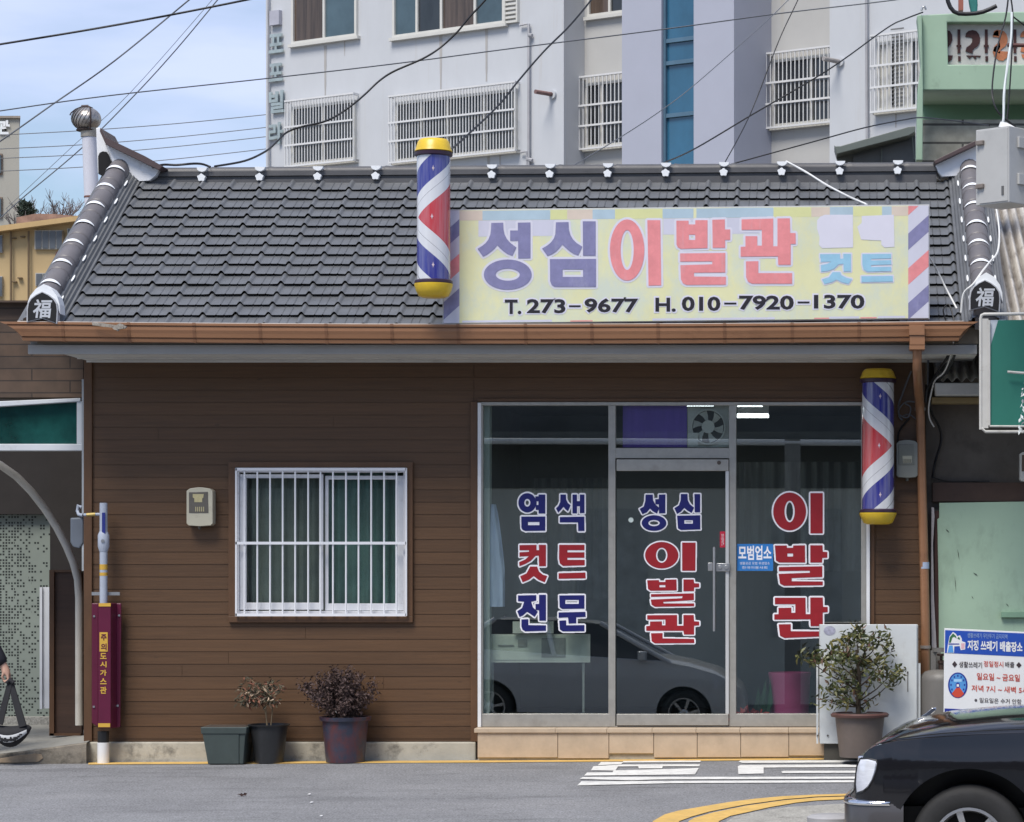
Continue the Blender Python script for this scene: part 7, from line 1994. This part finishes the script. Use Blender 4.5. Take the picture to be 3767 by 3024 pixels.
def bare_tree(px, pbase, ptop, Y, spread, seed, label):
    random.seed(seed)
    t = thing('bare_tree', label, 'tree', P(px, pbase, Y), 'bare winter trees on the skyline')
    base = P(px, pbase, Y); base.z -= 2.2
    H_ = P(px, ptop, Y).z - base.z
    tr_, cr_ = MB(), MB()
    def br(mb, p, d, L_, r_, dep):
        e = p + d * L_
        mb.tube([p, p.lerp(e, .5) + Vector((random.gauss(0, .03), 0, 0)) * L_, e], [r_, r_ * .8, r_ * .62], 5, caps=False)
        if dep == 0: return
        for _ in range(3 if dep > 1 else 4):
            nd = (d + Vector((random.gauss(0, spread), random.gauss(0, spread), random.uniform(-.1, .5)))).normalized()
            br(cr_, p.lerp(e, random.uniform(.5, 1)), nd, L_ * random.uniform(.5, .72), r_ * .55, dep - 1)
    br(tr_, base, Vector((0, 0, 1)), H_ * .42, .07, 0)
    for _ in range(5):
        br(cr_, base + Vector((0, 0, H_ * random.uniform(.2, .42))), Vector((random.gauss(0, spread), random.gauss(0, spread), 1)).normalized(), H_ * .36, .045, 3)
    tr_.build('trunk', TRK, t, smooth=60); cr_.build('crown', TRK, t, smooth=60)
bare_tree(170, 790, 706, 62, .42, 1, 'bare grey tree over the middle of the yellow block roof')
bare_tree(245, 792, 712, 63, .40, 2, 'bare grey tree nearest the ventilator pipe')
bare_tree(18, 835, 735, 60, .5, 3, 'bare reddish tree in front of the beige block')
pt_ = thing('pine_tree', 'small dark pine beside the corner of the beige block', 'tree', P(95, 800, 61))
b0 = P(92, 830, 61); m = MB(); m.tube([b0, P(90, 742, 61)], [.09, .03], 6); m.build('trunk', TRK, pt_)
m = MB(); random.seed(6)
for cx, cy in ((84, 752), (100, 757), (80, 770), (92, 778), (112, 788), (85, 795), (120, 780)):
    for k in range(90):
        p = P(cx + random.gauss(0, 7), cy + random.gauss(0, 5), 61 + random.gauss(0, .3)); m.leaf(p, (random.gauss(0, 1), random.gauss(0, 1), random.uniform(-.1, 1)), .16, .3)
m.build('crown', M('dark pine needles', (.025, .04, .025), .8, var=.3), pt_)

# ================================================================ ventilator pipe
vp_ = thing('roof_ventilator', 'white stack pipe topped by a rusty steel turbine ventilator', 'ventilator', P(335, 1000, 2.9))
YV = 2.95; s_ = (YV + D) / F
m = MB(); m.tube([P(346, 1150, YV), P(342, 790, YV), P(337, 720, YV), P(328, 505, YV)], [.067, .067, .066, .063], 24)
m.build('pipe', M('white stack paint', (.62, .62, .68), .45, var=.05, dirt=(.35, .25, .2), da=.4, ds=4, dstretch=(2, 2, .4)), vp_, smooth=40)
m = MB(); m.tube([P(338, 728, YV), P(338, 722, YV)], .07, 24); m.build('pipe_seam', M('rust seam', (.16, .07, .05), .8), vp_)
RUS = M('rusty galvanised neck', (.36, .33, .28), .5, metal=.4, var=.2, dirt=(.12, .05, .03), da=.8, ds=12)
ct = P(326, 480, YV); m = MB(); m.lathe([(.07, -.06), (.071, .05), (.06, .06)], ct, 24); m.build('neck', RUS, vp_, smooth=40)
VS = M('dull ventilator steel', (.42, .39, .36), .32, metal=.75, var=.2, vs=12, dirt=(.1, .045, .03), da=.7, ds=7, dth=.58)
c = P(317, 438, YV); R0, Hh = .128, .105
fm = MB(); n = 22
for k in range(n):
    rws = []
    for i in range(11):
        la = -1.25 + 2.5 * i / 10
        a0 = 2 * math.pi * k / n + la * .5
        rws.append([c + Vector((R0 * math.cos(la) * math.cos(a0 + da) * (1 + .05 * (da > .2)), R0 * math.cos(la) * math.sin(a0 + da) * (1 + .05 * (da > .2)), Hh * math.sin(la) / .95)) for da in (0, .12, .24, .31)])
    fm.grid(rws)
fm.build('turbine_fin', VS, vp_, smooth=60)
m = MB(); m.lathe([(.085, -Hh * 1.05), (.09, -Hh * .95), (.07, -Hh * .8), (.1, 0), (.05, Hh * .9)], c, 24); m.build('turbine_core', M('dark rust core', (.05, .035, .03), .7, var=.4), vp_)
m = MB(); m.lathe([(.045, Hh * .9), (.06, Hh), (.03, Hh * 1.12), (.01, Hh * 1.16)], c, 20); m.tube([P(330, 396, YV), P(300, 393, YV), P(278, 402, YV), P(262, 415, YV), P(257, 424, YV)], .006, 6); m.tube([P(328, 392, YV - .13), P(333, 400, YV - .14), P(334, 440, YV - .145), P(331, 478, YV - .1)], .008, 6); m.tube([P(300, 392, YV), P(325, 391, YV)], .014, 8)
m.build('ventilator_cap', M('dark rusty iron', (.05, .03, .025), .6, var=.3), vp_, smooth=60)

# ================================================================ overhead wires
def cat(pts, k=6):
    out_ = []
    n = len(pts)
    for i in range(n - 1):
        p0, p1, p2, p3 = pts[max(i - 1, 0)], pts[i], pts[i + 1], pts[min(i + 2, n - 1)]
        for j in range(k):
            t = j / k
            out_.append(.5 * ((2 * p1) + (p2 - p0) * t + (2 * p0 - 5 * p1 + 4 * p2 - p3) * t * t + (3 * p1 - p0 - 3 * p2 + p3) * t ** 3))
    out_.append(pts[-1]); return out_
def wire(pts, r_, mat, label, name='overhead_cable', group='overhead cables', cat_='cable'):
    p3 = [P(p[0], p[1], p[2]) for p in pts]
    ends = {}
    for e, (a, b) in ((0, (pts[0], p3[1])), (-1, (pts[-1], p3[-2]))):          # cables that leave the picture run on to their next support
        if a[0] < 0 or a[0] > 3767 or a[1] < 0:
            far = p3[e] + (p3[e] - b).normalized() * 14
            ends[e] = far
    path = ([ends[0]] if 0 in ends else []) + cat(p3) + ([ends[-1]] if -1 in ends else [])
    tag(MB().tube(path, r_, 6).build(name, mat, smooth=60, recenter=True), label, cat_, group)
wire([(-300, 208, 4), (0, 163, 4), (450, 88, 4), (905, 0, 4), (1300, -85, 4)], .010, CABLE, 'thick black cable crossing the top left of the sky')
wire([(-200, 650, 14), (0, 520, 14), (195, 383, 14), (420, 225, 14), (695, 0, 14), (900, -170, 14)], .010, CABLE_GREY, 'grey cable rising steeply across the sky at the left')
wire([(-60, 860, 16), (75, 735, 16), (300, 545, 16), (500, 345, 16), (650, 180, 16), (805, -6, 16), (900, -120, 16)], .008, CABLE_GREY, 'thin steep cable passing behind the ventilator')
wire([(20, 770, 18), (260, 545, 18), (480, 340, 18), (780, 0, 18), (840, -80, 18)], .004, CABLE_GREY, 'faintest thin cable beside the steep one')
wire([(-200, 440, 9), (0, 408, 9), (400, 352, 9), (970, 290, 9), (1440, 236, 9), (1900, 176, 9), (2440, 108, 9), (2880, 48, 9), (3290, 0, 9), (3800, -70, 9)], .007, CABLE_GREY, 'long thin cable running across the sky and the white block')
for i, (y0, y1, y2) in enumerate(((497, 478, 421), (548, 530, 468), (583, 566, 502), (630, 612, 547))):
    wire([(-200, y0 + 12, 58), (0, y0, 58), (310, y1 + 2, 58), (640, (y1 + y2) / 2 + 6, 58), (985, y2, 58), (1100, y2 - 14, 58)], .012, CABLE_GREY, ('highest', 'second highest', 'third', 'lowest')[i] + ' of four parallel cables low over the left rooftops')
wire([(790, 612, 1.75), (900, 592, 2.2), (975, 558, 2.6), (1015, 525, 2.9), (1055, 487, 3.2), (1110, 466, 3.2), (1185, 450, 3.3), (1240, 425, 3.4), (1300, 383, 3.5), (1345, 345, 3.6), (1395, 298, 3.7), (1450, 262, 3.8), (1555, 216, 3.9), (1620, 175, 4), (1680, 120, 4), (1730, 60, 4), (1790, -5, 4), (1850, -90, 4)], .0095, CABLE, 'kinked black cable rising from the ridge in front of the white block')
wire([(1655, 552, -.6), (1700, 515, 0), (1830, 392, 1), (1905, 300, 1.5), (2000, 190, 2), (2100, 90, 2.5), (2190, -20, 3), (2260, -120, 3)], .009, CABLE, 'black cable rising from the upper barber pole')
wire([(2105, 612, 1.9), (2290, 500, 4), (2434, 405, 5), (2560, 308, 6), (2800, 96, 7), (2900, 0, 8), (3000, -100, 8)], .005, CABLE_GREY, 'fine grey cable slanting across the blue stair glazing')
wire([(2445, 598, 1.8), (2560, 545, 3), (2770, 420, 3.5), (3050, 255, 4), (3260, 105, 5), (3330, 70, 5.6), (3395, 45, 5.8)], .007, CABLE, 'black cable from the ridge up to the mint green parapet')
wire([(2662, 606, 1.8), (2760, 420, 2.6), (2865, 150, 2.8), (2935, 0, 3), (2990, -130, 3)], .005, CABLE, 'thin black cable rising almost upright from the right of the ridge')
wire([(2690, 604, 1.8), (2990, 522, 1.5), (3180, 470, .8), (3330, 440, 0), (3390, 433, -.4), (3500, 443, -1), (3640, 462, -1.7)], .0055, CABLE, 'black cable from the ridge to the grey junction box')
wire([(2893, 594, 1.68), (2960, 630, 1.1), (3040, 680, .4), (3120, 722, -.3), (3188, 752, -.82)], .009, CABLE_WHITE, 'white cord from the ridge to the signboard top', 'white_cord', 'white cords on the roof', 'cord')
wire([(3420, 948, -.78), (3445, 990, -.6), (3480, 1060, -.62), (3520, 1135, -.75)], .007, CABLE_WHITE, 'white cord from the right edge of the signboard to the gutter', 'white_cord', 'white cords on the roof', 'cord')
wire([(3664, 760, .2), (3676, 850, .0), (3670, 925, -.2), (3640, 965, -.45), (3612, 1000, -.72), (3580, 1045, -.85), (3545, 1080, -.86), (3535, 1150, -.86)], .008, CABLE_WHITE, 'white cord winding down the right hip ridge past the plaque', 'white_cord', 'white cords on the roof', 'cord')
wire([(3712, -40, -1.6), (3700, 60, -1.6), (3668, 180, -1.65), (3650, 320, -1.7), (3660, 390, -1.75), (3688, 430, -1.75), (3720, 455, -1.7), (3775, 500, -1.7)], .0065, CABLE, 'black cable looping beside the white conduit into the junction box')
wire([(3712, -40, -1.62), (3724, 30, -1.62), (3726, 110, -1.64), (3716, 300, -1.7), (3705, 440, -1.75)], .006, CABLE, 'black cable hanging straight behind the white conduit')
wire([(3722, 45, -1.72), (3720, 140, -1.74), (3706, 240, -1.76), (3694, 340, -1.8), (3692, 430, -1.82), (3688, 452, -1.82)], .0095, M('white conduit plastic', (.72, .76, .76), .4), 'white conduit dropping into the top of the junction box')
wire([(3725, 60, -1.5), (3790, 110, -1.45)], .006, CABLE, 'short black cable leaving the top right corner')
# cable bundle under the right eaves
for i, (pts, r_, mt, lb) in enumerate((
    ([(3512, 1255, -.70), (3488, 1310, -.55), (3455, 1360, -.35), (3432, 1400, -.22), (3412, 1430, -.14), (3405, 1480, -.10)], .012, CABLE, 'thickest black cable of the bundle under the right eaves'),
    ([(3522, 1255, -.70), (3510, 1310, -.6), (3480, 1372, -.4), (3440, 1410, -.2), (3420, 1450, -.06), (3428, 1520, .02), (3450, 1560, .06), (3462, 1600, .09), (3458, 1640, .1), (3440, 1700, .1), (3430, 1760, .1)], .010, CABLE, 'black cable dropping from the eaves down the dark wall'),
    ([(3508, 1256, -.71), (3494, 1320, -.55), (3472, 1370, -.4), (3440, 1400, -.25), (3425, 1450, -.14), (3416, 1500, -.08), (3420, 1540, -.04), (3436, 1570, .0)], .0065, CABLE_WHITE, 'pale cord in the bundle under the right eaves'),
    ([(3414, 1300, -.05), (3414, 1380, -.05), (3412, 1450, -.05)], .008, CABLE_GREY, 'straight grey conduit beside the downspout'),
    ([(3352, 1365, -.08), (3330, 1420, -.06), (3318, 1455, -.04), (3306, 1490, -.04), (3308, 1530, -.04), (3320, 1545, -.04)], .008, CABLE_GREY, 'grey cable looping left of the downspout'),
    ([(3375, 1480, -.04), (3335, 1478, -.05), (3310, 1500, -.05), (3308, 1525, -.05), (3340, 1535, -.05), (3350, 1500, -.05), (3330, 1485, -.05)], .006, CABLE_GREY, 'coiled grey cable above the right meter'),
    ([(3322, 1530, -.04), (3345, 1525, -.04), (3375, 1545, -.06)], .006, CABLE_GREY, 'short grey cable running behind the downspout'),
    ([(3345, 1540, -.03), (3318, 1570, -.03), (3304, 1600, -.03), (3302, 1640, -.03)], .008, CABLE, 'black cable dropping to the grey right meter'),
    ([(3430, 1755, .1), (3480, 1770, .1), (3560, 1772, .1), (3640, 1771, .1)], .006, CABLE, 'black cable sagging along the brown lintel'),
    ([(3480, 1180, -.7), (3470, 1140, -.68), (3490, 1120, -.66), (3505, 1160, -.7), (3512, 1200, -.74)], .006, CABLE, 'black wire tangle on the tiles right of the signboard'))):
    wire(pts, r_, mt, lb, 'wall_cable', 'cables under the right eaves')
wire([(560, 616, 1.6), (600, 606, 1.62), (650, 607, 1.64), (710, 602, 1.64), (745, 604, 1.64), (775, 615, 1.64)], .010, CABLE, 'black cable end lying along the left of the ridge')
# grounds behind the shop
# ================================================================ across the street, seen only in the glass
ac = thing('opposite_building', 'grey building across the street mirrored in the shop glass', 'building', (-2, -31, -1.2))
MB().box(-26, 22, -32, -31.5, -1.6, 3.0).build('wall', M('grey green opposite wall', (.64, .66, .62), .8, var=.15, vs=.6, stretch=(1.5, 1, .2)), ac)
MB().box(-26, 22, -33, -30.2, 3.9, 4.05).box(-26, 22, -31.6, -31.45, 3.0, 3.9).build('canopy', M('dark canopy', (.12, .13, .13), .8), ac)
MB().box(-26, 22, -34, -32.5, 4.05, 8.2).build('upper_wall', M('dark upper wall', (.10, .105, .11), .8, var=.4, vs=.5), ac)
gm2 = MB(); gm2.tube([(-26, -30.15, 3.92), (-4, -30.15, 3.86), (22, -30.15, 3.7)], .06, 8); gm2.build('gutter', WHITE, ac, smooth=40)
wm2 = MB()
for k in range(12): wm2.box(-24 + 3.8 * k, -22.6 + 3.8 * k, -31.5, -31.46, .1, 2.6)
wm2.each('shutter', M('opposite shutter', (.50, .53, .52), .6, var=.2), ac)
pm2 = MB()
for k in range(6): pm2.box(-24 + 7.7 * k, -23.7 + 7.7 * k, -30.4, -30.1, -1.6, 3.9)
pm2.each('post', M('grey post', (.22, .22, .21), .7), ac)
